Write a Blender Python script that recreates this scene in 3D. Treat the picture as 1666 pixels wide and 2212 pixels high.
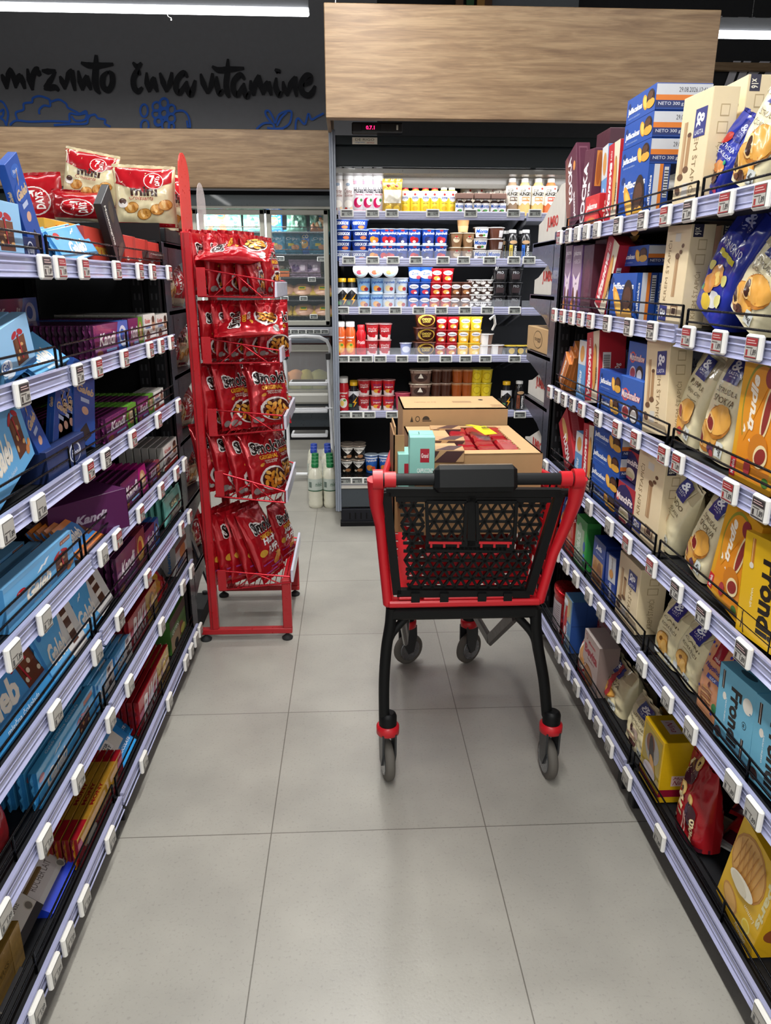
import bpy, bmesh, math, random
from mathutils import Vector as V, Matrix, noise
from math import sin, cos, pi, radians as R
random.seed(7)
for o in list(bpy.data.objects): bpy.data.objects.remove(o)
SC = bpy.context.scene
COL = SC.collection
# ---------------------------------------------------------------- camera
FPX, CX, CY, CH = 1585.85, 833.0, 1106.0, 1.465
MT = Matrix(((.998907,.012269,-.045093),(-.046697,.299483,-.952958),(.001813,.954023,.299729)))
cam = bpy.data.cameras.new('camera'); cam.sensor_fit = 'HORIZONTAL'; cam.sensor_width = 36; cam.lens = 36*FPX/1666
cam.clip_start = .02
camo = bpy.data.objects.new('camera', cam); COL.objects.link(camo)
camo.matrix_world = Matrix.Translation((0, 0, CH)) @ MT.to_4x4()
SC.camera = camo
def ray(x, y): return MT @ V((x-CX, -(y-CY), -FPX))
def onX(x, y, X): d = ray(x, y); return V((0, 0, CH)) + d*(X/d.x)
def onY(x, y, Y): d = ray(x, y); return V((0, 0, CH)) + d*(Y/d.y)
def onZ(x, y, Z=0): d = ray(x, y); return V((0, 0, CH)) + d*((Z-CH)/d.z)
# ---------------------------------------------------------------- exposure, world
SC.view_settings.view_transform = 'Standard'; SC.view_settings.look = 'None'
SC.view_settings.gamma = 1; SC.view_settings.exposure = EXPO = -0.13
SC.view_settings.use_curve_mapping = False
w = bpy.data.worlds.new('shop_air'); SC.world = w; w.use_nodes = True
w.node_tree.nodes['Background'].inputs[0].default_value = (1, .985, .955, 1)
w.node_tree.nodes['Background'].inputs[1].default_value = 1.05
# power of the lamps
P_AISLE, P_CROSS, P_SIDE, P_FRIDGE = 74, 28, 60, 1.5
def area(name, loc, rot, sx, sy, power, col=(1, .985, .95), parent=None, spread=180):
    l = bpy.data.lights.new(name, 'AREA'); l.shape = 'RECTANGLE'; l.size = sx; l.size_y = sy
    l.energy = power; l.color = col; l.spread = R(spread)
    o = bpy.data.objects.new(name, l); COL.objects.link(o); o.location = loc; o.rotation_euler = rot
    if parent: o.parent = parent
    return o
# ---------------------------------------------------------------- materials
def lin(h):
    c = [int(h[i:i+2], 16)/255 for i in (0, 2, 4)]
    return tuple(x/12.92 if x <= .04045 else ((x+.055)/1.055)**2.4 for x in c) + (1,)
MATS = {}
FIN = dict(card=(.42, 0, 0, .03), gloss=(.22, 0, .25, .06), foil=(.24, .35, .3, .25), plastic=(.35, 0, 0, .02), matt=(.7, 0, 0, .08),
           metal=(.28, .9, 0, .03), paint=(.3, 0, .2, .02), rubber=(.75, 0, 0, .1), black=(.55, 0, 0, .02), cart=(.48, 0, 0, .03))
def mat(h, fin='card'):
    k = (h, fin)
    if k in MATS: return MATS[k]
    m = bpy.data.materials.new('m_'+fin+'_'+h); m.use_nodes = True; nt = m.node_tree; b = nt.nodes['Principled BSDF']
    r, me, coat, amt = FIN[fin]; c = lin(h)
    b.inputs['Metallic'].default_value = me; b.inputs['Coat Weight'].default_value = coat
    if fin in ('black', 'cart'): b.inputs['Specular IOR Level'].default_value = .22
    tc = nt.nodes.new('ShaderNodeTexCoord'); n = nt.nodes.new('ShaderNodeTexNoise'); n.inputs['Scale'].default_value = 60 if fin != 'matt' else 25
    nt.links.new(tc.outputs['Object'], n.inputs['Vector'])
    mp = nt.nodes.new('ShaderNodeMapRange'); mp.inputs['To Min'].default_value = max(0, r-.07); mp.inputs['To Max'].default_value = r+.07
    nt.links.new(n.outputs['Fac'], mp.inputs['Value']); nt.links.new(mp.outputs[0], b.inputs['Roughness'])
    mx = nt.nodes.new('ShaderNodeMix'); mx.data_type = 'RGBA'; mx.inputs['A'].default_value = tuple(x*(1-amt) for x in c[:3])+(1,)
    mx.inputs['B'].default_value = tuple(min(1, x*(1+amt)) for x in c[:3])+(1,)
    nt.links.new(n.outputs['Fac'], mx.inputs['Factor']); nt.links.new(mx.outputs['Result'], b.inputs['Base Color'])
    MATS[k] = m; return m
def emit(h, s, name='lit'):
    m = bpy.data.materials.new(name); m.use_nodes = True; nt = m.node_tree; nt.nodes.clear()
    o = nt.nodes.new('ShaderNodeOutputMaterial'); e = nt.nodes.new('ShaderNodeEmission'); e.inputs[0].default_value = lin(h); e.inputs[1].default_value = s
    nt.links.new(e.outputs[0], o.inputs[0]); return m
def glass(h='ffffff', alpha=.1, rough=.03, name='glass'):
    m = bpy.data.materials.new(name); m.use_nodes = True; nt = m.node_tree; b = nt.nodes['Principled BSDF']
    b.inputs['Base Color'].default_value = lin(h); b.inputs['Roughness'].default_value = rough; b.inputs['Alpha'].default_value = alpha
    b.inputs['Specular IOR Level'].default_value = .6
    return m
def floor_mat():
    m = bpy.data.materials.new('floor_tiles'); m.use_nodes = True; nt = m.node_tree; b = nt.nodes['Principled BSDF']; L = nt.links; N = nt.nodes.new
    tc = N('ShaderNodeTexCoord'); mp = N('ShaderNodeMapping'); mp.inputs['Location'].default_value = (.236, -1.093+.6, 0)
    L.new(tc.outputs['Object'], mp.inputs[0])
    br = N('ShaderNodeTexBrick'); br.offset = 0; br.squash = 1
    for k, v in (('Scale', 1), ('Brick Width', .6), ('Row Height', .6), ('Mortar Size', .0016), ('Mortar Smooth', .1), ('Bias', 0)): br.inputs[k].default_value = v
    br.inputs['Color1'].default_value = lin('a3a098'); br.inputs['Color2'].default_value = lin('9f9c94'); br.inputs['Mortar'].default_value = lin('6a665f')
    L.new(mp.outputs[0], br.inputs['Vector'])
    n1 = N('ShaderNodeTexNoise'); n1.inputs['Scale'].default_value = 3.2; n1.inputs['Detail'].default_value = 8; L.new(mp.outputs[0], n1.inputs['Vector'])
    r1 = N('ShaderNodeValToRGB'); r1.color_ramp.elements[0].position = .35; r1.color_ramp.elements[0].color = (.86, .86, .86, 1); r1.color_ramp.elements[1].position = .65; r1.color_ramp.elements[1].color = (1.06, 1.06, 1.05, 1)
    L.new(n1.outputs['Fac'], r1.inputs[0])
    n2 = N('ShaderNodeTexNoise'); n2.inputs['Scale'].default_value = 130; n2.inputs['Detail'].default_value = 3; L.new(mp.outputs[0], n2.inputs['Vector'])
    r2 = N('ShaderNodeValToRGB'); r2.color_ramp.elements[0].position = .3; r2.color_ramp.elements[0].color = (.7, .7, .7, 1); r2.color_ramp.elements[1].position = .42; r2.color_ramp.elements[1].color = (1, 1, 1, 1)
    L.new(n2.outputs['Fac'], r2.inputs[0])
    a = N('ShaderNodeMix'); a.data_type = 'RGBA'; a.blend_type = 'MULTIPLY'; a.inputs['Factor'].default_value = 1
    c = N('ShaderNodeMix'); c.data_type = 'RGBA'; c.blend_type = 'MULTIPLY'; c.inputs['Factor'].default_value = .5
    L.new(br.outputs['Color'], a.inputs['A']); L.new(r1.outputs[0], a.inputs['B']); L.new(a.outputs['Result'], c.inputs['A']); L.new(r2.outputs[0], c.inputs['B'])
    L.new(c.outputs['Result'], b.inputs['Base Color'])
    b.inputs['Roughness'].default_value = .36; b.inputs['Specular IOR Level'].default_value = .45
    bp = N('ShaderNodeBump'); bp.inputs['Strength'].default_value = .25; bp.inputs['Distance'].default_value = .001; L.new(n2.outputs['Fac'], bp.inputs['Height']); L.new(bp.outputs[0], b.inputs['Normal'])
    return m
def wood_mat(base='a18461', dark='735639', name='oak_laminate'):
    m = bpy.data.materials.new(name); m.use_nodes = True; nt = m.node_tree; b = nt.nodes['Principled BSDF']; L = nt.links; N = nt.nodes.new
    tc = N('ShaderNodeTexCoord'); mp = N('ShaderNodeMapping'); mp.inputs['Scale'].default_value = (.55, 1, 7)
    L.new(tc.outputs['Object'], mp.inputs[0])
    n0 = N('ShaderNodeTexNoise'); n0.inputs['Scale'].default_value = 1.7; n0.inputs['Detail'].default_value = 3; L.new(mp.outputs[0], n0.inputs['Vector'])
    dst = N('ShaderNodeMix'); dst.data_type = 'RGBA'; dst.blend_type = 'LINEAR_LIGHT'; dst.inputs['Factor'].default_value = .28
    L.new(mp.outputs[0], dst.inputs['A']); L.new(n0.outputs['Color'], dst.inputs['B'])
    n = N('ShaderNodeTexNoise'); n.inputs['Scale'].default_value = 5; n.inputs['Detail'].default_value = 9; n.inputs['Roughness'].default_value = .62; L.new(dst.outputs['Result'], n.inputs['Vector'])
    mp2 = N('ShaderNodeMapping'); mp2.inputs['Scale'].default_value = (3, 1, 90); L.new(tc.outputs['Object'], mp2.inputs[0])
    f = N('ShaderNodeTexNoise'); f.inputs['Scale'].default_value = 3; f.inputs['Detail'].default_value = 4; L.new(mp2.outputs[0], f.inputs['Vector'])
    vo = N('ShaderNodeTexVoronoi'); vo.inputs['Scale'].default_value = 1.15
    mp3 = N('ShaderNodeMapping'); mp3.inputs['Scale'].default_value = (1, 1, 2.6); L.new(tc.outputs['Object'], mp3.inputs[0]); L.new(mp3.outputs[0], vo.inputs['Vector'])
    kr = N('ShaderNodeMapRange'); kr.inputs['From Min'].default_value = .0; kr.inputs['From Max'].default_value = .14; kr.inputs['To Min'].default_value = .62; kr.inputs['To Max'].default_value = 1; L.new(vo.outputs['Distance'], kr.inputs['Value'])
    rp = N('ShaderNodeValToRGB'); e = rp.color_ramp.elements; e[0].position = .3; e[0].color = lin(dark); e[1].position = .62; e[1].color = lin(base)
    x = e.new(.48); x.color = lin('8f7150')
    L.new(n.outputs['Fac'], rp.inputs[0])
    a = N('ShaderNodeMix'); a.data_type = 'RGBA'; a.blend_type = 'MULTIPLY'; a.inputs['Factor'].default_value = .6
    L.new(rp.outputs[0], a.inputs['A']); L.new(f.outputs['Fac'], a.inputs['B'])
    k = N('ShaderNodeMix'); k.data_type = 'RGBA'; k.blend_type = 'MULTIPLY'; k.inputs['Factor'].default_value = .8
    L.new(a.outputs['Result'], k.inputs['A']); L.new(kr.outputs[0], k.inputs['B'])
    L.new(k.outputs['Result'], b.inputs['Base Color']); b.inputs['Roughness'].default_value = .5
    return m
WOOD = wood_mat(); FLOOR = floor_mat()
# ---------------------------------------------------------------- mesh builder
class MB:
    def __init__(s): s.v = []; s.f = []; s.m = []; s.mats = []; s.sm = []
    def mi(s, m):
        if isinstance(m, str): m = mat(m)
        elif isinstance(m, tuple): m = mat(*m)
        if m not in s.mats: s.mats.append(m)
        return s.mats.index(m)
    def add(s, vs, fs, m, smooth=False):
        k = len(s.v); i = s.mi(m); s.v += [tuple(p) for p in vs]
        for f in fs: s.f.append([k+a for a in f]); s.m.append(i); s.sm.append(smooth)
    def box(s, x0, y0, z0, x1, y1, z1, m, b=0, M=None):
        if x0 > x1: x0, x1 = x1, x0
        if y0 > y1: y0, y1 = y1, y0
        if z0 > z1: z0, z1 = z1, z0
        b = min(b, (x1-x0)*.4, (y1-y0)*.4, (z1-z0)*.4)
        if b <= 0:
            vs = [(x, y, z) for x in (x0, x1) for y in (y0, y1) for z in (z0, z1)]
            fs = [(0, 1, 3, 2), (4, 6, 7, 5), (0, 4, 5, 1), (2, 3, 7, 6), (0, 2, 6, 4), (1, 5, 7, 3)]
        else:
            vs = []; fs = []; id = {}
            for sx in (0, 1):
                for sy in (0, 1):
                    for sz in (0, 1):
                        c = [(x0, x1)[sx], (y0, y1)[sy], (z0, z1)[sz]]; d = [(b, -b)[sx], (b, -b)[sy], (b, -b)[sz]]
                        for a in range(3):
                            p = [c[i]+(0 if i == a else d[i]) for i in range(3)]; id[(sx, sy, sz, a)] = len(vs); vs.append(p)
            g = lambda x, y, z, a: id[(x, y, z, a)]
            fs.append((g(0,0,0,0), g(0,0,1,0), g(0,1,1,0), g(0,1,0,0))); fs.append((g(1,0,0,0), g(1,1,0,0), g(1,1,1,0), g(1,0,1,0)))
            fs.append((g(0,0,0,1), g(1,0,0,1), g(1,0,1,1), g(0,0,1,1))); fs.append((g(0,1,0,1), g(0,1,1,1), g(1,1,1,1), g(1,1,0,1)))
            fs.append((g(0,0,0,2), g(0,1,0,2), g(1,1,0,2), g(1,0,0,2))); fs.append((g(0,0,1,2), g(1,0,1,2), g(1,1,1,2), g(0,1,1,2)))
            for a in (0, 1):
                for c in (0, 1):
                    fs.append((g(a,c,0,0), g(a,c,1,0), g(a,c,1,1), g(a,c,0,1))[::(1 if a == c else -1)])
                    fs.append((g(a,0,c,0), g(a,1,c,0), g(a,1,c,2), g(a,0,c,2))[::(-1 if a == c else 1)])
                    fs.append((g(0,a,c,1), g(1,a,c,1), g(1,a,c,2), g(0,a,c,2))[::(1 if a == c else -1)])
            for x in (0, 1):
                for y in (0, 1):
                    for z in (0, 1): fs.append((g(x,y,z,0), g(x,y,z,1), g(x,y,z,2))[::(-1 if (x+y+z) % 2 == 0 else 1)])
        if M is not None: vs = [M @ V(p) for p in vs]
        s.add(vs, fs, m); return s
    def tube(s, pts, r, m, n=8, closed=False, flat=1):
        pts = [V(p) for p in pts]; k = len(pts); rings = []; up = None
        rr = r if isinstance(r, (list, tuple)) else [r]*k
        for i in range(k):
            a = pts[i-1] if (i > 0 or closed) else pts[i]; b = pts[(i+1) % k] if (i < k-1 or closed) else pts[i]
            t = (b-a).normalized()
            if up is None: up = V((0, 0, 1)) if abs(t.z) < .9 else V((1, 0, 0))
            x = t.cross(up)
            if x.length < 1e-5: x = t.orthogonal()
            x.normalize(); y = x.cross(t).normalized(); up = y
            rings.append([pts[i]+x*cos(2*pi*j/n)*rr[i]+y*sin(2*pi*j/n)*rr[i]*flat for j in range(n)])
        vs = [p for q in rings for p in q]; fs = []
        for i in range(k if closed else k-1):
            for j in range(n):
                a, b = i*n+j, i*n+(j+1) % n; c, d = ((i+1) % k)*n+(j+1) % n, ((i+1) % k)*n+j
                fs.append((a, b, c, d))
        s.add(vs, fs, m, True)
        if not closed: s.add([p for p in rings[0]], [tuple(range(n))[::-1]], m); s.add([p for p in rings[-1]], [tuple(range(n))], m)
        return s
    def bar(s, a, b, w, h, m, up=(0, 0, 1), bv=0):
        a, b = V(a), V(b); t = b-a; L = t.length; t.normalize(); x = t.cross(V(up)).normalized(); z = x.cross(t)
        M = Matrix.Translation(a) @ Matrix((x, t, z)).transposed().to_4x4()
        return s.box(-w/2, 0, -h/2, w/2, L, h/2, m, bv, M)
    def lathe(s, prof, m, n=20, c=(0, 0, 0), sq=1, M=None, smooth=True):
        vs = []; fs = []; k = len(prof)
        for r, z in prof:
            for j in range(n):
                a = 2*pi*j/n; x, y = cos(a), sin(a)
                if sq != 1:
                    q = (abs(x)**sq+abs(y)**sq)**(-1/sq); x *= q; y *= q
                vs.append(V((c[0]+r*x, c[1]+r*y, c[2]+z)))
        for i in range(k-1):
            for j in range(n): fs.append((i*n+j, i*n+(j+1) % n, (i+1)*n+(j+1) % n, (i+1)*n+j))
        if M is not None: vs = [M @ p for p in vs]
        s.add(vs, fs, m, smooth)
        s.add(vs[:n], [tuple(range(n))[::-1]], m); s.add(vs[-n:], [tuple(range(n))], m)
        return s
    def prism(s, poly, d0, d1, m, f):   # poly of (a,b); f(a,b,d)->xyz
        n = len(poly); ar = sum(poly[i][0]*poly[(i+1) % n][1]-poly[(i+1) % n][0]*poly[i][1] for i in range(n))
        if ar < 0: poly = poly[::-1]
        vs = [f(a, b, d0) for a, b in poly]+[f(a, b, d1) for a, b in poly]
        fs = [tuple(range(n))[::-1], tuple(range(n, 2*n))]+[(i, (i+1) % n, n+(i+1) % n, n+i) for i in range(n)]
        s.add(vs, fs, m); return s
    def mesh(s, name):
        me = bpy.data.meshes.new(name); me.from_pydata(s.v, [], s.f)
        for m in s.mats: me.materials.append(m)
        me.polygons.foreach_set('material_index', s.m); me.polygons.foreach_set('use_smooth', s.sm); me.update(); return me
    def obj(s, name, parent=None, **kw): return link(name, s.mesh(name), parent, **kw)
def link(name, data, parent=None, loc=None, rot=None, scale=None, label=None):
    o = bpy.data.objects.new(name, data); COL.objects.link(o)
    if parent: o.parent = parent
    if loc: o.location = loc
    if rot: o.rotation_euler = rot
    if scale: o.scale = scale
    if label: o['label'] = label
    return o
def tag(o, label, cat, group=None, kind=None):
    o['label'] = label; o['category'] = cat
    if group: o['group'] = group
    if kind: o['kind'] = kind
    return o
def empty(name, loc, label=None, cat=None, group=None, rz=0):
    o = bpy.data.objects.new(name, None); COL.objects.link(o); o.location = loc; o.rotation_euler = (0, 0, rz); o.empty_display_size = .05
    if label: tag(o, label, cat, group)
    return o
def struct(name, mb, label=None):
    o = mb.obj(name); o['kind'] = 'structure'
    if label: o['label'] = label
    return o
ORD = 'zeroth first second third fourth fifth sixth seventh eighth ninth tenth eleventh twelfth thirteenth fourteenth fifteenth sixteenth seventeenth eighteenth nineteenth twentieth'.split()
def ordn(i): return ORD[i] if i <= 20 else (('twenty ' if i < 30 else 'thirty ')+(ORD[i % 10] if i % 10 else 'plus'))
AUTO = []     # (object, description, place words, dict of ordering values, group)
def auto(o, desc, cat, place, **k): tag(o, desc, cat); AUTO.append((o, desc, place, k)); return o
def name_all():
    from collections import defaultdict
    G = defaultdict(list)
    for a in AUTO: G[(a[1], a[2])].append(a)
    for (desc, place), L in G.items():
        if len(L) == 1: L[0][0]['label'] = desc+' '+place; continue
        words = {}
        for key in ('far', 'left', 'row', 'up', 'on'):
            vals = sorted({round(a[3][key], 3) for a in L if key in a[3]})
            if len(vals) > 1: words[key] = vals
        for a in L:
            t = []
            for key, vals in words.items():
                if key not in a[3]: continue
                i = vals.index(round(a[3][key], 3))+1; n = len(vals)
                if key == 'far': t.append((('nearest' if i == n else 'farthest') if n == 2 else ordn(i)+' from far end'))
                elif key == 'left': t.append((('left one' if i == 1 else 'right one') if n == 2 else ordn(i)+' from left'))
                elif key == 'row': t.append(('front one' if i == 1 else ordn(i)+' back'))
                elif key == 'up': t.append((('lower' if i == 1 else 'upper') if n == 2 else ordn(i)+' up'))
            a[0]['label'] = desc+', '+', '.join(t)+', '+place
            for x, y in ((' from top', ''), (' from far end', ' from far')):
                if len(a[0]['label'].split()) > 16: a[0]['label'] = a[0]['label'].replace(x, y)
            a[0]['group'] = desc+'s '+place
def copytree(o, parent=None):
    c = o.copy(); COL.objects.link(c); c.parent = parent
    for ch in list(o.children): copytree(ch, c)
    return c
# ---------------------------------------------------------------- printed artwork (flat print that follows a pack's own surface)
TXT = {}
def text_poly(s, style=''):
    k = (s, style)
    if k in TXT: return TXT[k]
    c = bpy.data.curves.new('t', 'FONT'); c.body = s; c.resolution_u = 2; c.fill_mode = 'FRONT'
    if 'b' in style: c.offset = .022
    if 'B' in style: c.offset = .04
    if 'n' in style: c.offset = -.01
    if 'i' in style: c.shear = .35
    o = bpy.data.objects.new('t', c); COL.objects.link(o)
    me = bpy.data.meshes.new_from_object(o)
    vs = [v.co.copy() for v in me.vertices]; fs = [tuple(p.vertices) for p in me.polygons]
    bpy.data.objects.remove(o); bpy.data.curves.remove(c)
    x0 = min(v.x for v in vs); x1 = max(v.x for v in vs); y0 = min(v.y for v in vs); y1 = max(v.y for v in vs)
    TXT[k] = ([((v.x-x0)/(x1-x0), (v.y-y0)/(y1-y0)) for v in vs], fs); bpy.data.meshes.remove(me)
    return TXT[k]
def E(cx, cy, rx, ry, c, rot=0, a0=0, a1=360): return ('e', cx, cy, rx, ry, c, rot, a0, a1)
def Q(x0, y0, x1, y1, c): return ('p', [(x0, y0), (x1, y0), (x1, y1), (x0, y1)], c)
def PO(pts, c): return ('p', pts, c)
def T(s, x0, y0, x1, y1, c, rot=0, st='b'): return ('t', s, x0, y0, x1, y1, c, rot, st)
def art(mb, ops, surf, nu=0, nv=0, lift=.0003, asp=1):
    done = []
    for op in ops:
        if op[0] == 'e':
            _, cx, cy, rx, ry, c, rot, a0, a1 = op; n = 18; a = R(rot); P = []
            for i in range(n if a1-a0 >= 360 else n+1):
                t = R(a0+(a1-a0)*i/n); x, y = rx*cos(t)*asp, ry*sin(t); P.append((cx+(x*cos(a)-y*sin(a))/asp, cy+x*sin(a)+y*cos(a)))
            vs, fs = P, [tuple(range(len(P)))]
        elif op[0] == 'p':
            vs, c = op[1], op[2]; n = len(vs)
            if sum(vs[i][0]*vs[(i+1) % n][1]-vs[(i+1) % n][0]*vs[i][1] for i in range(n)) < 0: vs = vs[::-1]
            fs = [tuple(range(n))]
        else:
            _, s, x0, y0, x1, y1, c, rot, st = op; tv, fs = text_poly(s, st); vs = []
            for a, b in tv:
                if rot == 90: a, b = 1-b, a
                elif rot == -90: a, b = b, 1-a
                elif rot == 180: a, b = 1-a, 1-b
                vs.append((x0+a*(x1-x0), y0+b*(y1-y0)))
        bb = (min(v[0] for v in vs), min(v[1] for v in vs), max(v[0] for v in vs), max(v[1] for v in vs))
        lay = 1+max([d[4] for d in done if not (d[2] <= bb[0] or d[0] >= bb[2] or d[3] <= bb[1] or d[1] >= bb[3])], default=0)
        done.append(bb+(lay,))
        if nu:
            bm = bmesh.new(); bv = [bm.verts.new((x, y, 0)) for x, y in vs]
            for f in fs:
                try: bm.faces.new([bv[i] for i in f])
                except ValueError: pass
            for i in range(1, nu):
                if bb[0] < i/nu < bb[2]: bmesh.ops.bisect_plane(bm, geom=bm.verts[:]+bm.edges[:]+bm.faces[:], plane_co=(i/nu, 0, 0), plane_no=(1, 0, 0))
            for i in range(1, nv):
                if bb[1] < i/nv < bb[3]: bmesh.ops.bisect_plane(bm, geom=bm.verts[:]+bm.edges[:]+bm.faces[:], plane_co=(0, i/nv, 0), plane_no=(0, 1, 0))
            bm.verts.index_update(); vs = [(v.co.x, v.co.y) for v in bm.verts]; fs = [tuple(v.index for v in f.verts) for f in bm.faces]; bm.free()
        mb.add([surf(x, y, lift*lay) for x, y in vs], fs, c, bool(nu))
def shade(ops, fin):
    r = []
    for o in ops:
        o = list(o); i = {'e': 5, 'p': 2, 't': 6}[o[0]]
        if isinstance(o[i], str): o[i] = (o[i], fin)
        r.append(tuple(o))
    return r
# packs: local frame, front faces -Y, width along X, height Z, origin at the middle of the bottom front edge
def pack_box(w, h, d, base, front=(), side=(), lside=None, top=(), fin='card', b=.0012, fins=False):
    mb = MB(); mb.box(-w/2, 0, 0, w/2, d, h, (base, fin), b)
    art(mb, shade(front, fin), lambda u, v, l: (-w/2+u*w, -l, v*h), asp=w/h)
    art(mb, shade(side, fin), lambda u, v, l: (w/2+l, u*d, v*h), asp=d/h)
    art(mb, shade(side if lside is None else lside, fin), lambda u, v, l: (-w/2-l, d-u*d, v*h), asp=d/h)
    art(mb, shade(top, fin), lambda u, v, l: (-w/2+u*w, v*d, h+l), asp=w/d)
    if fins:     # crimped ends of a wrapper
        for sx in (-1, 1):
            n = 14; vs = []
            for i in range(n+1):
                z = h*i/n; vs += [(sx*w/2, d/2, z), (sx*(w/2+.007+.0015*(i % 2)), d/2+.002*sin(i*1.7), z)]
            mb.add(vs, [(2*i, 2*i+1, 2*i+3, 2*i+2) for i in range(n)], (base, fin))
    return mb
def pack_bag(w, h, d, base, front=(), fin='gloss', shape='gusset', seed=0, crink=.004, n=5, band=None, rear=None):
    """closed bag: gusset = flat bottom, narrow sealed top; pillow = sealed at both ends"""
    def W(v): return w*(1-.10*v) if shape == 'gusset' else w*(1-.05*sin(pi*v))
    def D(v):
        v = min(1, max(0, v))
        return d*((1-v**2.6)*(.9+.1*v))+.003 if shape == 'gusset' else d*max(0, sin(pi*v))**.6+.003
    def wr(x, z, s):
        a = noise.noise(V((x*26+seed*7.3, z*17, s*5)))+.6*noise.noise(V((x*60, z*44+seed*3.1, s*9)))
        a -= .8*max(0, 1-abs((x*1.3+z+seed*.013) % .09-.045)/.012)*(.4+noise.noise(V((x*9, z*9, seed*2.0))))
        return a*crink
    def S(u, v, l, s=-1):
        x = (u-.5)*W(v); q = min(1, abs(2*u-1)); y = D(v)/2*(max(0, 1-q**n))**(1/n)
        k = (1-q**8)*min(1, 9*v+.05)
        return (x, d/2+s*(y+l+wr(x, v*h, s)*k), v*h)
    mb = MB(); nu, nv = 24, 32
    us = [.5-.5*cos(pi*i/nu) for i in range(nu+1)]
    us = [.5*(a+i/nu) for i, a in enumerate(us)]
    for s in (-1, 1):
        vs = [S(u, j/nv, 0, s) for j in range(nv+1) for u in us]; fs = []
        for j in range(nv):
            for i in range(nu):
                a = j*(nu+1)+i; f = (a, a+1, a+nu+2, a+nu+1); fs.append(f if s < 0 else f[::-1])
        mb.add(vs, fs, (base, fin), True)
    if shape == 'gusset': mb.add([S(u, 0, 0, -1) for u in us]+[S(u, 0, 0, 1) for u in us[::-1]], [tuple(range(2*nu+2))[::-1]], (base, fin))
    for z0 in ([1] if shape == 'gusset' else [0, 1]):      # sealed, crimped edge
        e = .012*(1 if z0 else -1); ww = W(z0); m = 20; vs = []
        for i in range(m+1):
            x = -ww/2+ww*i/m; vs += [(x, d/2, z0*h), (x, d/2+.003*sin(i*1.1+seed), z0*h+e+.0015*(i % 2))]
        mb.add(vs, [(2*i, 2*i+2, 2*i+3, 2*i+1) for i in range(m)], (band or base, fin))
    art(mb, shade(front, fin), lambda u, v, l: S(u, v, l+.0012), 18, 24, .0005, asp=w/h)
    if rear: art(mb, shade(rear, fin), lambda u, v, l: S(1-u, v, l+.0012, 1), 12, 16, .0005, asp=w/h)
    return mb
# ================================================================ the setting
BLK = ('17181b', 'black'); DKG = ('2b2e33', 'paint'); RAIL = ('9fa2c2', 'gloss')
mb = MB(); mb.box(-4.2, -3.2, -.05, 6, 9, 0, FLOOR); struct('floor', mb, 'pale grey large-format floor tiles with thin dark joints')
mb = MB(); mb.box(-4.2, -3.2, 4.6, 6, 9, 4.65, ('121214', 'matt')); struct('ceiling', mb)
mb = MB(); mb.box(-4.2, 8.3, 0, .3, 8.4, 4.6, ('77777b', 'matt')); struct('wall_back', mb, 'dark grey wall with black brush lettering and blue fruit outlines')
mb = MB(); mb.box(.3, 8.3, 0, 6, 8.4, 4.6, ('17171b', 'matt')); struct('wall_rear', mb, 'black wall with white lettering')
mb = MB(); mb.box(-4.25, -3.2, 0, -4.2, 9, 4.6, ('5c5c5e', 'matt')); struct('wall_left', mb)
mb = MB(); mb.box(6, -3.2, 0, 6.05, 9, 4.6, ('5c5c5e', 'matt')); struct('wall_right', mb)
# brush lettering on the back wall, each stroke a thin film of paint
def stroke(mb, pts, f, m, ws, Y):
    """pts: pixels of the crop, ws: half widths; laid on the wall plane at depth Y"""
    P = [f(*p) for p in pts]; n = len(P); out = []
    sub = []
    for i in range(n-1):                                  # Catmull-Rom
        p0, p1, p2, p3 = P[max(0, i-1)], P[i], P[i+1], P[min(n-1, i+2)]
        for k in range(6):
            t = k/6; q = .5*((2*p1)+(p2-p0)*t+(2*p0-5*p1+4*p2-p3)*t*t+(3*p1-p0-3*p2+p3)*t**3); sub.append((q, ws[i]*(1-t)+ws[i+1]*t))
    sub.append((P[-1], ws[-1])); vs = []
    for i, (q, wd) in enumerate(sub):
        a = sub[max(0, i-1)][0]; b = sub[min(len(sub)-1, i+1)][0]; t = (b-a); t.y = 0; t.normalize(); nrm = V((-t.z, 0, t.x))
        vs += [q+nrm*wd, q-nrm*wd]
    global SN; SN += 1; vs = [V((v.x, Y-.0006*SN, v.z)) for v in vs]
    mb.add(vs, [(2*i, 2*i+1, 2*i+3, 2*i+2) for i in range(len(sub)-1)], m)
SN = 0; WY = 8.29; pxm = 1/ (1585.85/(WY*.954-.4))
fA = lambda x, y: onY(x/4.628, 90+y/4.628, WY)
fB = lambda x, y: onY(340+x/4.503, 90+y/4.503, WY)
mb = MB(); K = ('0c0c14', 'matt'); SN = 0; a = pxm*6.0
def st(f, pts, w0=None): 
    n = len(pts); w0 = w0 or [.35]+[1]*(n-2)+[.45]; stroke(mb, pts, f, K, [a*x for x in w0], WY)
TN = [.5, 1.1, 1.2, 1, .35]
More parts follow.
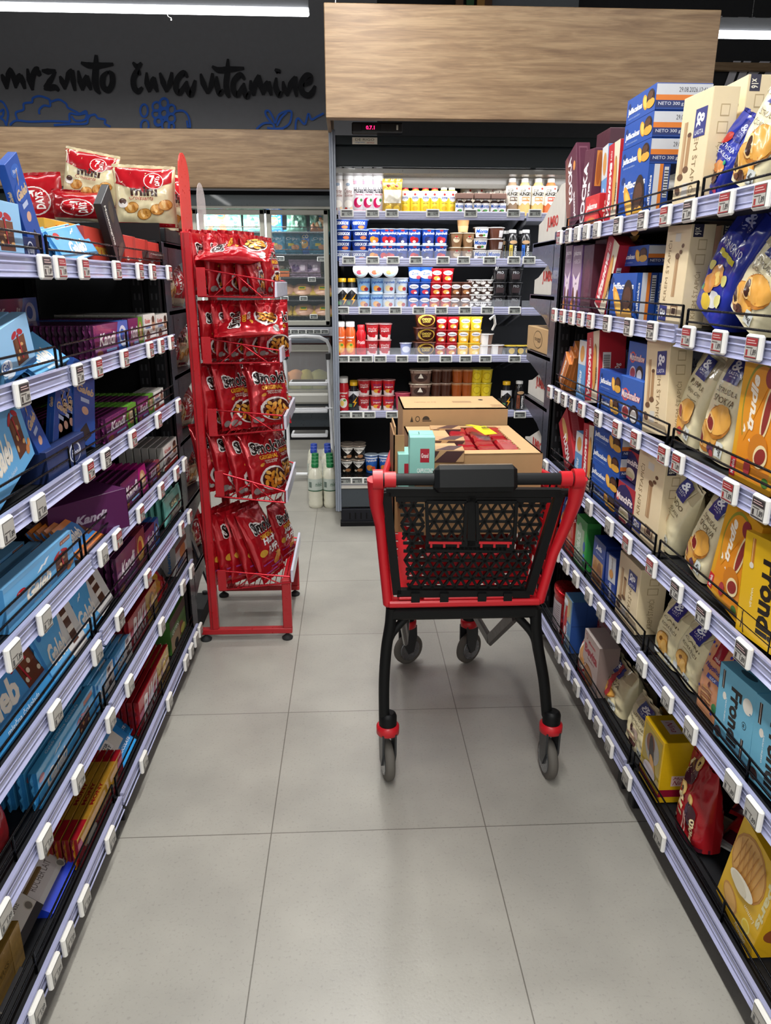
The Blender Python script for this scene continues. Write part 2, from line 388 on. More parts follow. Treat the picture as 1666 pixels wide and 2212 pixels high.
for pts in ([(15, 325), (40, 380), (70, 475)], [(70, 475), (85, 330), (110, 262)], [(110, 270), (135, 350), (160, 465)], [(155, 465), (185, 360), (210, 325)], [(215, 330), (230, 400), (250, 475)],
            [(275, 270), (295, 380), (330, 488)], [(328, 480), (330, 350), (365, 280), (395, 275)], [(395, 285), (390, 320), (380, 345)],
            [(418, 290), (480, 300), (560, 292)], [(560, 300), (500, 400), (445, 460)], [(440, 475), (500, 465), (555, 460), (595, 495)],
            [(600, 345), (625, 400), (655, 480)], [(650, 480), (690, 330), (725, 280)], [(735, 285), (735, 390), (755, 495)],
            [(785, 290), (805, 400), (830, 490)], [(830, 490), (850, 400), (870, 335)], [(880, 340), (890, 420), (915, 488)],
            [(965, 135), (962, 260), (955, 400), (975, 480), (1008, 525)], [(812, 212), (890, 240), (1000, 242), (1138, 228)],
            [(1085, 300), (1035, 360), (1035, 450), (1085, 488), (1125, 430), (1125, 340), (1085, 300)],
            [(1330, 210), (1378, 255), (1420, 215)], [(1405, 340), (1380, 300), (1340, 370), (1345, 460), (1385, 500), (1430, 460)],
            [(1470, 310), (1475, 420), (1500, 510)], [(1500, 505), (1530, 400), (1545, 355)], [(1550, 360), (1555, 440), (1580, 508)]): st(fA, pts, TN if len(pts) == 5 else None)
for pts in ([(28, 305), (60, 400), (95, 495)], [(95, 490), (130, 400), (145, 300)], [(300, 355), (260, 310), (200, 370), (185, 460), (225, 500), (285, 400)], [(290, 385), (290, 450), (325, 520), (350, 470), (372, 378)],
            [(425, 315), (450, 410), (495, 510)], [(495, 510), (530, 420), (540, 310)], [(580, 340), (585, 430), (610, 510), (645, 470)],
            [(690, 172), (685, 300), (672, 420), (685, 500), (708, 550)], [(535, 245), (600, 282), (700, 275), (848, 264)],
            [(855, 378), (810, 330), (750, 390), (745, 480), (785, 520), (835, 430)], [(845, 405), (845, 470), (875, 540), (905, 490)],
            [(910, 380), (920, 460), (945, 530)], [(945, 530), (960, 410), (990, 328)], [(995, 330), (1010, 430), (1035, 525)], [(1035, 525), (1060, 430), (1080, 390)], [(1095, 390), (1095, 460), (1112, 530)],
            [(1160, 355), (1155, 450), (1190, 525), (1215, 490)], [(1145, 275), (1180, 300), (1180, 310)], [(1225, 390), (1240, 470), (1275, 535)], [(1270, 535), (1300, 420), (1345, 345)], [(1355, 345), (1345, 450), (1360, 545)],
            [(1420, 435), (1480, 400), (1490, 350), (1450, 340), (1405, 410), (1415, 500), (1470, 530), (1510, 500), (1538, 435)]): st(fB, pts)
wl = mb.obj('wall_lettering'); tag(wl, 'black brush lettering mrznuto čuva vitamine painted on the dark grey back wall', 'wall lettering')
mb = MB(); SN = 0; K = ('2560c4', 'matt'); a = pxm*2.1
u = lambda n: [1]*n
for pts in ([(0, 590), (40, 620), (80, 710), (70, 800), (60, 840)], [(0, 760), (40, 790), (60, 835)], [(0, 700), (35, 680), (30, 740), (5, 750)],
            [(100, 835), (160, 790), (300, 800), (500, 795), (700, 800)], [(175, 780), (160, 710), (235, 680), (240, 620), (320, 605), (330, 565), (400, 545), (490, 575), (505, 600), (590, 580), (660, 620), (680, 660), (760, 700), (800, 720), (860, 695), (880, 740), (950, 730), (980, 765), (1050, 780), (1050, 820), (1105, 850)],
            [(395, 725), (395, 680), (440, 640), (500, 645), (500, 600)], [(700, 800), (700, 720), (780, 730), (860, 720), (850, 780), (760, 790), (715, 745)], [(540, 835), (700, 825), (860, 820), (880, 770), (900, 745)]): st(fA, pts, u(len(pts)))
def ring(f, cx, cy, rx, ry): st(f, [(cx+rx*cos(t*pi/5), cy+ry*sin(t*pi/5)) for t in range(11)], u(11))
for c in ((1442, 690, 38, 62), (1450, 840, 40, 55), (1565, 650, 38, 45), (1560, 725, 35, 38), (1640, 620, 42, 48), (1590, 795, 36, 38), (1640, 715, 36, 42)): ring(fA, *c)
for c in ((68, 600, 40, 48), (140, 660, 36, 44), (68, 702, 40, 44), (137, 748, 38, 40), (10, 780, 36, 40), (85, 815, 36, 50), (140, 830, 28, 36)): ring(fB, *c)
for pts in ([(180, 680), (250, 675), (300, 720), (320, 800), (318, 840)], [(290, 770), (300, 840)], [(965, 855), (1030, 800), (1110, 795), (1140, 830), (1130, 855)], [(1110, 790), (1060, 720), (1055, 680), (1090, 680), (1130, 750), (1145, 800)],
            [(1150, 800), (1180, 720), (1240, 685), (1305, 685), (1290, 790), (1230, 840), (1160, 850)], [(1165, 820), (1210, 740), (1260, 690)], [(1070, 840), (1140, 850), (1230, 850)],
            [(1345, 860), (1350, 780), (1375, 750), (1435, 805), (1470, 705), (1500, 760), (1560, 730), (1620, 700)]): st(fB, pts, u(len(pts)))
o = mb.obj('wall_drawing'); tag(o, 'blue outline drawing of fruit and vegetables on the dark grey back wall', 'wall drawing')
# white lettering on the black rear wall
mb = MB(); RY = 8.28
def wtext(s, x0, y0, x1, y1, c, stl):
    A, B = onY(x0, y1, RY), onY(x1, y0, RY)
    tv, fs = text_poly(s, stl); mb.add([(A.x+p[0]*(B.x-A.x), RY, A.z+p[1]*(B.z-A.z)) for p in tv], fs, c)
wtext('IKS', 1549, 132, 1700, 230, ('c9c6cc', 'matt'), 'Bi'); o = mb.obj('wall_letters'); tag(o, 'large pale capital letters IKS on the black rear wall', 'wall lettering')
mb = MB(); wtext('i', 1546, 34, 1561, 62, ('c9c6cc', 'matt'), 'i'); wtext('za m', 1582, 38, 1700, 62, ('c9c6cc', 'matt'), 'i'); o = mb.obj('wall_script'); tag(o, 'small pale slanted script on the black rear wall above the big letters', 'wall lettering')
A, B = onY(1536, 160, 8.2), onY(1720, 152, 8.2); mb = MB(); mb.box(A.x, 8.15, B.z-.02, B.x+1, 8.2, B.z+.05, WOOD); o = mb.obj('wooden_rail'); tag(o, 'narrow wooden rail across the black rear wall', 'rail')
A, B = onY(1062, 30, 8.1), onY(1250, 0, 8.1); mb = MB(); mb.box(A.x, 8.08, A.z-.3, B.x, 8.12, 4.5, ('6d7176', 'matt')); o = mb.obj('duct_panel'); tag(o, 'grey ceiling duct panel above the wood fascia', 'duct')
A, B = onY(985, 8, 7.9), onY(1045, 5, 7.9); mb = MB()
for i, (x, c) in enumerate(((.0, '6a4a34'), (.1, '2f5a36'), (.2, 'a97b3c'), (.27, '5c3d28'))): mb.box(A.x+x, 7.9, A.z-.2, A.x+x+.07, 7.95, A.z+.5-.1*i, (c, 'matt'))
o = mb.obj('hanging_decoration'); tag(o, 'strip of brown and green decoration boards high behind the wood fascia', 'decoration')
# wood fascias
mb = MB(); mb.box(-4.15, 7.0, 2.24, -.14, 7.08, 2.70, WOOD, .004); o = mb.obj('wood_fascia'); tag(o, 'long oak-coloured fascia board above the freezer cabinets', 'fascia')
mb = MB(); mb.box(-.105, 4.0, 2.225, 1.80, 4.06, 2.71, WOOD, .003); o = mb.obj('wood_fascia'); tag(o, 'large oak-coloured fascia board over the dairy cooler', 'fascia')
mb = MB(); mb.box(-.105, 4.06, 2.225, -.085, 5.05, 2.71, WOOD, .002); mb.obj('return_board', o)
mb = MB(); mb.tube([(-.05, 4.05, 2.7), (-.05, 4.05, 4.6)], .003, ('d8d8d8', 'metal'), 6); mb.obj('hanging_wire', o)
# ---------------------------------------------------------------- lamps
LM = emit('fbfdff', 9, 'lamp_diffuser')
def lamp(x0, x1, y, z, label, power, seen=True, along='x', group=None):
    L = x1-x0; c = ((x0+x1)/2, y, z) if along == 'x' else (y, (x0+x1)/2, z); rz = 0 if along == 'x' else pi/2
    t = empty('linear_lamp', c, label, 'ceiling lamp', group, rz)
    mb = MB(); mb.box(-L/2, -.035, .03, L/2, .035, .12, ('8e9094', 'paint'), .004); mb.obj('housing', t)
    mb = MB(); mb.box(-L/2+.003, -.05, 0, L/2-.003, .05, .03, LM, .008); mb.obj('diffuser', t)
    for s in (-.4, .4): mb = MB(); mb.tube([(s*L, 0, .12), (s*L, 0, 4.55-z)], .0025, ('c8c8c8', 'metal'), 5); mb.obj('cable', t)
    area('lamp_light', (0, 0, -.012), (0, 0, 0), L, .1, power, parent=t)
    return t
lamp(-3.9, -.26, 6.0, 3.255, 'long glowing linear lamp hanging over the freezer aisle at upper left', 75)
lamp(2.74, 5.6, 6.2, 3.22, 'glowing linear lamp hanging at upper right behind the wood fascia', P_CROSS)
lamp(-2.9, .5, .05, 3.05, 'long linear lamp over the aisle behind the viewer', P_AISLE, along='y', group='lamps along the aisle')
lamp(.7, 3.7, .05, 3.05, 'long linear lamp over the middle of the aisle', P_AISLE, along='y', group='lamps along the aisle')
lamp(-2.9, 3.7, -2.6, 3.05, 'long linear lamp over the neighbouring left aisle', P_SIDE, along='y')
lamp(-2.9, 3.7, 2.8, 3.05, 'long linear lamp over the neighbouring right aisle', P_SIDE, along='y')
lamp(-1.6, 1.9, 3.3, 3.2, 'linear lamp over the cross aisle in front of the dairy cooler', P_CROSS*.8)
mb = MB(); mb.tube([onY(360, 28, 5.95), onY(363, 36, 5.95), onY(370, 40, 5.95), onY(370, 44, 5.95)], .003, ('b9b9b9', 'metal'), 5); o = mb.obj('wire_hook'); tag(o, 'small bent wire hook hanging below the long lamp at left', 'hook')
# ---------------------------------------------------------------- gondolas
XL, XR = -.635, .78
ZL = [1.513, 1.280, 1.053, .828, .618, .408, .125]
ZR = [1.640, 1.366, 1.077, .782, .50, .135]
YLE, YRE = 2.77, 2.87
NL = ['top left shelf', 'second left shelf from top', 'third left shelf from top', 'fourth left shelf from top', 'fifth left shelf from top', 'sixth left shelf from top', 'bottom left shelf']
NR = ['top right shelf', 'second right shelf from top', 'third right shelf from top', 'fourth right shelf from top', 'fifth right shelf from top', 'bottom right shelf']
def slots(mb, x, y, z0, z1, ax, s, m=('0a0a0b', 'black')):
    z = z0
    while z < z1-.04:
        for d in (-.008, .008):
            if ax == 'y': mb.box(x+d-.003, y, z, x+d+.003, y+s*.001, z+.022, m)
            else: mb.box(x, y+d-.003, z, x+s*.001, y+d+.003, z+.022, m)
        z += .05
def gondola(side, y0, y1, ZS, label):
    s = 1 if side == 'L' else -1; XF = XL if side == 'L' else XR; XB = XF-s*.50
    t = empty('gondola_shelving', (XF-s*.25, (y0+y1)/2, 0), label, 'shelving'); ox, oy = t.location.x, t.location.y
    fx = lambda d: XF-s*d-ox                              # d = distance behind the rail face
    ya, yb = y0-oy, y1-oy; top = ZS[0]+.16
    mb = MB(); mb.box(fx(.5), ya, .09, fx(.52), yb, top-.02, ('101114', 'black')); mb.obj('back_panel', t)
    for yy in (ya+.004, yb-.034):
        mb = MB(); mb.box(fx(.47), yy, 0, fx(.5), yy+.03, top, ('1b1c1f', 'black'), .002); slots(mb, fx(.469), yy+.015, .1, top, 'x', s, ('3a3b3e', 'black')); mb.obj('upright', t)
    mb = MB(); mb.box(fx(.05), ya, 0, fx(.06), yb, .085, ('1f2023', 'black')); mb.box(fx(.0), ya, .085, fx(.5), yb, .088, BLK)
    mb.obj('plinth', t)
    for yy in (ya+.02, yb-.06): mb = MB(); mb.box(fx(.012), yy, .02, fx(.06), yy+.04, .09, BLK, .003); mb.obj('foot_bracket', t)
    for i, z in enumerate(ZS):
        mb = MB(); mb.box(fx(.012), ya+.003, z-.04, fx(.49), yb-.003, z-.012, ('1a1b1e', 'black'), .002)
        sh = mb.obj('shelf', t)
        # clear ridged price rail
        mb = MB(); prof = [(.011, z+.001), (.001, z+.002), (.0, z-.002), (.004, z-.005), (.004, z-.012), (.002, z-.014), (.004, z-.016), (.004, z-.028), (.002, z-.030), (.004, z-.032), (.003, z-.037), (-.003, z-.041), (.002, z-.043), (.012, z-.041)]
        n = len(prof); vs = [(fx(d), yy, zz) for yy in (ya+.004, yb-.004) for d, zz in prof]
        fs = [(k, (k+1) % n, n+(k+1) % n, n+k)[::s] for k in range(n)]+[tuple(range(n))[::s], tuple(range(n, 2*n))[::-s]]
        mb.add(vs, fs, RAIL); mb.obj('price_rail', sh)
        mb = MB(); g = .006
        for (za, zb) in ((.017, .045),):
            for zz in (za, zb): mb.tube([(fx(.022), ya+.012, z+zz), (fx(.022), yb-.012, z+zz)], .0027, ('16171a', 'metal'), 6)
            for yy in (ya+.012, (ya+yb)/2, yb-.012): mb.tube([(fx(.022), yy, z-.012), (fx(.022), yy, z+zb)], .0032, ('16171a', 'metal'), 6)
        mb.obj('wire_guard', sh)
    return t
gondola('L', YLE-1.055, YLE, ZL, 'far bay of black gondola shelving on the left side of the aisle')
gondola('L', YLE-2.115, YLE-1.06, ZL, 'near bay of black gondola shelving on the left side of the aisle')
gondola('R', YRE-1.085, YRE, ZR, 'far bay of black gondola shelving on the right side of the aisle')
gondola('R', YRE-2.175, YRE-1.09, [ZR[0]+.004, ZR[1]-.008]+[z-.004 for z in ZR[2:]], 'near bay of black gondola shelving on the right side of the aisle')
# electronic price tags clipped to the rails
def tag_mesh(band, w=.056, h=.05):
    mb = MB(); mb.box(-w/2, -.012, 0, w/2, 0, h, ('eceae4', 'plastic'), .004)
    f = lambda u, v, l: (-w/2+u*w, -.012-l, v*h)
    ops = [Q(.10, .10, .90, .90, '6e6e6c'), Q(.13, .13, .87, .87, 'b4b1aa')]
    if band: ops += [Q(.13, .58, .87, .87, band), Q(.2, .76, .7, .79, 'd9b9b4'), Q(.2, .67, .8, .70, 'd9b9b4')]
    ops += [T('1,89', .5, .2, .84, .46, '3a3a3c'), Q(.18, .2, .3, .42, band or '4a4a4c'), Q(.18, .48, .6, .52, '55504d'), Q(.13, .13, .87, .17, band or '55504d')]
    art(mb, shade(ops, 'plastic'), f); return mb
TAGM = [tag_mesh('9c2f33').mesh('price_tag'), tag_mesh('3b3638').mesh('price_tag'), tag_mesh(None).mesh('price_tag')]
def crop(k, ox, oy): return lambda x, y: (ox+x/k, oy+y/k)
def tags(side, lvl, pts, cyc='0'):
    X = XL+.001 if side == 'L' else XR-.001; z = (ZL if side == 'L' else ZR)[lvl]; nm = (NL if side == 'L' else NR)[lvl]
    for i, (x, y) in enumerate(pts):
        p = onX(x, y, X); m = int(cyc[i % len(cyc)])
        o = link('price_tag', TAGM[m], None, (X, p.y, z-.046), (0, 0, pi/2 if side == 'L' else -pi/2))
        o.data = TAGM[m]; auto(o, 'white electronic price tag', 'price tag', nm, far=-p.y)
tags('L', 0, [(90, 577), (123, 578), (175, 580), (247, 582), (297, 584), (325, 585), (361, 587)], '1000000')
tags('L', 1, [(40, 852), (162, 810), (204, 790), (264, 775), (320, 757), (344, 750), (366, 742)], '1100000')
tags('L', 2, [(5, 1150), (78, 1103), (187, 1025), (224, 997), (282, 950), (338, 908), (382, 877)], '2201000')
tags('L', 3, [(25, 1438), (92, 1357), (219, 1214), (250, 1180), (300, 1121), (345, 1069), (378, 1030), (396, 1010)], '2220000')
tags('L', 4, [(115, 1558), (206, 1424), (255, 1349), (316, 1259), (389, 1147), (407, 1122)], '221000')
tags('L', 5, [(2, 2001), (93, 1832), (165, 1698), (235, 1566), (276, 1490), (346, 1360), (392, 1273), (411, 1238)], '2')
tags('L', 6, [(74, 2187), (111, 2100), (142, 2038), (178, 1956), (234, 1820), (307, 1655), (363, 1523), (399, 1434), (409, 1399), (420, 1378), (429, 1358)], '2')
tags('R', 0, [(1213, 515), (1232, 513), (1251, 510), (1271, 505), (1294, 499), (1340, 490), (1394, 479), (1444, 469), (1495, 463), (1576, 446), (1654, 431)], '01222110100')
tags('R', 1, [(1202, 676), (1220, 678), (1240, 682), (1259, 685), (1281, 687), (1317, 695), (1364, 702), (1415, 710), (1494, 720), (1561, 734), (1638, 745)], '00000111000')
tags('R', 2, [(1192, 845), (1208, 854), (1223, 862), (1241, 872), (1261, 882), (1297, 900), (1338, 923), (1379, 945), (1440, 977), (1472, 993), (1585, 1055), (1653, 1088)], '011101000001')
tags('R', 3, [(1182, 1008), (1243, 1077), (1276, 1104), (1320, 1147), (1359, 1183), (1412, 1231), (1467, 1282), (1524, 1336), (1612, 1416)], '222200111')
tags('R', 4, [(1205, 1224), (1225, 1249), (1246, 1277), (1274, 1313), (1300, 1347), (1333, 1395), (1388, 1467), (1444, 1540), (1494, 1606), (1584, 1727), (1630, 1786)], '2')
tags('R', 5, [(1208, 1427), (1228, 1463), (1248, 1500), (1274, 1544), (1295, 1581), (1320, 1624), (1358, 1695), (1429, 1823), (1654, 2201)], '2')
# ================================================================ dairy cooler
FY = 4.37
def dz(y, Y=4.45): return onY(760, y, Y).z
cool = empty('dairy_cooler', (1.06, 4.7, 0), 'tall open dairy cooler with lit shelves under the wood fascia', 'refrigerator'); cx, cy = 1.06, 4.7
def cb(name, x0, y0, z0, x1, y1, z1, m, b=.002, parent=cool, label=None):
    mb = MB(); mb.box(x0-cx, y0-cy, z0, x1-cx, y1-cy, z1, m, b); return mb.obj(name, parent, label=label)
CX0, CX1 = -.07, 2.2
cb('back_wall', CX0, 5.05, .1, CX1, 5.10, 2.2, ('2a2c30', 'black')); cb('top_panel', CX0, 4.4, 2.19, CX1, 5.1, 2.215, DKG)
for x, nm in ((-.10, 'side_panel'), (2.2, 'side_panel')):
    mb = MB(); mb.box(x-cx, 4.40-cy, .095, x+.03-cx, 5.1-cy, 2.22, ('3a3d42', 'paint'))
    sp = mb.obj(nm, cool)
    mb = MB()
    for k in range(3): mb.box(x-.003+k*.012-cx, FY-.012*(k % 2)-cy, .10, x+.009+k*.012-cx, 4.40-cy, 2.24, ('868e9c', 'paint'), .002)
    mb.obj('edge_profile', sp)
cb('canopy', CX0, 4.385, 2.17, CX1, 4.5, 2.215, ('1f282c', 'cart')); cb('canopy_face', CX0, 4.40, 2.065, CX1, 4.43, 2.165, ('1a2226', 'cart'), .004)
mb = MB(); mb.box(CX0-cx, 4.43-cy, 2.035, CX1-cx, 4.6-cy, 2.06, ('6f6c64', 'paint')); mb.box(CX0-cx, 4.6-cy, 1.98, CX1-cx, 4.62-cy, 2.06, ('77736a', 'paint')); mb.obj('light_reflector', cool)
LED = emit('ffffff', 7, 'led_strip')
for x0, x1 in ((CX0+.02, 1.02), (1.05, 2.18)):
    mb = MB(); mb.box(x0-cx, 4.45-cy, 2.045, x1-cx, 4.475-cy, 2.062, LED, .004); o = mb.obj('led_tube', cool)
area('canopy_light', (1.06-cx, 4.47-cy, 2.03), (R(18), 0, 0), 2.1, .05, P_FRIDGE*3.5, (1, 1, 1), cool)
SZ = [dz(474), dz(575), dz(680), dz(783), dz(903)]       # undersides of the shelf rails
SHTOP = [z+.03 for z in SZ]
for i, z in enumerate(SZ):
    for j, (x0, x1) in enumerate(((CX0+.01, 1.0), (1.012, CX1-.01))):
        zz = z-.004*j
        mb = MB(); mb.box(x0-cx, 4.46-cy, zz+.018, x1-cx, 5.03-cy, zz+.03, ('c9cbd2', 'paint')); sh = mb.obj('shelf', cool)
        mb = MB(); mb.box(x0-cx, 4.445-cy, zz, x1-cx, 4.46-cy, zz+.045, ('aeb0cf', 'gloss'), .003)
        for k in range(3): mb.box(x0-cx, 4.442-cy, zz+.01+.012*k, x1-cx, 4.446-cy, zz+.014+.012*k, ('c3c5de', 'gloss'))
        mb.obj('price_rail', sh)
        if i < 3: mb = MB(); mb.box(x0+.02-cx, 4.465-cy, zz+.002, x1-.02-cx, 4.485-cy, zz+.014, LED, .003); mb.obj('led_tube', sh)
        if i in (1, 2, 3): mb = MB(); mb.box(x0-cx, 4.448-cy, zz+.045, x1-cx, 4.451-cy, zz+.085, glass('dfe6f0', .12)); mb.obj('clear_lip', sh)
        for xx in (x0+.01, x1-.03):
            mb = MB(); mb.prism([(4.47, zz+.018), (5.03, zz+.018), (5.03, zz-.09), (4.98, zz-.09), (4.6, zz-.01)], xx-cx, xx+.015-cx, ('5a5c62', 'paint'), lambda a, b, d: (d, a-cy, b)); mb.obj('bracket', sh)
        if i < 3: area('shelf_light', ((x0+x1)/2-cx, 4.475-cy, zz), (R(20), 0, 0), x1-x0-.05, .03, P_FRIDGE, (1, 1, 1), cool)
ZB = dz(1050); ZBT = dz(1031)
mb = MB(); mb.box(CX0-cx, 4.43-cy, ZB+.05, CX1-cx, 5.05-cy, ZB+.06, ('3a3b3f', 'metal'))
for k in range(150): mb.bar((CX0+.02+k*.0145-cx, 4.45-cy, ZB+.061), (CX0+.045+k*.0145-cx, 4.72-cy, ZB+.061), .004, .002, ('0c0c0e', 'black'))
mb.obj('slotted_deck', cool)
cb('base_rail', CX0, 4.40, ZB, CX1, 4.43, ZB+.05, ('b9bbc8', 'gloss'), .003); cb('trim_strip', CX0, 4.395, dz(1058, FY), CX1, 4.42, dz(1051, FY), ('d6d2c8', 'paint'), .002)
cb('base_panel', CX0, 4.40, dz(1099, FY), CX1, 4.45, dz(1058, FY), ('343d45', 'paint'), .004); 
mb = MB(); mb.box(CX0-cx, 4.38-cy, .0, CX1-cx, 4.42-cy, dz(1100, FY)-.004, ('1d1e24', 'black'), .002); mb.box(CX0-.005-cx, 4.365-cy, 0, CX1-cx, 4.42-cy, .03, ('0e0e11', 'black'), .002)
for k in range(60): mb.box(CX0+.05+k*.035-cx, 4.378-cy, .045, CX0+.058+k*.035-cx, 4.381-cy, .085, ('050506', 'black'))
mb.obj('kick_plate', cool)
mb = MB(); A = onY(760, 275, 4.37); mb.box(A.x-cx, 4.30-cy, 2.215, A.x+.27-cx, 4.37-cy, 2.265, ('1a1a1c', 'plastic'), .006); th = mb.obj('thermometer_housing', cool)
mb = MB(); mb.box(A.x+.05-cx, 4.297-cy, 2.222, A.x+.15-cx, 4.301-cy, 2.255, ('0a0a0c', 'plastic'), .006); mb.obj('display', th)
mb = MB(); art(mb, [T('0.7.1', 0, 0, 1, 1, emit('ff2060', 4, 'red_digits'))], lambda u, v, l: (A.x+.075+u*.045-cx, 4.296-cy, 2.229+v*.018)); mb.obj('red_digits', th)
mb = MB(); mb.box(A.x+.235-cx, 4.296-cy, 2.228, A.x+.245-cx, 4.301-cy, 2.252, ('d8d8cc', 'plastic'), .002); mb.obj('switch', th)
mb = MB(); B = onY(761, 292, 4.4); mb.box(B.x-cx, 4.381-cy, 2.172, B.x+.135-cx, 4.385-cy, 2.205, ('e9e4d2', 'plastic'))
art(mb, [T('DE RIGO', .12, .5, .88, .85, '4a4438', st=''), T('refrigeration', .1, .12, .5, .38, '2a62a8', st='i'), T('service', .58, .12, .88, .38, 'b8402c', st='i')], lambda u, v, l: (B.x+u*.135-cx, 4.38-cy-l, 2.172+v*.033)); mb.obj('maker_plate', cool)
mb = MB(); mb.tube([onY(1075, 575, 4.46)-V((cx, cy, 0)), onY(1070, 590, 4.6)-V((cx, cy, 0)), onY(1060, 610, 4.7)-V((cx, cy, 0))], .008, ('d8d8d4', 'plastic')); mb.tube([onY(1058, 690, 4.46)-V((cx, cy, 0)), onY(1068, 682, 4.46)-V((cx, cy, 0)), onY(1070, 700, 4.5)-V((cx, cy, 0)), onY(1064, 712, 4.55)-V((cx, cy, 0))], .007, ('e0e0dc', 'plastic')); mb.obj('light_cable', cool)
ND = ['on top dairy shelf', 'on second dairy shelf', 'on third dairy shelf', 'on fourth dairy shelf', 'on fifth dairy shelf', 'on bottom dairy deck']
c6, c7 = crop(3.085, 700, 250), crop(3.085, 700, 660)
def mk_dtag(): 
    mb = MB(); w, h = .075, .042; mb.box(-w/2, -.01, 0, w/2, 0, h, ('eeeeea', 'plastic'), .003)
    art(mb, shade([Q(.08, .12, .92, .88, '8f9490'), T('0,99', .55, .2, .88, .62, '2c2c2e'), Q(.12, .2, .3, .5, '4a4a4a'), Q(.12, .66, .86, .84, '3b3b3f')], 'plastic'), lambda u, v, l: (-w/2+u*w, -.01-l, v*h)); return mb.mesh('price_tag')
DT = mk_dtag()
for i, (f, y, xs) in enumerate(((c6, 650, (153, 323, 453, 725, 977, 1262, 1405)), (c6, 963, (165, 325, 460, 612, 793, 930, 1102, 1265, 1365)), (c6, 1297, (125, 273, 475, 632, 782, 940, 1087, 1270)),
        (c7, 355, (125, 205, 285, 375, 520, 662, 812, 943, 1075, 1270)), (c7, 727, (140, 222, 303, 453, 1305)), (c7, 1165, (145, 222, 300)))):
    for x in xs:
        p = onY(*f(x, y), 4.44 if i < 5 else 4.395); o = link('price_tag', DT, None, (p.x, p.y, p.z-.021)); auto(o, 'small white shelf price tag', 'price tag', ND[i], left=p.x)
# ---- dairy goods
def prof_cup(h, r0, r1): return [(r0*.95, 0), (r0, .004), (r1, h-.006), (r1*1.09, h-.005), (r1*1.09, h-.001), (r1*1.0, h)]
def labelart(mb, ops, r0, r1, h, z0=0, sq=1, fin='gloss', span=150):
    def S(u, v, l):
        a = R(-90-span/2+u*span); x, y = cos(a), sin(a)
        if sq != 1: q = (abs(x)**sq+abs(y)**sq)**(-1/sq); x *= q; y *= q
        r = (r0+(r1-r0)*v)+l+.0006; return (x*r, y*r, z0+v*h)
    art(mb, shade(ops, fin), S, 10, 4, .0005, asp=1)
def cup(r0, r1, h, col, ops, lidc, fin='gloss', sq=1):
    mb = MB(); mb.lathe(prof_cup(h, r0, r1)[:3], (col, fin), 20, sq=sq); labelart(mb, ops, r0, r1, h, sq=sq, fin=fin)
    l = MB(); l.lathe([(r1*.98, h-.006), (r1*1.09, h-.005), (r1*1.09, h-.001), (r1*.9, h)], (lidc, 'foil'), 20, sq=sq)
    return mb.mesh('cup'), [('lid', l.mesh('lid'))]
def bottle(prof, col, ops, z0, z1, r, capc, capz, capr, caph, fin='gloss', capprof=None):
    mb = MB(); mb.lathe(prof, (col, fin), 20); labelart(mb, ops, r, r, z1-z0, z0, fin=fin)
    l = MB(); l.lathe(capprof or [(capr, capz), (capr, capz+caph*.9), (capr*.85, capz+caph)], (capc, 'plastic'), 16)
    return mb.mesh('bottle'), [('cap', l.mesh('cap'))]
DK = {}
def dairy(kind, f, shelf, items, desc, cat, name, stack=1, hpx=None, back=0, Y=4.56, group=None, dy=.085, rz=0):
    me, kids, h = DK[kind]; zb = SHTOP[shelf]+.001 if shelf < 5 else ZB+.062
    for it in items:
        x, n = it if isinstance(it, tuple) else (it, stack)
        p = onY(*f(x, 632), Y)
        for r in range(back+1):
            for k in range(n):
                o = link(name, me, None, (p.x+.006*((k*7+r*3) % 3-1)*.5, Y+r*dy, zb+k*h), (0, 0, rz+random.uniform(-.15, .15)))
                for kn, km in kids: link(kn, km, o)
                auto(o, desc, cat, ND[shelf], left=p.x, row=r, up=k)
OX = lambda *a: [*a]
can = [(.031, 0), (.033, .004), (.033, .175), (.029, .185), (.029, .19)]
capw = [(.030, .188), (.031, .215), (.029, .245), (.018, .262), (.012, .264)]
H_ = lambda px: px/3.085/ (1585.85/(4.56*.954))          # crop pixels -> metres at the goods
DK['creme'] = bottle(can, 'd9d3cf', [T('Crème', .25, .6, .75, .75, '7a3a34', st='i'), T('fouettée', .25, .5, .8, .6, '8a4a3c', st='i'), E(.5, .28, .28, .12, 'f6efe4'), E(.35, .12, .1, .05, 'c23a2c'), E(.7, .14, .08, .05, 'e8c9a0'), E(.5, .88, .14, .05, '8a97a8')], .01, .18, .033, 'f2f2f2', 0, 0, 0, capprof=capw)+(.27,)
DK['hulala'] = bottle([(r, z) for r, z in can], 'e3dfe4', [T('Hulala', .2, .62, .85, .8, '26242c'), T('Whipping cream', .3, .54, .8, .6, 'b02a5c'), E(.45, .32, .28, .16, 'c8155a'), E(.58, .36, .18, .12, 'f2ece8'), E(.68, .4, .08, .05, '4b8a50'), Q(0, .0, 1, .1, 'e6b9c8'), Q(0, .9, 1, 1, 'dca8ba')], .01, .18, .033, 'efeff0', 0, 0, 0, capprof=capw)+(.26,)
DK['yjog'] = bottle([(.028, 0), (.030, .01), (.030, .115), (.024, .13), (.017, .138)], 'f3d23c', [Q(.0, .7, 1, 1, 'f4f1ea'), E(.5, .7, .26, .16, 'f4f1ea'), T('Joyina', .28, .62, .72, .78, '2a52a0'), E(.5, .84, .08, .05, 'c02a2a'), T('vanila drink', .3, .45, .7, .5, '8a6a1c'), E(.5, .25, .2, .1, 'e8b21c')], .005, .13, .030, 'b8282c', .135, .018, .012)+(.155,)
DK['yjogw'] = (DK['yjog'][0], [('cap', MB().lathe([(.018, .135), (.018, .148), (.014, .15)], ('e8e8e6', 'plastic'), 16).mesh('cap'))], .155)
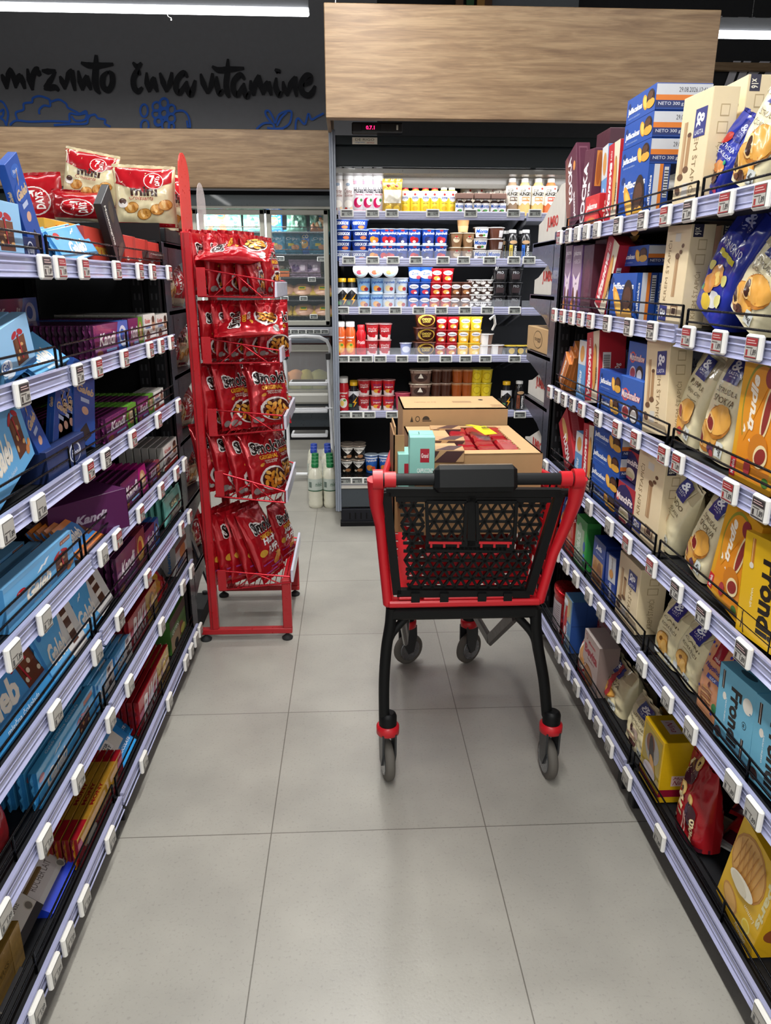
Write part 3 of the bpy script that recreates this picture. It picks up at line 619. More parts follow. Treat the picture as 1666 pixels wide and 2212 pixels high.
DK['monte_s'] = bottle([(.022, 0), (.024, .01), (.022, .05), (.024, .07), (.013, .078)], '3c2a26', [Q(0, .15, 1, .9, 'f1efee'), T('Monte', .1, .5, .9, .8, '1d56b0'), E(.5, .3, .2, .1, '4a9a4a'), E(.35, .22, .12, .08, '6a4028')], .004, .07, .024, 'f0f0f0', .077, .013, .008)+(.086,)
def hungry(c1, c2): return bottle([(.034, 0), (.037, .01), (.037, .12), (.034, .15), (.024, .175), (.019, .182)], c1, [PO([(0, .35), (.2, .3), (.35, .4), (.5, .32), (.7, .42), (.85, .33), (1, .38), (1, 1), (0, 1)], 'efe7d8'), T('HUNGRY', .14, .64, .88, .78, '23211f', st='B'), Q(.22, .8, .48, .88, '3f382f'), T('new', .25, .81, .45, .87, 'f0e8d8'), Q(.32, .46, .8, .61, c2), T('DRINK THIS', .35, .49, .77, .58, 'fff6e8'), E(.72, .9, .07, .04, 'c23a2a')], .008, .16, .0375, 'ece9e4', .18, .021, .022)+(.205,)
DK['hb'], DK['hy'], DK['ho'], DK['hc'] = hungry('a58a70', '5c4436'), hungry('f0cf84', 'e8893a'), hungry('ee7d4e', 'd8452c'), hungry('8c7160', '6a4c3c')
DK['gekkos'] = cup(.043, .052, .056, '1f3d8f', [T('GEKKOS', .2, .45, .8, .75, 'eef2fb', st='B'), E(.62, .22, .16, .16, 'e07a4a'), Q(0, .0, 1, .05, '2d59b5')], 'a9c4ea')+(.057,)
def jog(c, fr, fr2): return cup(.033, .042, .088, c, [Q(0, .0, 1, .12, 'd9e2f3'), T('Jogobella', .12, .6, .88, .8, 'f5f8ff', st='bi'), E(.5, .88, .1, .05, 'c82a30'), E(.42, .32, .2, .2, fr), E(.62, .3, .16, .16, fr2), E(.5, .2, .1, .08, 'f2efe8')], 'b9cdec')+(.089,)
DK['jp'], DK['js'], DK['jb'], DK['jr'] = jog('2247a2', 'eaa23c', 'd97a2c'), jog('2247a2', 'c8262c', 'a81c26'), jog('2247a2', '2c3468', '4a4f8e'), jog('2247a2', 'b02038', 'd8434a')
DK['pudb'] = cup(.028, .038, .078, '8c6a4a', [E(.5, .5, .22, .2, 'd9c7a8'), T('Puding', .32, .5, .68, .66, '5a2c20'), E(.5, .72, .08, .06, 'b02a2a')], 'd6c6a6')+(.079,)
DK['pudt'] = cup(.027, .038, .085, 'b98c5c', [Q(0, 0, 1, .4, 'caa679')], 'd9d2c4')+(.086,)
DK['monte'] = cup(.036, .046, .062, '4a2d22', [Q(.1, .1, .9, .9, 'eeeae6'), T('Monte', .15, .45, .85, .8, '1e57b2', st='Bi'), E(.45, .25, .15, .12, '5c3722'), E(.62, .28, .08, .1, '4f9a48')], 'd8d2cc')+(.063,)
DK['monteb'] = cup(.036, .046, .062, '573428', [Q(.6, .1, .9, .7, 'c9c4c6')], 'd8d2cc')+(.063,)
def prot(c): return bottle([(.032, 0), (.035, .01), (.035, .11), (.030, .13), (.026, .15), (.018, .16)], '1b1a1c', [Q(.25, .02, .45, .75, c), T('PROTEIN', .55, .02, .72, .7, 'f0f0ee', 90, 'B'), T('COFFEE', .3, .05, .4, .6, '1b1a1c', 90), E(.5, .88, .25, .09, 'c9a37a')], .006, .12, .0355, 'ecebe8', .158, .022, .018)+(.178,)
DK['pr1'], DK['pr2'], DK['pr3'] = prot('e0c23c'), prot('2a6fd0'), prot('8a4a30')
DK['yel'] = bottle([(.032, 0), (.034, .01), (.034, .09), (.026, .12), (.02, .15), (.02, .155)], '26272b', [PO([(0, .55), (.5, .9), (1, .55), (1, 1), (0, 1)], 'e6e7ea'), T('BOOSTER', .1, .55, .9, .7, '1a1a1c', st='B'), PO([(.5, .1), (.75, .4), (.6, .42), (.78, .7), (.45, .38), (.6, .35)], 'f0a81c'), Q(.1, .12, .4, .3, '5a8f5c')], .01, .12, .0345, 'e9b820', .152, .024, .022)+(.178,)
DK['fr1'] = cup(.034, .042, .088, '8db6dc', [T('Jogobella', .15, .6, .85, .8, '1d4fa8', st='bi'), E(.45, .32, .2, .18, 'e0a050'), E(.62, .26, .14, .12, '8c2a34'), Q(0, 0, 1, .08, 'dce7f2')], 'c9d9ea')+(.089,)
DK['fr2'] = cup(.034, .042, .088, 'c3cfdc', [T('Jogobella', .15, .6, .85, .8, '3a62a8', st='bi'), E(.45, .32, .2, .18, 'd9c79a'), E(.65, .28, .12, .12, 'a83a3c')], 'd9dfe8')+(.089,)
def sqc(c, c2, t='e8e4e0'): return cup(.030, .037, .076, c, [E(.5, .66, .26, .17, t), T('Smetana', .3, .6, .7, .72, '2c3c6c'), E(.5, .26, .2, .16, c2), E(.6, .2, .1, .08, 'f1e9dc')], c, sq=5)+(.077,)
DK['sqb'], DK['sqr'], DK['sqbr'], DK['sqy'] = sqc('1f4aa4', 'c03848'), sqc('a8141e', 'd9a04a'), sqc('5a3424', 'a87448'), sqc('e9b830', 'f0dc8a')
DK['sqbox'] = cup(.032, .038, .082, '2356b0', [E(.5, .5, .38, .3, 'e9edf5'), T('Zott', .3, .45, .7, .65, '2356b0'), E(.7, .3, .12, .12, 'c84a5c')], '2356b0', sq=6)+(.083,)
DK['cow'] = cup(.034, .044, .041, '4c3830', [E(.25, .6, .2, .3, 'e9e6e2'), E(.75, .7, .2, .25, 'e9e6e2'), E(.55, .2, .15, .18, 'e9e6e2')], 'e0deda')+(.042,)
DK['bt'] = cup(.038, .046, .075, '1a1a1c', [Q(.3, .2, .7, .6, '3a3032'), T('PRO', .35, .6, .65, .8, '8a8a8c')], '101012', sq=4)+(.077,)
def carton(c, fr, cap): return bottle([(.031, 0), (.032, .004), (.032, .145), (.024, .165), (.023, .175)], c, [T('jogood', .2, .68, .8, .8, 'fff2ea', st='B'), T('kajsija', .35, .58, .65, .65, 'fff2ea'), E(.5, .32, .3, .22, fr), E(.42, .3, .14, .12, 'f4d070'), E(.6, .44, .1, .05, '5c9a3c')], .004, .145, .0325, cap, .17, .027, .028)+(.2,)
DK['jgo'], DK['jgr'] = carton('d9622c', 'f0a43c', 'f2f0ec'), carton('c0202c', 'e8e0d8', 'f2f0ec')
DK['redb'] = bottle([(.030, 0), (.032, .01), (.032, .07), (.028, .1), (.032, .13), (.02, .155)], 'c8202a', [T('Frutis', .2, .5, .8, .68, 'f6dada', st='bi'), E(.5, .25, .25, .15, 'a8141c')], .01, .13, .033, 'd02028', .152, .022, .03)+(.185,)
def rc(c, f1): return cup(.030, .040, .094, c, [Q(0, .0, 1, .3, 'e8d8d4'), T('Voćni', .25, .62, .8, .76, '3a3f8e' if f1 else 'f4e4e0', st='i'), T('jogurt', .25, .48, .8, .6, 'f4e4e0'), E(.45, .28, .22, .12, 'e8a83c' if f1 else 'b01c24'), E(.62, .24, .12, .1, 'c8202c')], 'c89a98')+(.095,)
DK['rc1'], DK['rc2'] = rc('b32a30', 0), rc('c8242a', 1)
DK['blu'] = cup(.028, .036, .076, '8f9cc8', [E(.5, .5, .3, .25, 'dfe4f4')], 'c8cfe6')+(.077,)
DK['choco'] = cup(.052, .064, .083, '4a2418', [E(.5, .5, .3, .42, 'c9a23c'), E(.52, .48, .24, .36, '3a1a12'), T('CHOCO', .33, .5, .67, .66, 'e9c95c', st='B'), T('LOCO', .36, .34, .64, .48, 'e9c95c', st='B')], '6a3c26', sq=5)+(.084,)
DK['tub'] = cup(.036, .044, .064, '7a5c4c', [Q(0, 0, .55, 1, 'dcd8d4')], 'd9d6d2')+(.065,)
DK['ylid'] = cup(.032, .040, .06, '2a2826', [E(.5, .45, .2, .3, 'c9a83c')], 'd9b93c')+(.062,)
DK['pink'] = cup(.040, .048, .108, 'd4506c', [T('jogurt', .3, .5, .7, .6, 'f8e0e4')], 'e06a7c')+(.11,)
DK['des1'] = cup(.058, .066, .083, '6a4c40', [E(.5, .45, .22, .3, '3a221c'), PO([(.4, .4), (.6, .4), (.5, .75)], 'efe4d4'), Q(.1, .75, .9, .95, 'a88c7c')], 'c8b8a4', sq=5)+(.084,)
DK['des2'] = cup(.030, .037, .083, '4c2a1e', [Q(0, .85, 1, .95, '8a6a5a')], 'c0a898')+(.084,)
DK['des3'] = cup(.030, .037, .083, 'a8521e', [Q(0, .85, 1, .95, 'c88a5a')], 'c8a07c')+(.084,)
DK['des4'] = cup(.030, .037, .083, 'e8cc2c', [E(.5, .5, .28, .28, 'c8a81c'), E(.5, .5, .23, .23, 'e8cc2c')], 'd8cc5c')+(.084,)
DK['prc'] = cup(.033, .041, .088, '24211f', [PO([(0, .9), (.5, .4), (1, .9)], 'e6e2da'), T('PROTEIN', .25, .62, .75, .76, '1a1a1a'), E(.6, .25, .2, .12, 'a8744c'), E(.3, .2, .1, .08, 'd8c8b0')], 'b8a898')+(.089,)
DK['pea'] = cup(.034, .044, .118, '2a68c4', [T('Jogobella', .15, .62, .85, .78, 'f2f6ff', st='bi'), E(.4, .3, .22, .16, 'e8913c'), E(.64, .26, .16, .13, 'd8552c'), E(.5, .2, .08, .05, '5c9a3c'), Q(0, .8, 1, .88, 'dfe8f6')], 'c8d9ee')+(.12,)
dairy('creme', c6, 0, (100, 170), 'tall can of spray cream with white fluted cap', 'spray can', 'cream_can')
dairy('hulala', c6, 0, (232, 297, 365), 'pink and white can of whipped cream', 'spray can', 'cream_can', back=1)
mb = pack_bag(.115, .165, .03, 'b8963c', [E(.3, .85, .16, .09, 'e8c23c'), E(.72, .85, .16, .09, 'e8c23c'), E(.3, .85, .1, .05, '7a2a1c'), E(.72, .85, .1, .05, '7a2a1c'), Q(.06, .3, .94, .72, 'e9e3d0'), E(.3, .14, .16, .09, 'e8c23c'), E(.72, .14, .16, .09, 'e8c23c')], 'foil', 'pillow', 3, .006)
p = onY(*c6(455, 632), 4.52); auto(mb.obj('creamer_pack', None, loc=(p.x, 4.5, SHTOP[0]+.012)), 'gold film bag of coffee creamer cups beside the spray cans', 'bag', ND[0])
dairy('yjog', c6, 0, (545, 612, 678, 740), 'yellow yoghurt drink bottle with red cap', 'bottle', 'yoghurt_bottle', back=1)
dairy('yjogw', c6, 0, (800, 852), 'yellow yoghurt drink bottle with white cap', 'bottle', 'yoghurt_bottle')
dairy('monte_s', c6, 0, (905, 965, 1025, 1077, 1137, 1187), 'small milk dessert bottle under a cardboard sleeve', 'bottle', 'dessert_bottle', Y=4.52)
for x0, x1 in ((878, 996), (1002, 1110), (1114, 1217)):
    a, b = onY(*c6(x0, 545), 4.5), onY(*c6(x1, 520), 4.5); mb = MB(); mb.box(-(b.x-a.x)/2, 0, 0, (b.x-a.x)/2, .06, .028, ('8a6a5e', 'matt'), .002)
    auto(mb.obj('cardboard_sleeve', None, loc=((a.x+b.x)/2, 4.49, SHTOP[0]+.0875)), 'brown cardboard sleeve over two dessert bottles', 'sleeve', ND[0], left=a.x)
dairy('hc', c6, 0, (950, 1025, 1098), 'brown protein drink bottle behind the dessert bottles', 'bottle', 'drink_bottle', Y=4.68)
dairy('hc', c6, 0, (1160, 1205), 'brown coffee drink bottle at the end of the sleeves', 'bottle', 'drink_bottle', Y=4.66)
dairy('hb', c6, 0, (1250,), 'beige-brown meal drink bottle', 'bottle', 'drink_bottle', back=1); dairy('hy', c6, 0, (1333, 1422), 'cream-yellow meal drink bottle', 'bottle', 'drink_bottle', back=1); dairy('ho', c6, 0, (1505,), 'orange meal drink bottle', 'bottle', 'drink_bottle', back=1)
dairy('gekkos', c6, 1, (125, 238), 'blue Greek yoghurt tub', 'yoghurt tub', 'yoghurt_tub', stack=4)
for k, xs, nm in (('jp', (333,), 'blue peach yoghurt cup'), ('js', (410, 605), 'blue strawberry yoghurt cup'), ('jb', (520, 697), 'blue blueberry yoghurt cup'), ('jr', (445, 783), 'blue raspberry yoghurt cup')): dairy(k, c6, 1, xs, nm, 'yoghurt cup', 'yoghurt_cup', stack=2, back=(0 if k == 'jr' else 1))
dairy('pudb', c6, 1, (889, 967), 'brown pudding cup', 'pudding cup', 'pudding_cup', stack=2, back=1)
o = link('pudding_cup', DK['pudt'][0], None, (onY(*c6(925, 800), 4.56).x, 4.56, SHTOP[1]+.161)); link('lid', DK['pudt'][1][0][1], o); auto(o, 'tan pudding cup standing alone on top of the pudding stacks', 'pudding cup', ND[1])
dairy('monte', c6, 1, ((1050, 3), (1147, 1)), 'white and brown milk dessert cup', 'dessert cup', 'dessert_cup'); 
for k in (1, 2): o = link('dessert_cup', DK['monteb'][0], None, (onY(*c6(1147, 800), 4.56).x, 4.56, SHTOP[1]+.001+.063*k)); link('lid', DK['monteb'][1][0][1], o); auto(o, 'dark brown dessert cup with pale label', 'dessert cup', ND[1], up=k)
dairy('pr3', c6, 1, (1210,), 'black and brown protein bottle', 'bottle', 'protein_bottle', back=1, Y=4.66); dairy('pr1', c6, 1, (1268,), 'black protein bottle with yellow stripe', 'bottle', 'protein_bottle', back=1); dairy('pr2', c6, 1, (1357,), 'black protein bottle with blue stripe', 'bottle', 'protein_bottle', back=1)
dairy('yel', c6, 2, (118, 183), 'black and white drink bottle with yellow cap', 'bottle', 'drink_bottle', back=1)
dairy('fr1', c6, 2, (262, 355), 'light blue fruit yoghurt cup', 'yoghurt cup', 'yoghurt_cup', stack=2, back=1); dairy('fr2', c6, 2, (437, 520), 'pale grey fruit yoghurt cup', 'yoghurt cup', 'yoghurt_cup', stack=2, back=1)
for i, (x, c) in enumerate(((245, 'b84a5c'), (345, 'd86a4c'), (440, 'caa06a'))):      # cups lying on their side, printed lid to the front
    mb = MB(); mb.lathe([(.033, 0), (.041, .08), (.042, .082)], ('c8d3e0', 'gloss'), 20); 
    l = MB(); l.lathe([(.046, .082), (.046, .086), (.03, .087)], ('e9edf2', 'foil'), 20); art(l, shade([E(.5, .5, .42, .42, 'a8c4e0'), E(.5, .66, .3, .14, 'f2f2f4'), T('Jogobella', .25, .6, .75, .72, '1d4fa8', st='i'), E(.4, .32, .18, .14, c), E(.62, .36, .14, .12, 'e8c49a')], 'foil'), lambda u, v, q: ((u-.5)*.09, (v-.5)*.09, .0872+q))
    p = onY(*c6(x, 1062), 4.53); o = mb.obj('yoghurt_cup', None, loc=(p.x, 4.58, SHTOP[2]+.18+.043), rot=(R(90), 0, 0)); l.obj('lid', o); auto(o, 'yoghurt cup lying with its round lid facing forward', 'yoghurt cup', ND[2], left=p.x)
dairy('sqb', c6, 2, (605, 680), 'dark blue square dessert cup', 'dessert cup', 'dessert_cup', stack=2, back=1)
for x in (605, 680): o = link('dessert_cup', DK['sqbox'][0], None, (onY(*c6(x, 1000), 4.56).x, 4.56, SHTOP[2]+.156)); link('lid', DK['sqbox'][1][0][1], o); auto(o, 'blue and white square cup above dark blue cups', 'dessert cup', ND[2], left=x)
dairy('sqr', c6, 2, (752, 828), 'dark red square dessert cup', 'dessert cup', 'dessert_cup', stack=3, back=1)
dairy('sqbr', c6, 2, (892, 965), 'brown square dessert cup', 'dessert cup', 'dessert_cup', stack=2)
dairy('cow', c6, 2, (1025, 1103), 'cow-spotted low dessert cup', 'dessert cup', 'dessert_cup', stack=4)
dairy('bt', c6, 2, (1190, 1290), 'black protein pudding tub', 'pudding tub', 'pudding_tub', stack=3)
dairy('jgo', c7, 3, (120, 184), 'orange yoghurt drink bottle with white cap', 'bottle', 'yoghurt_bottle', back=1); dairy('redb', c7, 3, (255,), 'red yoghurt drink bottle with red cap', 'bottle', 'yoghurt_bottle')
dairy('rc1', c7, 3, (325, 407), 'red fruit yoghurt cup', 'yoghurt cup', 'yoghurt_cup', stack=2, back=1); dairy('blu', c7, 3, (545,), 'small pale blue cup standing alone', 'yoghurt cup', 'yoghurt_cup')
dairy('choco', c7, 3, (662,), 'large brown chocolate dessert tub with gold ring', 'dessert tub', 'dessert_tub', stack=3)
dairy('sqr', c7, 3, (768, 838), 'red square dessert cup', 'dessert cup', 'dessert_cup', stack=3); dairy('sqy', c7, 3, (915, 987), 'yellow square dessert cup', 'dessert cup', 'dessert_cup', stack=3)
dairy('tub', c7, 3, ((1062, 2), (1137, 1)), 'brown and white dessert tub', 'dessert tub', 'dessert_tub'); dairy('ylid', c7, 3, (1230, 1290, 1345), 'black cup with yellow lid', 'dessert cup', 'dessert_cup')
dairy('jgr', c7, 4, (137,), 'red yoghurt drink bottle with white cap', 'bottle', 'yoghurt_bottle', back=1); dairy('yel', c7, 4, (202,), 'black drink bottle with yellow cap beside red bottle', 'bottle', 'drink_bottle', back=1)
dairy('rc1', c7, 4, (268,), 'red and pink fruit yoghurt cup', 'yoghurt cup', 'yoghurt_cup', stack=2); dairy('rc2', c7, 4, (350, 432), 'bright red fruit yoghurt cup', 'yoghurt cup', 'yoghurt_cup', stack=2); dairy('pink', c7, 4, (528,), 'pink yoghurt tub beside the cardboard box', 'yoghurt tub', 'yoghurt_tub')
dairy('des1', c7, 4, (640,), 'cream-topped chocolate dessert tub', 'dessert tub', 'dessert_tub', stack=3); dairy('des2', c7, 4, (745, 808), 'dark brown dessert cup', 'dessert cup', 'dessert_cup', stack=3, back=1)
dairy('des3', c7, 4, (882, 948), 'orange-brown caramel dessert cup', 'dessert cup', 'dessert_cup', stack=3, back=1); dairy('des4', c7, 4, (1008, 1074), 'yellow vanilla dessert cup', 'dessert cup', 'dessert_cup', stack=3, back=1)
dairy('yel', c7, 4, (1215,), 'black protein bottle with yellow cap at right', 'bottle', 'protein_bottle'); dairy('pr3', c7, 4, (1300,), 'black protein bottle at the right end', 'bottle', 'protein_bottle')
dairy('prc', c7, 5, (150, 232), 'black and white protein yoghurt cup', 'yoghurt cup', 'yoghurt_cup', stack=2, back=1); dairy('pea', c7, 5, (317, 412), 'blue peach yoghurt cup', 'yoghurt cup', 'yoghurt_cup')
# ================================================================ freezer cabinets at the back
FZ = empty('freezer_cabinet', (-2.2, 7.6, 0), 'long freezer cabinet with glass doors above a glass chest', 'freezer'); fx0, fy0 = -2.2, 7.6
def fb(name, x0, y0, z0, x1, y1, z1, m, b=.004, parent=FZ): mb = MB(); mb.box(x0-fx0, y0-fy0, z0, x1-fx0, y1-fy0, z1, m, b); return mb.obj(name, parent)
FYF = 7.3; FRM = ('b4b2a6', 'paint')
fb('header', -4, 7.3, 2.16, -.14, 8.2, 2.25, ('16171a', 'black')); fb('header_panel', -4, 7.28, 2.115, -.14, 7.31, 2.215, ('35464c', 'paint')); fb('top_trim', -4, 7.27, 2.095, -.14, 7.32, 2.118, ('c9c7bb', 'paint'))
fb('back_wall', -4, 8.1, .1, -.14, 8.2, 2.2, ('3c3f44', 'paint')); fb('side_wall', -.17, 7.3, .1, -.14, 8.2, 2.2, ('b4b2a6', 'paint'))
GL = glass('dfeef4', .04, .02, 'door_glass')
for x0, x1 in ((-3.18, -2.60), (-2.58, -2.0), (-1.985, -1.39), (-1.372, -.775), (-.757, -.19)):
    mb = MB()
    for (a, b, c, d) in ((x0, 1.06, x0+.045, 2.09), (x1-.045, 1.06, x1, 2.09), (x0, 2.045, x1, 2.09), (x0, 1.06, x1, 1.105)): mb.box(a-fx0, 7.27-fy0, b, c-fx0, 7.32-fy0, d, FRM, .006)
    dr = mb.obj('door', FZ); mb = MB(); mb.box(x0+.04-fx0, 7.29-fy0, 1.1, x1-.04-fx0, 7.296-fy0, 2.05, GL); mb.obj('door_glass', dr)
for z in (1.09, 1.28, 1.49, 1.70, 1.90):
    mb = MB(); mb.box(-3.9-fx0, 7.42-fy0, z, -.2-fx0, 8.05-fy0, z+.012, ('6a6e72', 'metal')); mb.tube([(-3.9-fx0, 7.42-fy0, z+.05), (-.2-fx0, 7.42-fy0, z+.05)], .004, ('4a3c34', 'metal'), 5); mb.obj('wire_shelf', FZ)
mb = MB()
for x in (-2.59, -1.99, -1.38, -.765): mb.box(x-.012-fx0, 7.34-fy0, 1.1, x+.012-fx0, 7.36-fy0, 2.06, emit('e8f4ff', 4, 'freezer_led'))
mb.obj('door_light', FZ)
area('freezer_light', (0, 7.38-fy0, 2.05), (R(25), 0, 0), 3.2, .05, 60, (.9, .97, 1), FZ)
fb('rail_shelf', -4, 7.22, .965, -.16, 7.32, 1.045, ('a9abb4', 'paint')); fb('chest_top', -4, 6.95, .92, -.2, 7.3, .95, ('5a6068', 'paint')); fb('chest_rim', -4, 6.98, .84, -.2, 7.04, .905, ('bcbab0', 'paint'))
mb = MB(); mb.box(-4-fx0, 6.99-fy0, .46, -.2-fx0, 7.0-fy0, .85, glass('e6eef0', .15, .03, 'chest_glass')); mb.obj('chest_glass', FZ)
fb('chest_bumper', -4, 6.93, .36, -.2, 7.0, .46, ('c4c3bc', 'paint'), .02); fb('chest_base', -4, 6.99, .13, -.2, 7.3, .36, ('343c44', 'paint')); fb('chest_floor', -4, 7.0, .45, -.2, 8.0, .47, ('8a8478', 'paint')); fb('chest_back', -4, 7.9, .46, -.2, 8.0, .95, ('5c2c30', 'paint'))
mb = MB(); mb.box(-4-fx0, 7.02-fy0, 0, -.2-fx0, 7.3-fy0, .13, ('17181b', 'black'))
for k in range(24): mb.box(-3.9+k*.16-fx0, 7.01-fy0, .05, -3.9+k*.16+.12-fx0, 7.03-fy0, .085, ('040405', 'black'))
mb.obj('kick_plate', FZ); area('chest_light', (0, 7.1-fy0, .9), (R(10), 0, 0), 3.2, .04, 8, (1, .96, .9), FZ)
for x in (620, 637, 653, 670, 686, 702):
    p = onY(x-.5, 707, 7.215); auto(link('price_tag', DT, None, (p.x, 7.218, .985)), 'white price tag below the freezer doors', 'price tag', 'on the freezer rail', left=p.x)
for x, y, in ((590, 559), (607, 559), (695, 560), (599, 604), (675, 604), (600, 645), (616, 645), (657, 645), (679, 684)):
    p = onY(x-1, y, 7.41); auto(link('price_tag', DT, None, (p.x, 7.415, p.z-.02)), 'small price tag behind the freezer glass', 'price tag', 'in the cabinet', left=p.x, up=p.z)
def blob(w, h, d, c, ops, sd, fin='gloss'): return pack_bag(w, h, d, c, ops, fin, 'pillow', sd, .012)
FZB = {}
FZB['veg'] = blob(.2, .2, .08, '5f8a76', [E(.3+.2*(i % 3), .2+.15*(i//3), .09, .07, c, 30*i) for i, c in enumerate(('8fb59c', 'a9c3b0', '3c5c4e', '7fa68c', 'c0d0c0', '55806a', '9ab89a', '44685a', '88ac98', 'b4c8b8'))], 1).mesh('frozen_bag')
FZB['fish'] = blob(.2, .2, .07, '2f7f9c', [T('Crips', .2, .55, .8, .72, 'eef4f4', st='i'), Q(.3, .3, .6, .42, 'd9c23c'), E(.65, .25, .2, .12, 'd08a5c')], 2).mesh('frozen_bag')
FZB['org'] = blob(.18, .17, .07, 'b8744a', [E(.5, .4, .3, .2, 'd9a878'), Q(.1, .7, .9, .9, '3a70b0')], 4).mesh('frozen_bag')
FZB['blue'] = blob(.16, .2, .07, '2c6fc0', [E(.5, .4, .3, .2, 'd9a04a'), T('aco', .2, .65, .8, .85, 'f0e8c8')], 5).mesh('frozen_bag')
FZB['lilac'] = blob(.19, .14, .06, 'a890a8', [E(.35, .5, .2, .25, '5a3c6c'), Q(.6, .3, .85, .7, 'd8c8d8')], 6).mesh('frozen_bag')
FZB['dark'] = blob(.2, .13, .07, '4a4038', [E(.4, .5, .2, .2, '6a5c48'), E(.7, .4, .15, .2, '30382c')], 8).mesh('frozen_bag')
for kind, desc, row in (('veg', 'clear bag of frozen green vegetables', ((450, 480), (500, 480), (545, 478), (640, 470), (690, 468), (640, 520), (470, 500), (560, 505), (610, 510))), ('org', 'brown and blue frozen food bag', ((465, 455), (690, 490))),
        ('blue', 'blue frozen food bag', ((590, 475), (592, 500), (655, 500))), ('fish', 'teal fish strips bag with yellow sticker', ((595, 540), (632, 545), (665, 535), (690, 545), (560, 540))),
        ('lilac', 'lilac frozen fish bag', ((645, 590), (672, 590))), ('dark', 'dark frozen food bag', ((610, 560), (640, 562), (675, 562), (450, 560), (500, 560)))):
    for i, (x, y) in enumerate(row):
        p = onY(x, y, 7.5+.02*(i % 3)); zs = [1.10, 1.29, 1.50, 1.71, 1.91]; z = max([q for q in zs if q <= p.z-.02] or [1.1])
        auto(link('frozen_bag', FZB[kind], None, (p.x, p.y, z+.018), (R(-8), 0, random.uniform(-.2, .2))), desc, 'frozen food', 'behind the freezer door', left=p.x, up=z+.0001*x)
p = onY(603, 600, 7.45); auto(pack_box(.2, .07, .12, 'e0702c', [Q(0, .75, 1, 1, '3c5a3c'), T('pileća jetra', .1, .3, .9, .6, '3a2418', st='i')]).obj('frozen_box', None, loc=(p.x, 7.44, 1.505)), 'orange box lettered pileća jetra behind the freezer door', 'frozen food', 'on the middle wire shelf')
tr = MB(); tr.box(-.11, 0, 0, .11, .15, .045, ('d9b84c', 'plastic'), .014); tk = MB(); 
tk.lathe([(.001, .075), (.05, .07), (.085, .055), (.095, .04)][::-1], ('d3a488', 'gloss'), 14, c=(0, .075, 0), sq=2.6); ts = MB(); ts.box(-.04, .02, .07, .03, .08, .077, ('e0b430', 'plastic'), .002); ts.box(-.03, .035, .0775, .02, .06, .0785, ('3c7a34', 'plastic'))
trm, tkm, tsm = tr.mesh('tray'), tk.mesh('meat'), ts.mesh('sticker')
for x, y, z in ((615, 632, 1.295), (654, 633, 1.295), (698, 630, 1.295), (607, 672, 1.105), (657, 668, 1.105), (700, 666, 1.105), (470, 672, 1.105), (520, 672, 1.105)):
    p = onY(x, y, 7.46); o = link('chicken_tray', trm, None, (p.x, p.y, z+.015), (R(-28), 0, 0)); o.location.z += .004; o.rotation_euler = (R(32), 0, 0); link('meat', tkm, o); link('sticker', tsm, o)
    auto(o, 'yellow tray of film-wrapped chicken meat', 'meat tray', 'in the freezer', left=p.x, up=z)
for i, (x, c) in enumerate(((612, 'd08a4c'), (640, 'd8935a'), (662, 'c9b44c'), (690, 'b8b060'))):
    p = onY(x, 815, 7.2); mb = MB(); mb.lathe([(.07, 0), (.085, .07), (.088, .075)], (('a8b04c', 'c4c07c')[i % 2], 'plastic'), 14, sq=4); o = mb.obj('food_tub', None, loc=(p.x, p.y, .475))
    m2 = MB(); m2.lathe([(.08, .07), (.075, .12+.03*(i % 2)), (.04, .17), (.005, .18)], (c, 'matt'), 9, sq=2.4); m2.obj('contents', o)
    auto(o, 'tub of breaded food inside the lower glass chest', 'food tub', 'of the freezer', left=p.x)
# ================================================================ step ladder
lad = empty('step_ladder', (-.33, 5.55, 0), 'white folding step ladder standing in front of the freezers', 'ladder'); WH = ('f6f8fc', 'paint'); lo = V((-.33, 5.55, 0))
def lp(x, y, Y): return onY(x, y, Y)-lo
yb = lambda y: 5.5+(1020-y)/295*.22
mb = MB()
def rr(x, y): q = lp(x, y, yb(y)); return q
pts = [rr(621, 1012), rr(624, 960), rr(620, 880), rr(617, 830), rr(614, 775)]; mb.tube([lp(622, 1018, 5.5), lp(624, 975, 5.55), lp(621, 900, 5.62), lp(617, 790, 5.7), lp(615, 776, 5.71)], .013, WH); mb.tube([lp(722, 1018, 5.5), lp(718, 960, 5.55), lp(714, 880, 5.63), lp(709, 776, 5.71)], .013, WH); mb.tube([lp(624, 1024, 5.5), lp(722, 1024, 5.5)], .013, WH)
mb.obj('front_frame', lad)
mb = MB(); arch = [lp(612, 978, 5.95), lp(612, 930, 5.92), lp(608, 840, 5.84), lp(606, 770, 5.76), lp(607, 748, 5.74), lp(614, 734, 5.73), lp(630, 727, 5.73), lp(660, 726, 5.73), lp(690, 728, 5.73), lp(706, 736, 5.74), lp(713, 750, 5.75), lp(716, 800, 5.8), lp(722, 900, 5.9), lp(727, 975, 5.95)]
mb.tube(arch, .014, WH, 10); mb.obj('rear_frame_arch', lad)
for y0, y1, xa, xb in ((818, 832, 624, 708), (876, 891, 626, 708), (929, 944, 629, 708)):
    Yf = 5.52+(1020-y1)/300*.2; a, b = lp(xa, y1-4, Yf), lp(xb, y1-4, Yf); mb = MB(); mb.box(a.x, a.y, a.z-.02, b.x, a.y+.16, a.z+.008, WH, .006); s_ = mb.obj('step', lad)
    mb = MB(); mb.box(a.x+.02, a.y+.02, a.z+.0085, b.x-.02, a.y+.14, a.z+.012, ('5a5854', 'rubber'), .002); mb.obj('tread', s_)
mb = MB(); mb.tube([lp(621, 883, 5.6), lp(720, 882, 5.6)], .006, WH, 6); mb.obj('cross_bar', lad)
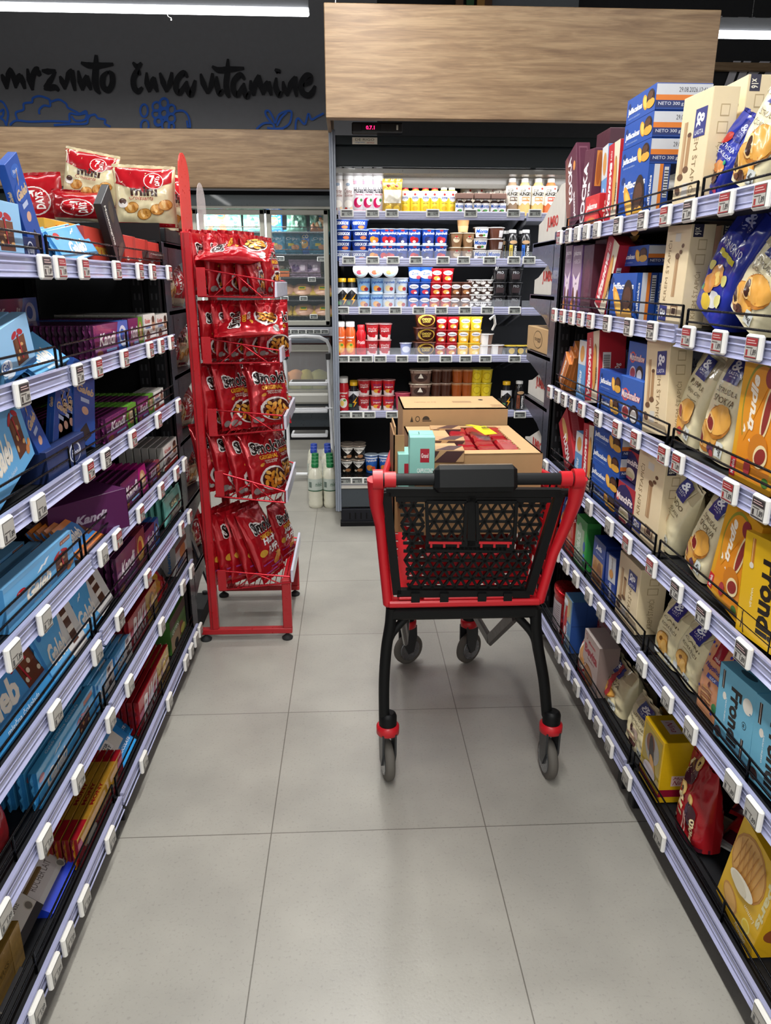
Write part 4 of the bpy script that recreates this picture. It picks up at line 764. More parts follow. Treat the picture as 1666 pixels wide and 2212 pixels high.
for q, Y in (((623, 1018), 5.5), ((722, 1018), 5.5), ((613, 978), 5.95), ((727, 976), 5.95)): a = lp(*q, Y); mb = MB(); mb.box(a.x-.02, a.y-.02, -lo.z, a.x+.02, a.y+.02, a.z+.05, ('1c1d20', 'rubber'), .006); mb.obj('foot', lad)
for x in (616, 708): a = lp(x, 771, 5.71); mb = MB(); mb.box(a.x-.015, a.y-.02, a.z-.02, a.x+.02, a.y+.04, a.z+.03, ('2a2b2e', 'plastic'), .005); mb.obj('hinge', lad)
# ================================================================ milk bottles on the floor
def milk(capc, lab):
    mb = MB(); mb.lathe([(.038, 0), (.044, .01), (.045, .03), (.042, .05), (.045, .07), (.042, .09), (.045, .11), (.045, .2), (.043, .22), (.035, .25), (.022, .27), (.019, .277), (.019, .285)], ('e2e0cd', 'gloss'), 18)
    labelart(mb, [Q(0, 0, 1, 1, 'c3cdc4'), Q(0, 0, 1, .08, lab), T('mleko', .5, .4, .9, .75, lab, st='i'), Q(.15, .3, .32, .75, '6a7a72')], .0445, .0445, .085, .12)
    c = MB(); c.lathe([(.0225, .278), (.0225, .298), (.02, .302)], (capc, 'plastic'), 16); return mb.mesh('milk_bottle'), c.mesh('cap')
for cc, lab, x0, n, y0, nm in (('1e7a44', '2f5f42', -.247, 4, 4.80, 'green'), ('2b49b0', '5c6480', -.275, 3, 5.23, 'blue')):
    a, b = milk(cc, lab)
    for r in range(n):
        for k in (0, 1):
            o = link('milk_bottle', a, None, (x0+.101*k-.004*r, y0+.101*r, 0), None, (1.1, 1.1, 1)); link('cap', b, o); auto(o, 'milk bottle with '+nm+' cap', 'milk bottle', 'standing on the floor tiles', left=x0+k, row=r)
    mb = MB(); mb.box(x0+.02, y0+.0, .2, x0+.07, y0+.101*(n-1), .262, glass('eeeee6', .3, .2, 'film'), .008); tag(mb.obj('shrink_film'), 'clear shrink film over the '+nm+'-capped milk bottles on the floor', 'film')
# ================================================================ red wire rack of peanut puffs
RED = ('b01822', 'paint'); rk = V((-.44, 3.09, 0)); rack = empty('wire_display_rack', rk, 'tall red wire display rack holding five baskets of red snack bags', 'display rack')
def rbox(name, x0, y0, z0, x1, y1, z1, m=RED, b=.003, parent=rack): mb = MB(); mb.box(x0-rk.x, y0-rk.y, z0, x1-rk.x, y1-rk.y, z1, m, b); return mb.obj(name, parent)
RX0, RX1, RY0, RY1 = -.612, -.262, 2.85, 3.34
for yy in (RY0, RY1-.03):
    mb = MB(); mb.box(-.608-rk.x, yy-rk.y, .055, -.572-rk.x, yy+.03-rk.y, 1.635, RED, .003); mb.box(-.598-rk.x, yy-.004-rk.y, .06, -.594-rk.x, yy-rk.y, 1.63, ('8a1018', 'paint')); mb.obj('back_post', rack)
    rbox('front_post', -.30, yy, .055, -.262, yy+.03, .275); rbox('side_rail', -.65, yy, .03, -.262, yy+.03, .055)
rbox('cross_rail', RX0, RY1-.03, .22, RX1, RY1-.005, .25); rbox('cross_rail', -.30, RY0+.03, .235, -.27, RY1-.03, .26)
for x, y in ((-.63, RY0+.015), (-.285, RY0+.015), (-.63, RY1-.015), (-.285, RY1-.015)):
    mb = MB(); mb.lathe([(.022, 0), (.024, .008), (.012, .018), (.006, .022), (.006, .032)], ('232426', 'rubber'), 16, c=(x-rk.x, y-rk.y, 0)); mb.obj('foot', rack)
BK = [((425, 690), (590, 692), (428, 578), (592, 608)), ((442, 785), (602, 783), (440, 728), (600, 757)), ((456, 942), (612, 930), (452, 888), (608, 900)), ((462, 1070), (617, 1085), (470, 1020), (616, 1062)), ((477, 1275), (628, 1255), (474, 1235), (626, 1247))]
BK = [((428, 640), (592, 643), (430, 580), (592, 608)), ((444, 785), (603, 783), (442, 730), (602, 757)), ((458, 942), (613, 928), (455, 885), (609, 898)), ((464, 1072), (616, 1086), (470, 1020), (616, 1062)), ((480, 1275), (628, 1258), (476, 1233), (626, 1246))]
BASK = []
for i, (bl, br, tl, tr_) in enumerate(BK):
    p = [onY(*q, RY0)-rk for q in (bl, br, tl, tr_)]; bk = MB(); WR = ('c0303a', 'metal')
    for yy in (0, RY1-RY0-.005):
        q = [v+V((0, yy, 0)) for v in p]; mid = (q[2]+q[3])/2
        bk.tube([q[2], q[3]], .0035, WR, 6); bk.tube([q[0], q[1]], .004, WR, 6); bk.tube([q[0]+(q[1]-q[0])*.2, mid, q[0]+(q[1]-q[0])*.85], .0028, WR, 5); bk.tube([q[3], q[1]], .0035, WR, 6)
    for k in range(14):
        t = k/13; a, b = p[0].lerp(p[1], t), p[0].lerp(p[1], t)+V((0, RY1-RY0-.005, 0)); bk.tube([a, b], .002, WR, 5)
    for t in (0, 1): bk.tube([p[3].lerp(p[1], t), p[3].lerp(p[1], t)+V((0, RY1-RY0-.005, 0))], .0035, WR, 6)
    b_ = bk.obj('basket', rack); BASK.append([v+rk for v in p])
    mb = MB(); mb.box(p[2].x-.012, p[2].y-.006, min(p[2].z, p[0].z)-.0, p[2].x+.022, p[2].y, p[2].z+.004, RED, .001); mb.obj('bracket', b_)
    mb = MB(); mb.box(p[1].x+.001, 0-.24, p[1].z, p[1].x+.012, .24, p[1].z+.055, ('cfd0e0', 'gloss'), .002); mb.obj('price_rail', b_)
mb = MB(); A, B = onY(397, 480, RY0+.05)-rk, onY(397, 325, RY0+.05)-rk
mb.prism([(-.23, A.z-.06)]+[(-.23, B.z-.09)]+[(-.14-.09*cos(t*pi/10), B.z-.09+.09*sin(t*pi/10)) for t in range(1, 10)]+[(-.05, B.z-.09), (-.05, A.z-.06)], A.x, A.x+.004, ('d9433c', 'paint'), lambda a, b, d: (d, a, b)); mb.obj('header_sign', rack)
mb = MB(); mb.prism([(.02, A.z-.04), (.02, B.z-.15)]+[(.11-.09*cos(t*pi/10), B.z-.15+.08*sin(t*pi/10)) for t in range(1, 10)]+[(.2, B.z-.15), (.2, A.z-.04)], A.x+.012, A.x+.0135, glass('f4e8e6', .35, .08, 'clear_sign'), lambda a, b, d: (d, a, b)); mb.obj('clear_sleeve', rack)
def smoki(seed, curry=0):
    f = [PO([(.0, .62), (.0, .8), (.12, .93), (.12, .62)], 'c23a40'), E(.30, .73, .17, .085, 'f4efe8'), E(.30, .73, .13, .06, '1d1512'), T('Smoki', .13, .62, .95, .84, 'f4efe8', st='B'), T('Smoki', .15, .63, .93, .82, '1d1512', st='b'),
         T('ORIGINAL', .3, .53, .86, .60, 'e9a92c', st='B'), T('FRESH BAKED', .42, .49, .82, .515, 'f0dcd0'), T('PEANUTS', .46, .46, .78, .485, 'f0dcd0'), E(.34, .45, .07, .025, 'd9983c', 20),
         E(.62, .22, .40, .19, 'f2eee6'), E(.64, .21, .36, .17, '4a1c14')]
    for i in range(16):
        a = i*2.4; r = .05+.22*(i/16)**.7; f.append(E(.63+r*cos(a)*1.2, .21+r*sin(a)*.5, .075, .03, ('d9952f', 'c4771f', 'e8b45a')[i % 3], 37*i))
    f += [E(.14, .06, .1, .05, '8d8a88'), E(.26, .05, .05, .03, 'b8b4b2')]
    if curry: f = f[:6]+[T('Hurly', .3, .42, .95, .54, 'f4efe8', st='Bi'), T('PUFFS', .35, .3, .95, .41, 'f4efe8', st='Bi'), E(.2, .35, .12, .05, 'd9a53c'), Q(.1, .18, .5, .2, 'b04a9c'), Q(.4, .1, .9, .12, 'a44a94'), Q(.15, .05, .6, .07, 'b04a9c'), E(.7, .2, .22, .06, 'c98a3c', 20)]
    r = [Q(.06, .12, .34, .86, 'b96a70')]+[Q(.08, .14+.04*i, .32, .150+.04*i, '8e1c26') for i in range(17)]+[Q(.7, .12, .94, .5, 'b96a70')]
    return pack_bag(.175, .245, .072, 'a80f1c', f, 'foil', 'pillow', seed, .0085, n=2.6, rear=r)
SM = [smoki(s).mesh('snack_bag') for s in (1, 4, 9)]; SMC = [smoki(s, 1).mesh('snack_bag') for s in (2, 6)]
def sbag(m, x, y, z, rz, rx=0, ry=0, k=1, pos='', lv=0):
    o = link('snack_bag', m, None, (x, y, z), (rx, ry, rz), (k, k*.78, k)); return auto(o, 'red peanut puff snack bag', 'snack bag', 'in '+('top', 'second', 'third', 'fourth', 'lowest')[lv]+' rack basket'+pos, left=x+.001*y)
for lv, p in enumerate(BASK):
    zb = [min(p[0].z, p[1].z)+.006]*5; n = (5, 5, 4, 4, 5)[lv]; L = p[1].x-p[0].x
    for i in range(n):
        t = (i+.5)/n; x = p[0].x+L*t; z = p[0].z+(p[1].z-p[0].z)*t+.016; ms = SM if lv < 4 else SMC
        tilt = ((-4, -4, -3, -4, -14), (0, -3, -6, -2, 0), (-6, -8, -28, -14), (-14, -14, -16, -18), (-8, -10, -14, -18, -22))[lv][i]
        sbag(ms[(i+lv) % len(ms)], x+.01-.25*sin(R(-tilt))*.35, RY0+.10, z, R((64, 62, 60, 66, 84)[i] if lv < 1 else (50, 62, 58, 48, 36)[i] if lv == 1 else (66, 60, 40, 30)[i] if lv == 2 else (40, 48, 52, 44)[i] if lv == 3 else (66, 60, 46, 62, 70)[i]), 0, R(0), (.86, .82, 1.0, 1.06, 1.2)[lv], lv=lv).rotation_euler.x = R(tilt)
        if lv in (0, 1, 2) or i == n-1: sbag(ms[(i+1) % len(ms)], x+.02, RY0+.30, z, R(68+5*(i % 3)), R(tilt*.6), k=(.84, .8, .9, .95, 1.0)[lv], pos=' behind', lv=lv)
a = onY(500, 553, RY0+.1); o = sbag(SM[0], a.x+.11, a.y-.02, a.z+.0, 0, 0, 0, 1.0, ' lying on top', 0); flat = lambda t, r: (Matrix.Rotation(R(t), 4, 'X') @ Matrix.Rotation(R(90+r), 4, 'Z') @ Matrix.Rotation(R(-90), 4, 'X')).to_euler(); o.rotation_euler = flat(24, -3); a = onY(500, 542, RY0+.08); o.location = (a.x+.14, a.y-.03, a.z+.022)
a = onY(520, 672, RY0+.1); o = sbag(SM[1], a.x-.12, a.y-.03, a.z+.02, 0, 0, 0, .95, ' lying on top', 1); o.rotation_euler = flat(26, 6); a = onY(520, 690, RY0+.08); o.location = (a.x+.15, a.y-.03, a.z+.012)
# ================================================================ shopping trolley
BKP = ('0c0d0e', 'cart'); CR = ('c01622', 'plastic'); K0 = V((.345, 2.2, 0))
cart = empty('shopping_trolley', K0, 'small black and red plastic shopping trolley holding open cardboard boxes', 'shopping cart')
def kb(mb, name, parent=cart, label=None): return mb.obj(name, parent, label=label)
def kp(x, y, Y): return onY(x, y, Y)-K0
HY = 1.85
mb = MB(); L_, R_ = kp(812, 1036, HY), kp(1252, 1034, HY)
mb.tube([L_, R_], .0165, ('17191b', 'cart'), 12); hd = kb(mb, 'handle')
mb = MB(); a, b = kp(940, 1058, HY-.035), kp(1122, 1010, HY-.035); 
M = Matrix.Translation(((a.x+b.x)/2, L_.y-.002, (L_.z+R_.z)/2)) @ Matrix.Rotation(R(-18), 4, 'X'); mb.box(-(b.x-a.x)/2, -.034, -.034, (b.x-a.x)/2, .034, .036, ('101213', 'cart'), .012, M); hb = kb(mb, 'handle_block')
mb = MB(); mb.box(-(b.x-a.x)/2+.012, -.022, .0362, (b.x-a.x)/2-.012, .026, .0385, glass('b8b8b4', .35, .08, 'clear_cover'), .001, M); kb(mb, 'clear_cover', hb)
for s, q in ((-1, L_), (1, R_)):
    mb = MB(); mb.tube([q+V((-s*.052, 0, 0)), q+V((-s*.022, 0, 0))], .021, CR, 16); mb.tube([q+V((-s*.018, 0, 0)), q+V((s*.008, 0, 0))], .027, CR, 18); kb(mb, 'handle_end')
# red basket: side arms and perforated sides
ZT, ZBt = .935, .60
Lb, Rb = kp(838, 1296, 1.90), kp(1166, 1296, 1.90)
def perf(mb, C, nu_, nv_, m, hole=.5, th=.004):
    """sheet with slots: C corners (bl, br, tr, tl)"""
    bl, br, tr2, tl = [V(c) for c in C]; nrm = (br-bl).cross(tl-bl).normalized()*th
    P = lambda u, v: (bl.lerp(br, u)).lerp(tl.lerp(tr2, u), v)
    for i in range(nu_):
        for j in range(nv_):
            u0, u1, v0, v1 = i/nu_, (i+1)/nu_, j/nv_, (j+1)/nv_; du, dv = (u1-u0)*(1-hole)/2, (v1-v0)*(1-hole)/2
            o_ = [P(u0, v0), P(u1, v0), P(u1, v1), P(u0, v1)]; q = [P(u0+du, v0+dv), P(u1-du, v0+dv), P(u1-du, v1-dv), P(u0+du, v1-dv)]
            vs = o_+q+[x+nrm for x in o_+q]; fs = []
            for k in range(4): l = (k+1) % 4; fs += [(k, l, 4+l, 4+k), (8+k, 12+k, 12+l, 8+l), (4+k, 4+l, 12+l, 12+k)]
            mb.add(vs, fs, m)
FRY = 2.72
for s, top, bot, nm in ((-1, L_, Lb, 'l'), (1, R_, Rb, 'r')):
    mb = MB(); x1 = bot.x; x0 = top.x
    # outer arm: from the handle down and forward to the basket floor
    P = [top+V((0, .005, 0)), V((top.x*.995, top.y+.02, top.z-.07)), V((top.x*.95, top.y+.04, top.z-.14)), V((x1*.6+x0*.4, bot.y-.005, .74)), V((x1, bot.y, ZBt-.005))]
    mb.tube(P, [.024, .019, .016, .014, .014], CR, 10); mb.tube([P[-1], V((bot.x*.86, FRY-K0.y, .64))], .012, CR, 8)
    kb(mb, 'side_arm')
    mb = MB(); fxn = s*.215-.0; t1 = V((x0*.95, top.y+.05, ZT)); t2 = V((s*.185, FRY-K0.y, .87)); b1 = V((x1*.99, bot.y+.01, ZBt)); b2 = V((s*.19, FRY-K0.y, .64))
    C = (b1, b2, t2, t1) if s < 0 else (b2, b1, t1, t2); perf(mb, C, 16, 7, CR); mb.tube([t1, t2], .011, CR, 8); kb(mb, 'basket_side')
mb = MB(); perf(mb, ((Lb.x, Lb.y, ZBt), (Rb.x, Rb.y, ZBt), (.19, FRY-K0.y, .64), (-.19, FRY-K0.y, .64)), 10, 12, CR, .25); kb(mb, 'basket_floor')
mb = MB(); perf(mb, ((-.19, FRY-K0.y, .64), (.19, FRY-K0.y, .64), (.185, FRY-K0.y, .87), (-.185, FRY-K0.y, .87)), 8, 6, CR); mb.tube([(-.185, FRY-K0.y, .87), (.185, FRY-K0.y, .87)], .012, CR); kb(mb, 'basket_front')
mb = MB(); mb.box(Lb.x, Lb.y-.018, ZBt-.012, Rb.x, Lb.y+.02, ZBt+.008, CR, .005)
mb.box(Lb.x+.03, Lb.y-.015, ZBt+.012, Lb.x+.085, Lb.y, ZBt+.02, CR, .002); mb.box(Lb.x+.1, Lb.y-.012, ZBt+.009, Rb.x-.08, Lb.y+.0, ZBt+.016, CR, .002); kb(mb, 'rear_bar')
# black rear gate with triangular lattice
g = [kp(853, 1290, 1.905), kp(1150, 1290, 1.905), kp(1212, 1062, 1.885), kp(833, 1060, 1.885)]
def clipline(p, d, poly):
    t0, t1 = -9, 9; n = len(poly)
    for i in range(n):
        a, b = poly[i], poly[(i+1) % n]; nx, ny = -(b[1]-a[1]), b[0]-a[0]; den = nx*d[0]+ny*d[1]; num = nx*(p[0]-a[0])+ny*(p[1]-a[1])
        if abs(den) < 1e-9:
            if num < 0: return None
            continue
        t = -num/den
        if den > 0: t0 = max(t0, t)
        else: t1 = min(t1, t)
    return (t0, t1) if t1-t0 > .012 else None
gx, gz = (g[1]-g[0]).normalized(), None; gz = ((g[3]+g[2])/2-(g[0]+g[1])/2); gz = (gz-gx*gz.dot(gx)).normalized(); gn = gx.cross(gz)
G2 = lambda p: ((p-g[0]).dot(gx), (p-g[0]).dot(gz)); W3 = lambda u, v, d=0: g[0]+gx*u+gz*v+gn*d
gp = [G2(q) for q in g]
def lattice(mb, poly, sp, w, d0, d1, m):
    cx_, cz_ = sum(p[0] for p in poly)/len(poly), sum(p[1] for p in poly)/len(poly)
    for ang in (0, 60, 120):
        d = (cos(R(ang)), sin(R(ang))); nn = (-d[1], d[0])
        for k in range(-18, 19):
            p = (cx_+nn[0]*sp*k, cz_+nn[1]*sp*k); c = clipline(p, d, poly)
            if c:
                A_, B_ = (p[0]+d[0]*c[0], p[1]+d[1]*c[0]), (p[0]+d[0]*c[1], p[1]+d[1]*c[1]); q = [(A_[0]-nn[0]*w/2, A_[1]-nn[1]*w/2), (B_[0]-nn[0]*w/2, B_[1]-nn[1]*w/2), (B_[0]+nn[0]*w/2, B_[1]+nn[1]*w/2), (A_[0]+nn[0]*w/2, A_[1]+nn[1]*w/2)]
                mb.prism(q, d0, d1, m, W3)
def gbar(mb, a, b, w, d0, d1, m=BKP):
    t = V((b[0]-a[0], b[1]-a[1])); t.normalize(); n_ = (-t[1]*w/2, t[0]*w/2)
    mb.prism([(a[0]-n_[0], a[1]-n_[1]), (b[0]-n_[0], b[1]-n_[1]), (b[0]+n_[0], b[1]+n_[1]), (a[0]+n_[0], a[1]+n_[1])], d0, d1, m, W3)
gk = lambda x, y: G2(onY(x, y, 1.895)-K0)
mb = MB(); F_ = lambda px, py: gk(780+px/3.072, 980+py/3.072)
for a, b, w_ in (((165, 240), (1310, 245), .022), ((165, 240), (240, 930), .024), ((240, 925), (1120, 930), .022), ((1310, 245), (1115, 930), .024), ((728, 260), (728, 600), .022), ((230, 285), (1250, 290), .014), ((425, 590), (1010, 600), .028), ((430, 620), (960, 625), .016)):
    gbar(mb, F_(*a), F_(*b), w_, -.006, .014)
for a in (360, 550, 800, 970): q = F_(a, 945); mb.prism([(q[0]-.012, q[1]-.014), (q[0]+.012, q[1]-.014), (q[0]+.012, q[1]+.014), (q[0]-.012, q[1]+.014)], .0, .022, BKP, W3)
gate = kb(mb, 'rear_gate')
mb = MB(); sp = .0275
for poly in ([(250, 300), (415, 300), (415, 600), (285, 640)], [(1040, 300), (1225, 300), (1150, 640), (1040, 600)], [(280, 630), (1130, 635), (1085, 900), (315, 900)]):
    lattice(mb, [F_(*p) for p in poly][::-1], sp, .0072, 0, .008, BKP)
kb(mb, 'lattice', gate)
for x0, x1 in ((430, 690), (760, 1020)):
    mb = MB(); P = [(x0, 300), (x1, 300), (x1-10, 565), (x0+10, 565)]
    for i in range(4): gbar(mb, F_(*P[i]), F_(*P[(i+1) % 4]), .009, .008, .02)
    lattice(mb, [F_(*p) for p in P][::-1], .0285, .0065, .009, .016, BKP); fl = kb(mb, 'leg_flap', gate)
    mb = MB(); gbar(mb, F_(x0+15, 570), F_(x1-30, 572), .007, .012, .022, CR)
    for k in (.12, .45, .8): q = (x0+(x1-x0)*k, 0); gbar(mb, F_(q[0], 565), F_(q[0], 605), .006, .012, .02, CR)
    kb(mb, 'hinge_rod', fl)
for s, q in ((-1, kp(828, 1064, 1.89)), (1, kp(1222, 1064, 1.89))): mb = MB(); mb.tube([q-V((s*.02, 0, 0)), q+V((s*.012, 0, 0))], .012, BKP, 12); kb(mb, 'gate_pivot')
# folded child seat seen through the lattice
a, b = kp(918, 1250, 1.95), kp(1092, 1194, 1.95)
mb = MB(); n = 12
for k in range(n): x = a.x+(b.x-a.x)*(k+.5)/n; mb.box(x-.011, a.y, a.z, x+.011, a.y+.02, b.z, CR, .006)
kb(mb, 'child_seat')
# chassis
mb = MB(); a, b = kp(842, 1336, 1.92), kp(1162, 1306, 1.92); mb.box(a.x, a.y-.02, a.z, b.x, a.y+.03, b.z+.002, BKP, .008); kb(mb, 'rear_beam')
WR_ = [(V((.099, 1.918, 0))-K0, -1), (V((.594, 1.905, 0))-K0, 1)]; WF_ = [(V((.213, 2.63, 0))-K0, -1), (V((.457, 2.627, 0))-K0, 1)]
def ktube(pts, r, name, m=BKP, flat=1, n=10):
    sub = []; P = [V(p) for p in pts]
    for i in range(len(P)-1):
        p0, p1, p2, p3 = P[max(0, i-1)], P[i], P[i+1], P[min(len(P)-1, i+2)]
        for k in range(5): t = k/5; sub.append(.5*((2*p1)+(p2-p0)*t+(2*p0-5*p1+4*p2-p3)*t*t+(3*p1-p0-3*p2+p3)*t**3))
    sub.append(P[-1]); mb = MB(); mb.tube(sub, r, m, n, flat=flat); return kb(mb, name)
for s, pts in ((-1, [(846, 1312), (843, 1350), (835, 1400), (830, 1470), (830, 1545)]), (1, [(1158, 1312), (1158, 1350), (1163, 1400), (1175, 1470), (1182, 1545)])):
    P = [kp(x, y, 1.915) for x, y in pts]; ktube(P, .0165, 'leg')
    ktube([V((P[0].x-s*.05, P[0].y+.02, P[0].z-.035)), V((P[1].x-s*.005, P[1].y+.01, P[1].z-.035)), V((P[2].x+.0, P[2].y+.005, P[2].z-.02)), P[3]], .012, 'leg_web')
for s in (-1, 1):
    top = kp(868 if s < 0 else 1112, 1328, 1.98); low = kp(877 if s < 0 else 1058, 1382, 2.28); fr = V((WF_[0 if s < 0 else 1][0].x, WF_[0][0].y-.02, .25))
    mb = MB(); mb.bar(top, low, .016, .045, ('3c3836', 'plastic'), bv=.006); mb.bar(low, fr, .016, .04, ('3c3836', 'plastic'), bv=.006); kb(mb, 'lower_strut')
mb = MB(); a, b = WF_[0][0], WF_[1][0]; mb.box(a.x-.03, a.y-.03, .24, b.x+.03, a.y+.03, .285, BKP, .012)
kb(mb, 'front_beam')
ktube([V((-.16, FRY-K0.y-.05, .64)), V((-.15, FRY-K0.y, .5)), V((a.x, a.y, .27))], .015, 'front_strut'); ktube([V((.16, FRY-K0.y-.05, .64)), V((.15, FRY-K0.y, .5)), V((b.x, b.y, .27))], .015, 'front_strut')
def caster(q, ang, capz, rear):
    t = MB(); x, y = q.x, q.y; z0 = .17
    t.lathe([(.027, .0), (.027, .05), (.024, capz-.004), (.018, capz)], BKP, 20, c=(x, y, z0)); c = kb(t, 'caster_housing')
    r = MB(); r.lathe([(.029, -.002), (.0345, .002), (.0345, .026), (.029, .03)], CR, 22, c=(x, y, z0-.008)); kb(r, 'red_ring', c, 'red plastic ring')
    Mx = Matrix.Translation((x, y, 0)) @ Matrix.Rotation(R(ang), 4, 'Z')
    f = MB()
    for s in (-1, 1): f.prism([(-.03, z0), (.03, z0), (.032, .12), (.018, .055), (-.006, .05), (-.028, .1)], s*.019-.003, s*.019+.003, ('2c2e30', 'plastic'), lambda a_, b_, d: Mx @ V((d, a_, b_)))
    f.box(-.022, -.03, z0-.012, .022, .03, z0+.002, ('2c2e30', 'plastic'), .004, Mx); kb(f, 'fork', c)
    Mw = Mx @ Matrix.Translation((0, .004, .064)) @ Matrix.Rotation(R(90), 4, 'Y')
    wv = MB(); wv.lathe([(.045, -.014), (.056, -.014), (.063, -.008), (.0638, 0), (.063, .008), (.056, .014), (.045, .014)], ('5c5852', 'rubber'), 30, M=Mw)
    wv.lathe([(.005, -.0155), (.044, -.0155), (.046, -.012), (.046, .012), (.044, .0155), (.005, .0155)], ('343638', 'plastic'), 26, M=Mw); w_ = kb(wv, 'wheel', c)
    hv = MB(); hv.lathe([(.042, -.0162), (.044, -.0165), (.044, .0165), (.042, .0162)], ('8a8c90', 'metal'), 26, M=Mw); hv.lathe([(.004, -.02), (.006, -.02), (.006, .02), (.004, .02)], ('b8b8b8', 'metal'), 10, M=Mw); kb(hv, 'wheel_trim', c)
for q, s in WR_: caster(q, 8 if s < 0 else 4, .062, True)
for q, s in WF_: caster(q, -62 if s < 0 else -52, .07, False)
# ---- cardboard boxes in the trolley
CB, CB2 = 'b08b60', '8f6d48'
def cartonbox(x0, y0, z0, x1, y1, z1, label, open_=None, cut=None, th=.005, rot=0):
    c = V(((x0+x1)/2, (y0+y1)/2, z0)); t = empty('cardboard_box', c, label, 'box', None, R(rot)); a, b, h = (x1-x0)/2, (y1-y0)/2, z1-z0
    for nm, B in (('wall', (-a, -b, 0, a, -b+th, h)), ('wall', (-a, b-th, 0, a, b, h)), ('wall', (-a, -b+th, 0, -a+th, b-th, h)), ('wall', (a-th, -b+th, 0, a, b-th, h)), ('bottom', (-a+th, -b+th, 0, a-th, b-th, th))):
        mb = MB(); mb.box(*B, ('b48f64', 'matt')); mb.obj(nm, t)
    mb = MB()
    if open_:
        u0, v0, u1, v1 = open_
        for (p, q, r, s) in ((-a, -b, a, -b+v0*2*b), (-a, -b+v1*2*b, a, b), (-a, -b+v0*2*b, -a+u0*2*a, -b+v1*2*b), (-a+u1*2*a, -b+v0*2*b, a, -b+v1*2*b)):
            if r-p > .002 and s-q > .002: mb.box(p, q, h-.004, r, s, h, ('c29c6e', 'matt'))
        for k in range(30):
            if k % 2: mb.box(-a+u1*2*a-.004, -b+(v0+(v1-v0)*k/30)*2*b, h-.004, -a+u1*2*a, -b+(v0+(v1-v0)*(k+1)/30)*2*b, h-.0005, ('a07c50', 'matt'))
    else: mb.box(-a, -b, h-.004, a, b, h, ('c29c6e', 'matt'))
    mb.obj('top_flap', t); return t
F = V((.0, 0, 0)); A1 = onY(898, 982, 2.02); B1 = onY(1176, 982, 2.02); zt = 1.0
A1 = onZ(898, 982, zt); B1 = onZ(1176, 984, zt); C1 = onZ(886, 920, zt); D1 = onZ(1132, 914, zt)
box1 = cartonbox(A1.x, A1.y, .76, B1.x, 2.44, zt, 'open cardboard box of red packets on top in the trolley', (.36, .12, .86, .95), rot=1.0)
z2 = 1.055; A2 = onZ(874, 890, z2); B2 = onZ(1112, 892, z2)
box2 = cartonbox(A2.x, 2.47, .72, B2.x, 2.74, z2, 'closed cardboard box with printed symbols standing behind in the trolley')
mb = MB(); hw = (B2.x-A2.x)/2; f = lambda u, v, l: (-hw+u*2*hw, -.135-l, v*.335)
art(mb, shade([PO([(.07, .86), (.1, .86), (.085, .92)], '3c3024'), E(.14, .89, .022, .03, '3c3024'), E(.14, .89, .016, .022, 'b48f64'), E(.22, .88, .035, .04, '3c3024', 0, 0, 180), Q(.185, .865, .27, .875, '3c3024')], 'matt'), f)
art(mb, shade([T('NETTO 10 KG', .14, .45, .35, .5, '6a5238', st=''), T('IIIIIIIIIIIIIII', .52, .42, .7, .56, '5a442c', st=''), E(.82, .66, .025, .05, '201810'), Q(.86, .12, .97, .15, '5a442c'), Q(.86, .22, .97, .24, '5a442c')], 'matt'), lambda u, v, l: (-hw+u*2*hw, -.135+v*.27, .335+l))
mb.obj('print', box2)
# packets inside the open box
RP = pack_box(.057, .056, .062, '9c1420', [E(.5, .5, .3, .2, '7a0e18')], fin='gloss', b=.006).mesh('coffee_packet'); k = 0
for r in range(5):
    for c in range(4):
        x = B1.x-.047-.078*c if c < 4 else 0; y = A1.y+.07+.066*r
        if x < A1.x+.12 or y > 2.38: continue
        o = link('coffee_packet', RP, None, (x, y, zt-.06), (random.uniform(-.1, .1), random.uniform(-.06, .06), random.uniform(-.08, .08))); auto(o, 'shiny red packet', 'packet', 'in the trolley box', left=-c*-1, row=r)
        o.location.x = A1.x+.165+.062*c if True else x
for i, (x, y, z, sx) in enumerate(((950, 905, 0, .075), (955, 932, .006, .09), (950, 957, .012, .1))):
    q = onZ(x, y+18, zt+.01); mb = pack_box(.1, .036, .055, 'b9946a', [PO([(.15, 0), (.75, 0), (1, .9), (.5, .9)], '4a3030'), PO([(0, .0), (.1, .0), (.3, .9), (.1, .9)], '4a3030')], fin='card', top=[PO([(.2, 0), (.7, 0), (1, 1), (.6, 1)], '4a3030')])
    o = mb.obj('coffee_box', None, loc=(q.x+.02, q.y, zt-.03+.004*i), rot=(0, 0, R(-3))); auto(o, 'small brown box with dark diagonal stripe', 'box', 'in the trolley box', row=-q.y)
q = onY(912, 1015, 2.0); tl = onY(888, 920, 2.1)
mb = pack_box(.07, .13, .1, '8cc8bc', [Q(.42, .45, .78, .75, 'a82030'), T('Grand', .46, .55, .74, .65, 'f0e4e0'), T('CAPPUCCINO', .3, .22, .95, .32, 'f2f6f2')], top=[Q(.38, .45, .42, .75, '3a6a64'), Q(0, .38, 1, .4, '7ab4aa')]); o = mb.obj('cappuccino_box', None, loc=(onZ(912, 962, 1.03).x, onZ(912, 962, 1.03).y-.01, .925), rot=(0, 0, R(-2))); tag(o, 'mint green cappuccino box at the front left of the open box', 'box')
o = pack_box(.06, .14, .1, '8cc8bc', [Q(.3, .5, .7, .8, 'a82030')]).obj('cappuccino_box', None, loc=(onZ(876, 990, .95).x, A1.y+.05, .85)); tag(o, 'mint green box wedged beside the open cardboard box', 'box')
mb = MB(); q = onZ(1012, 918, 1.02); r = onZ(1060, 934, 1.02); m_ = onZ(1035, 920, 1.03)
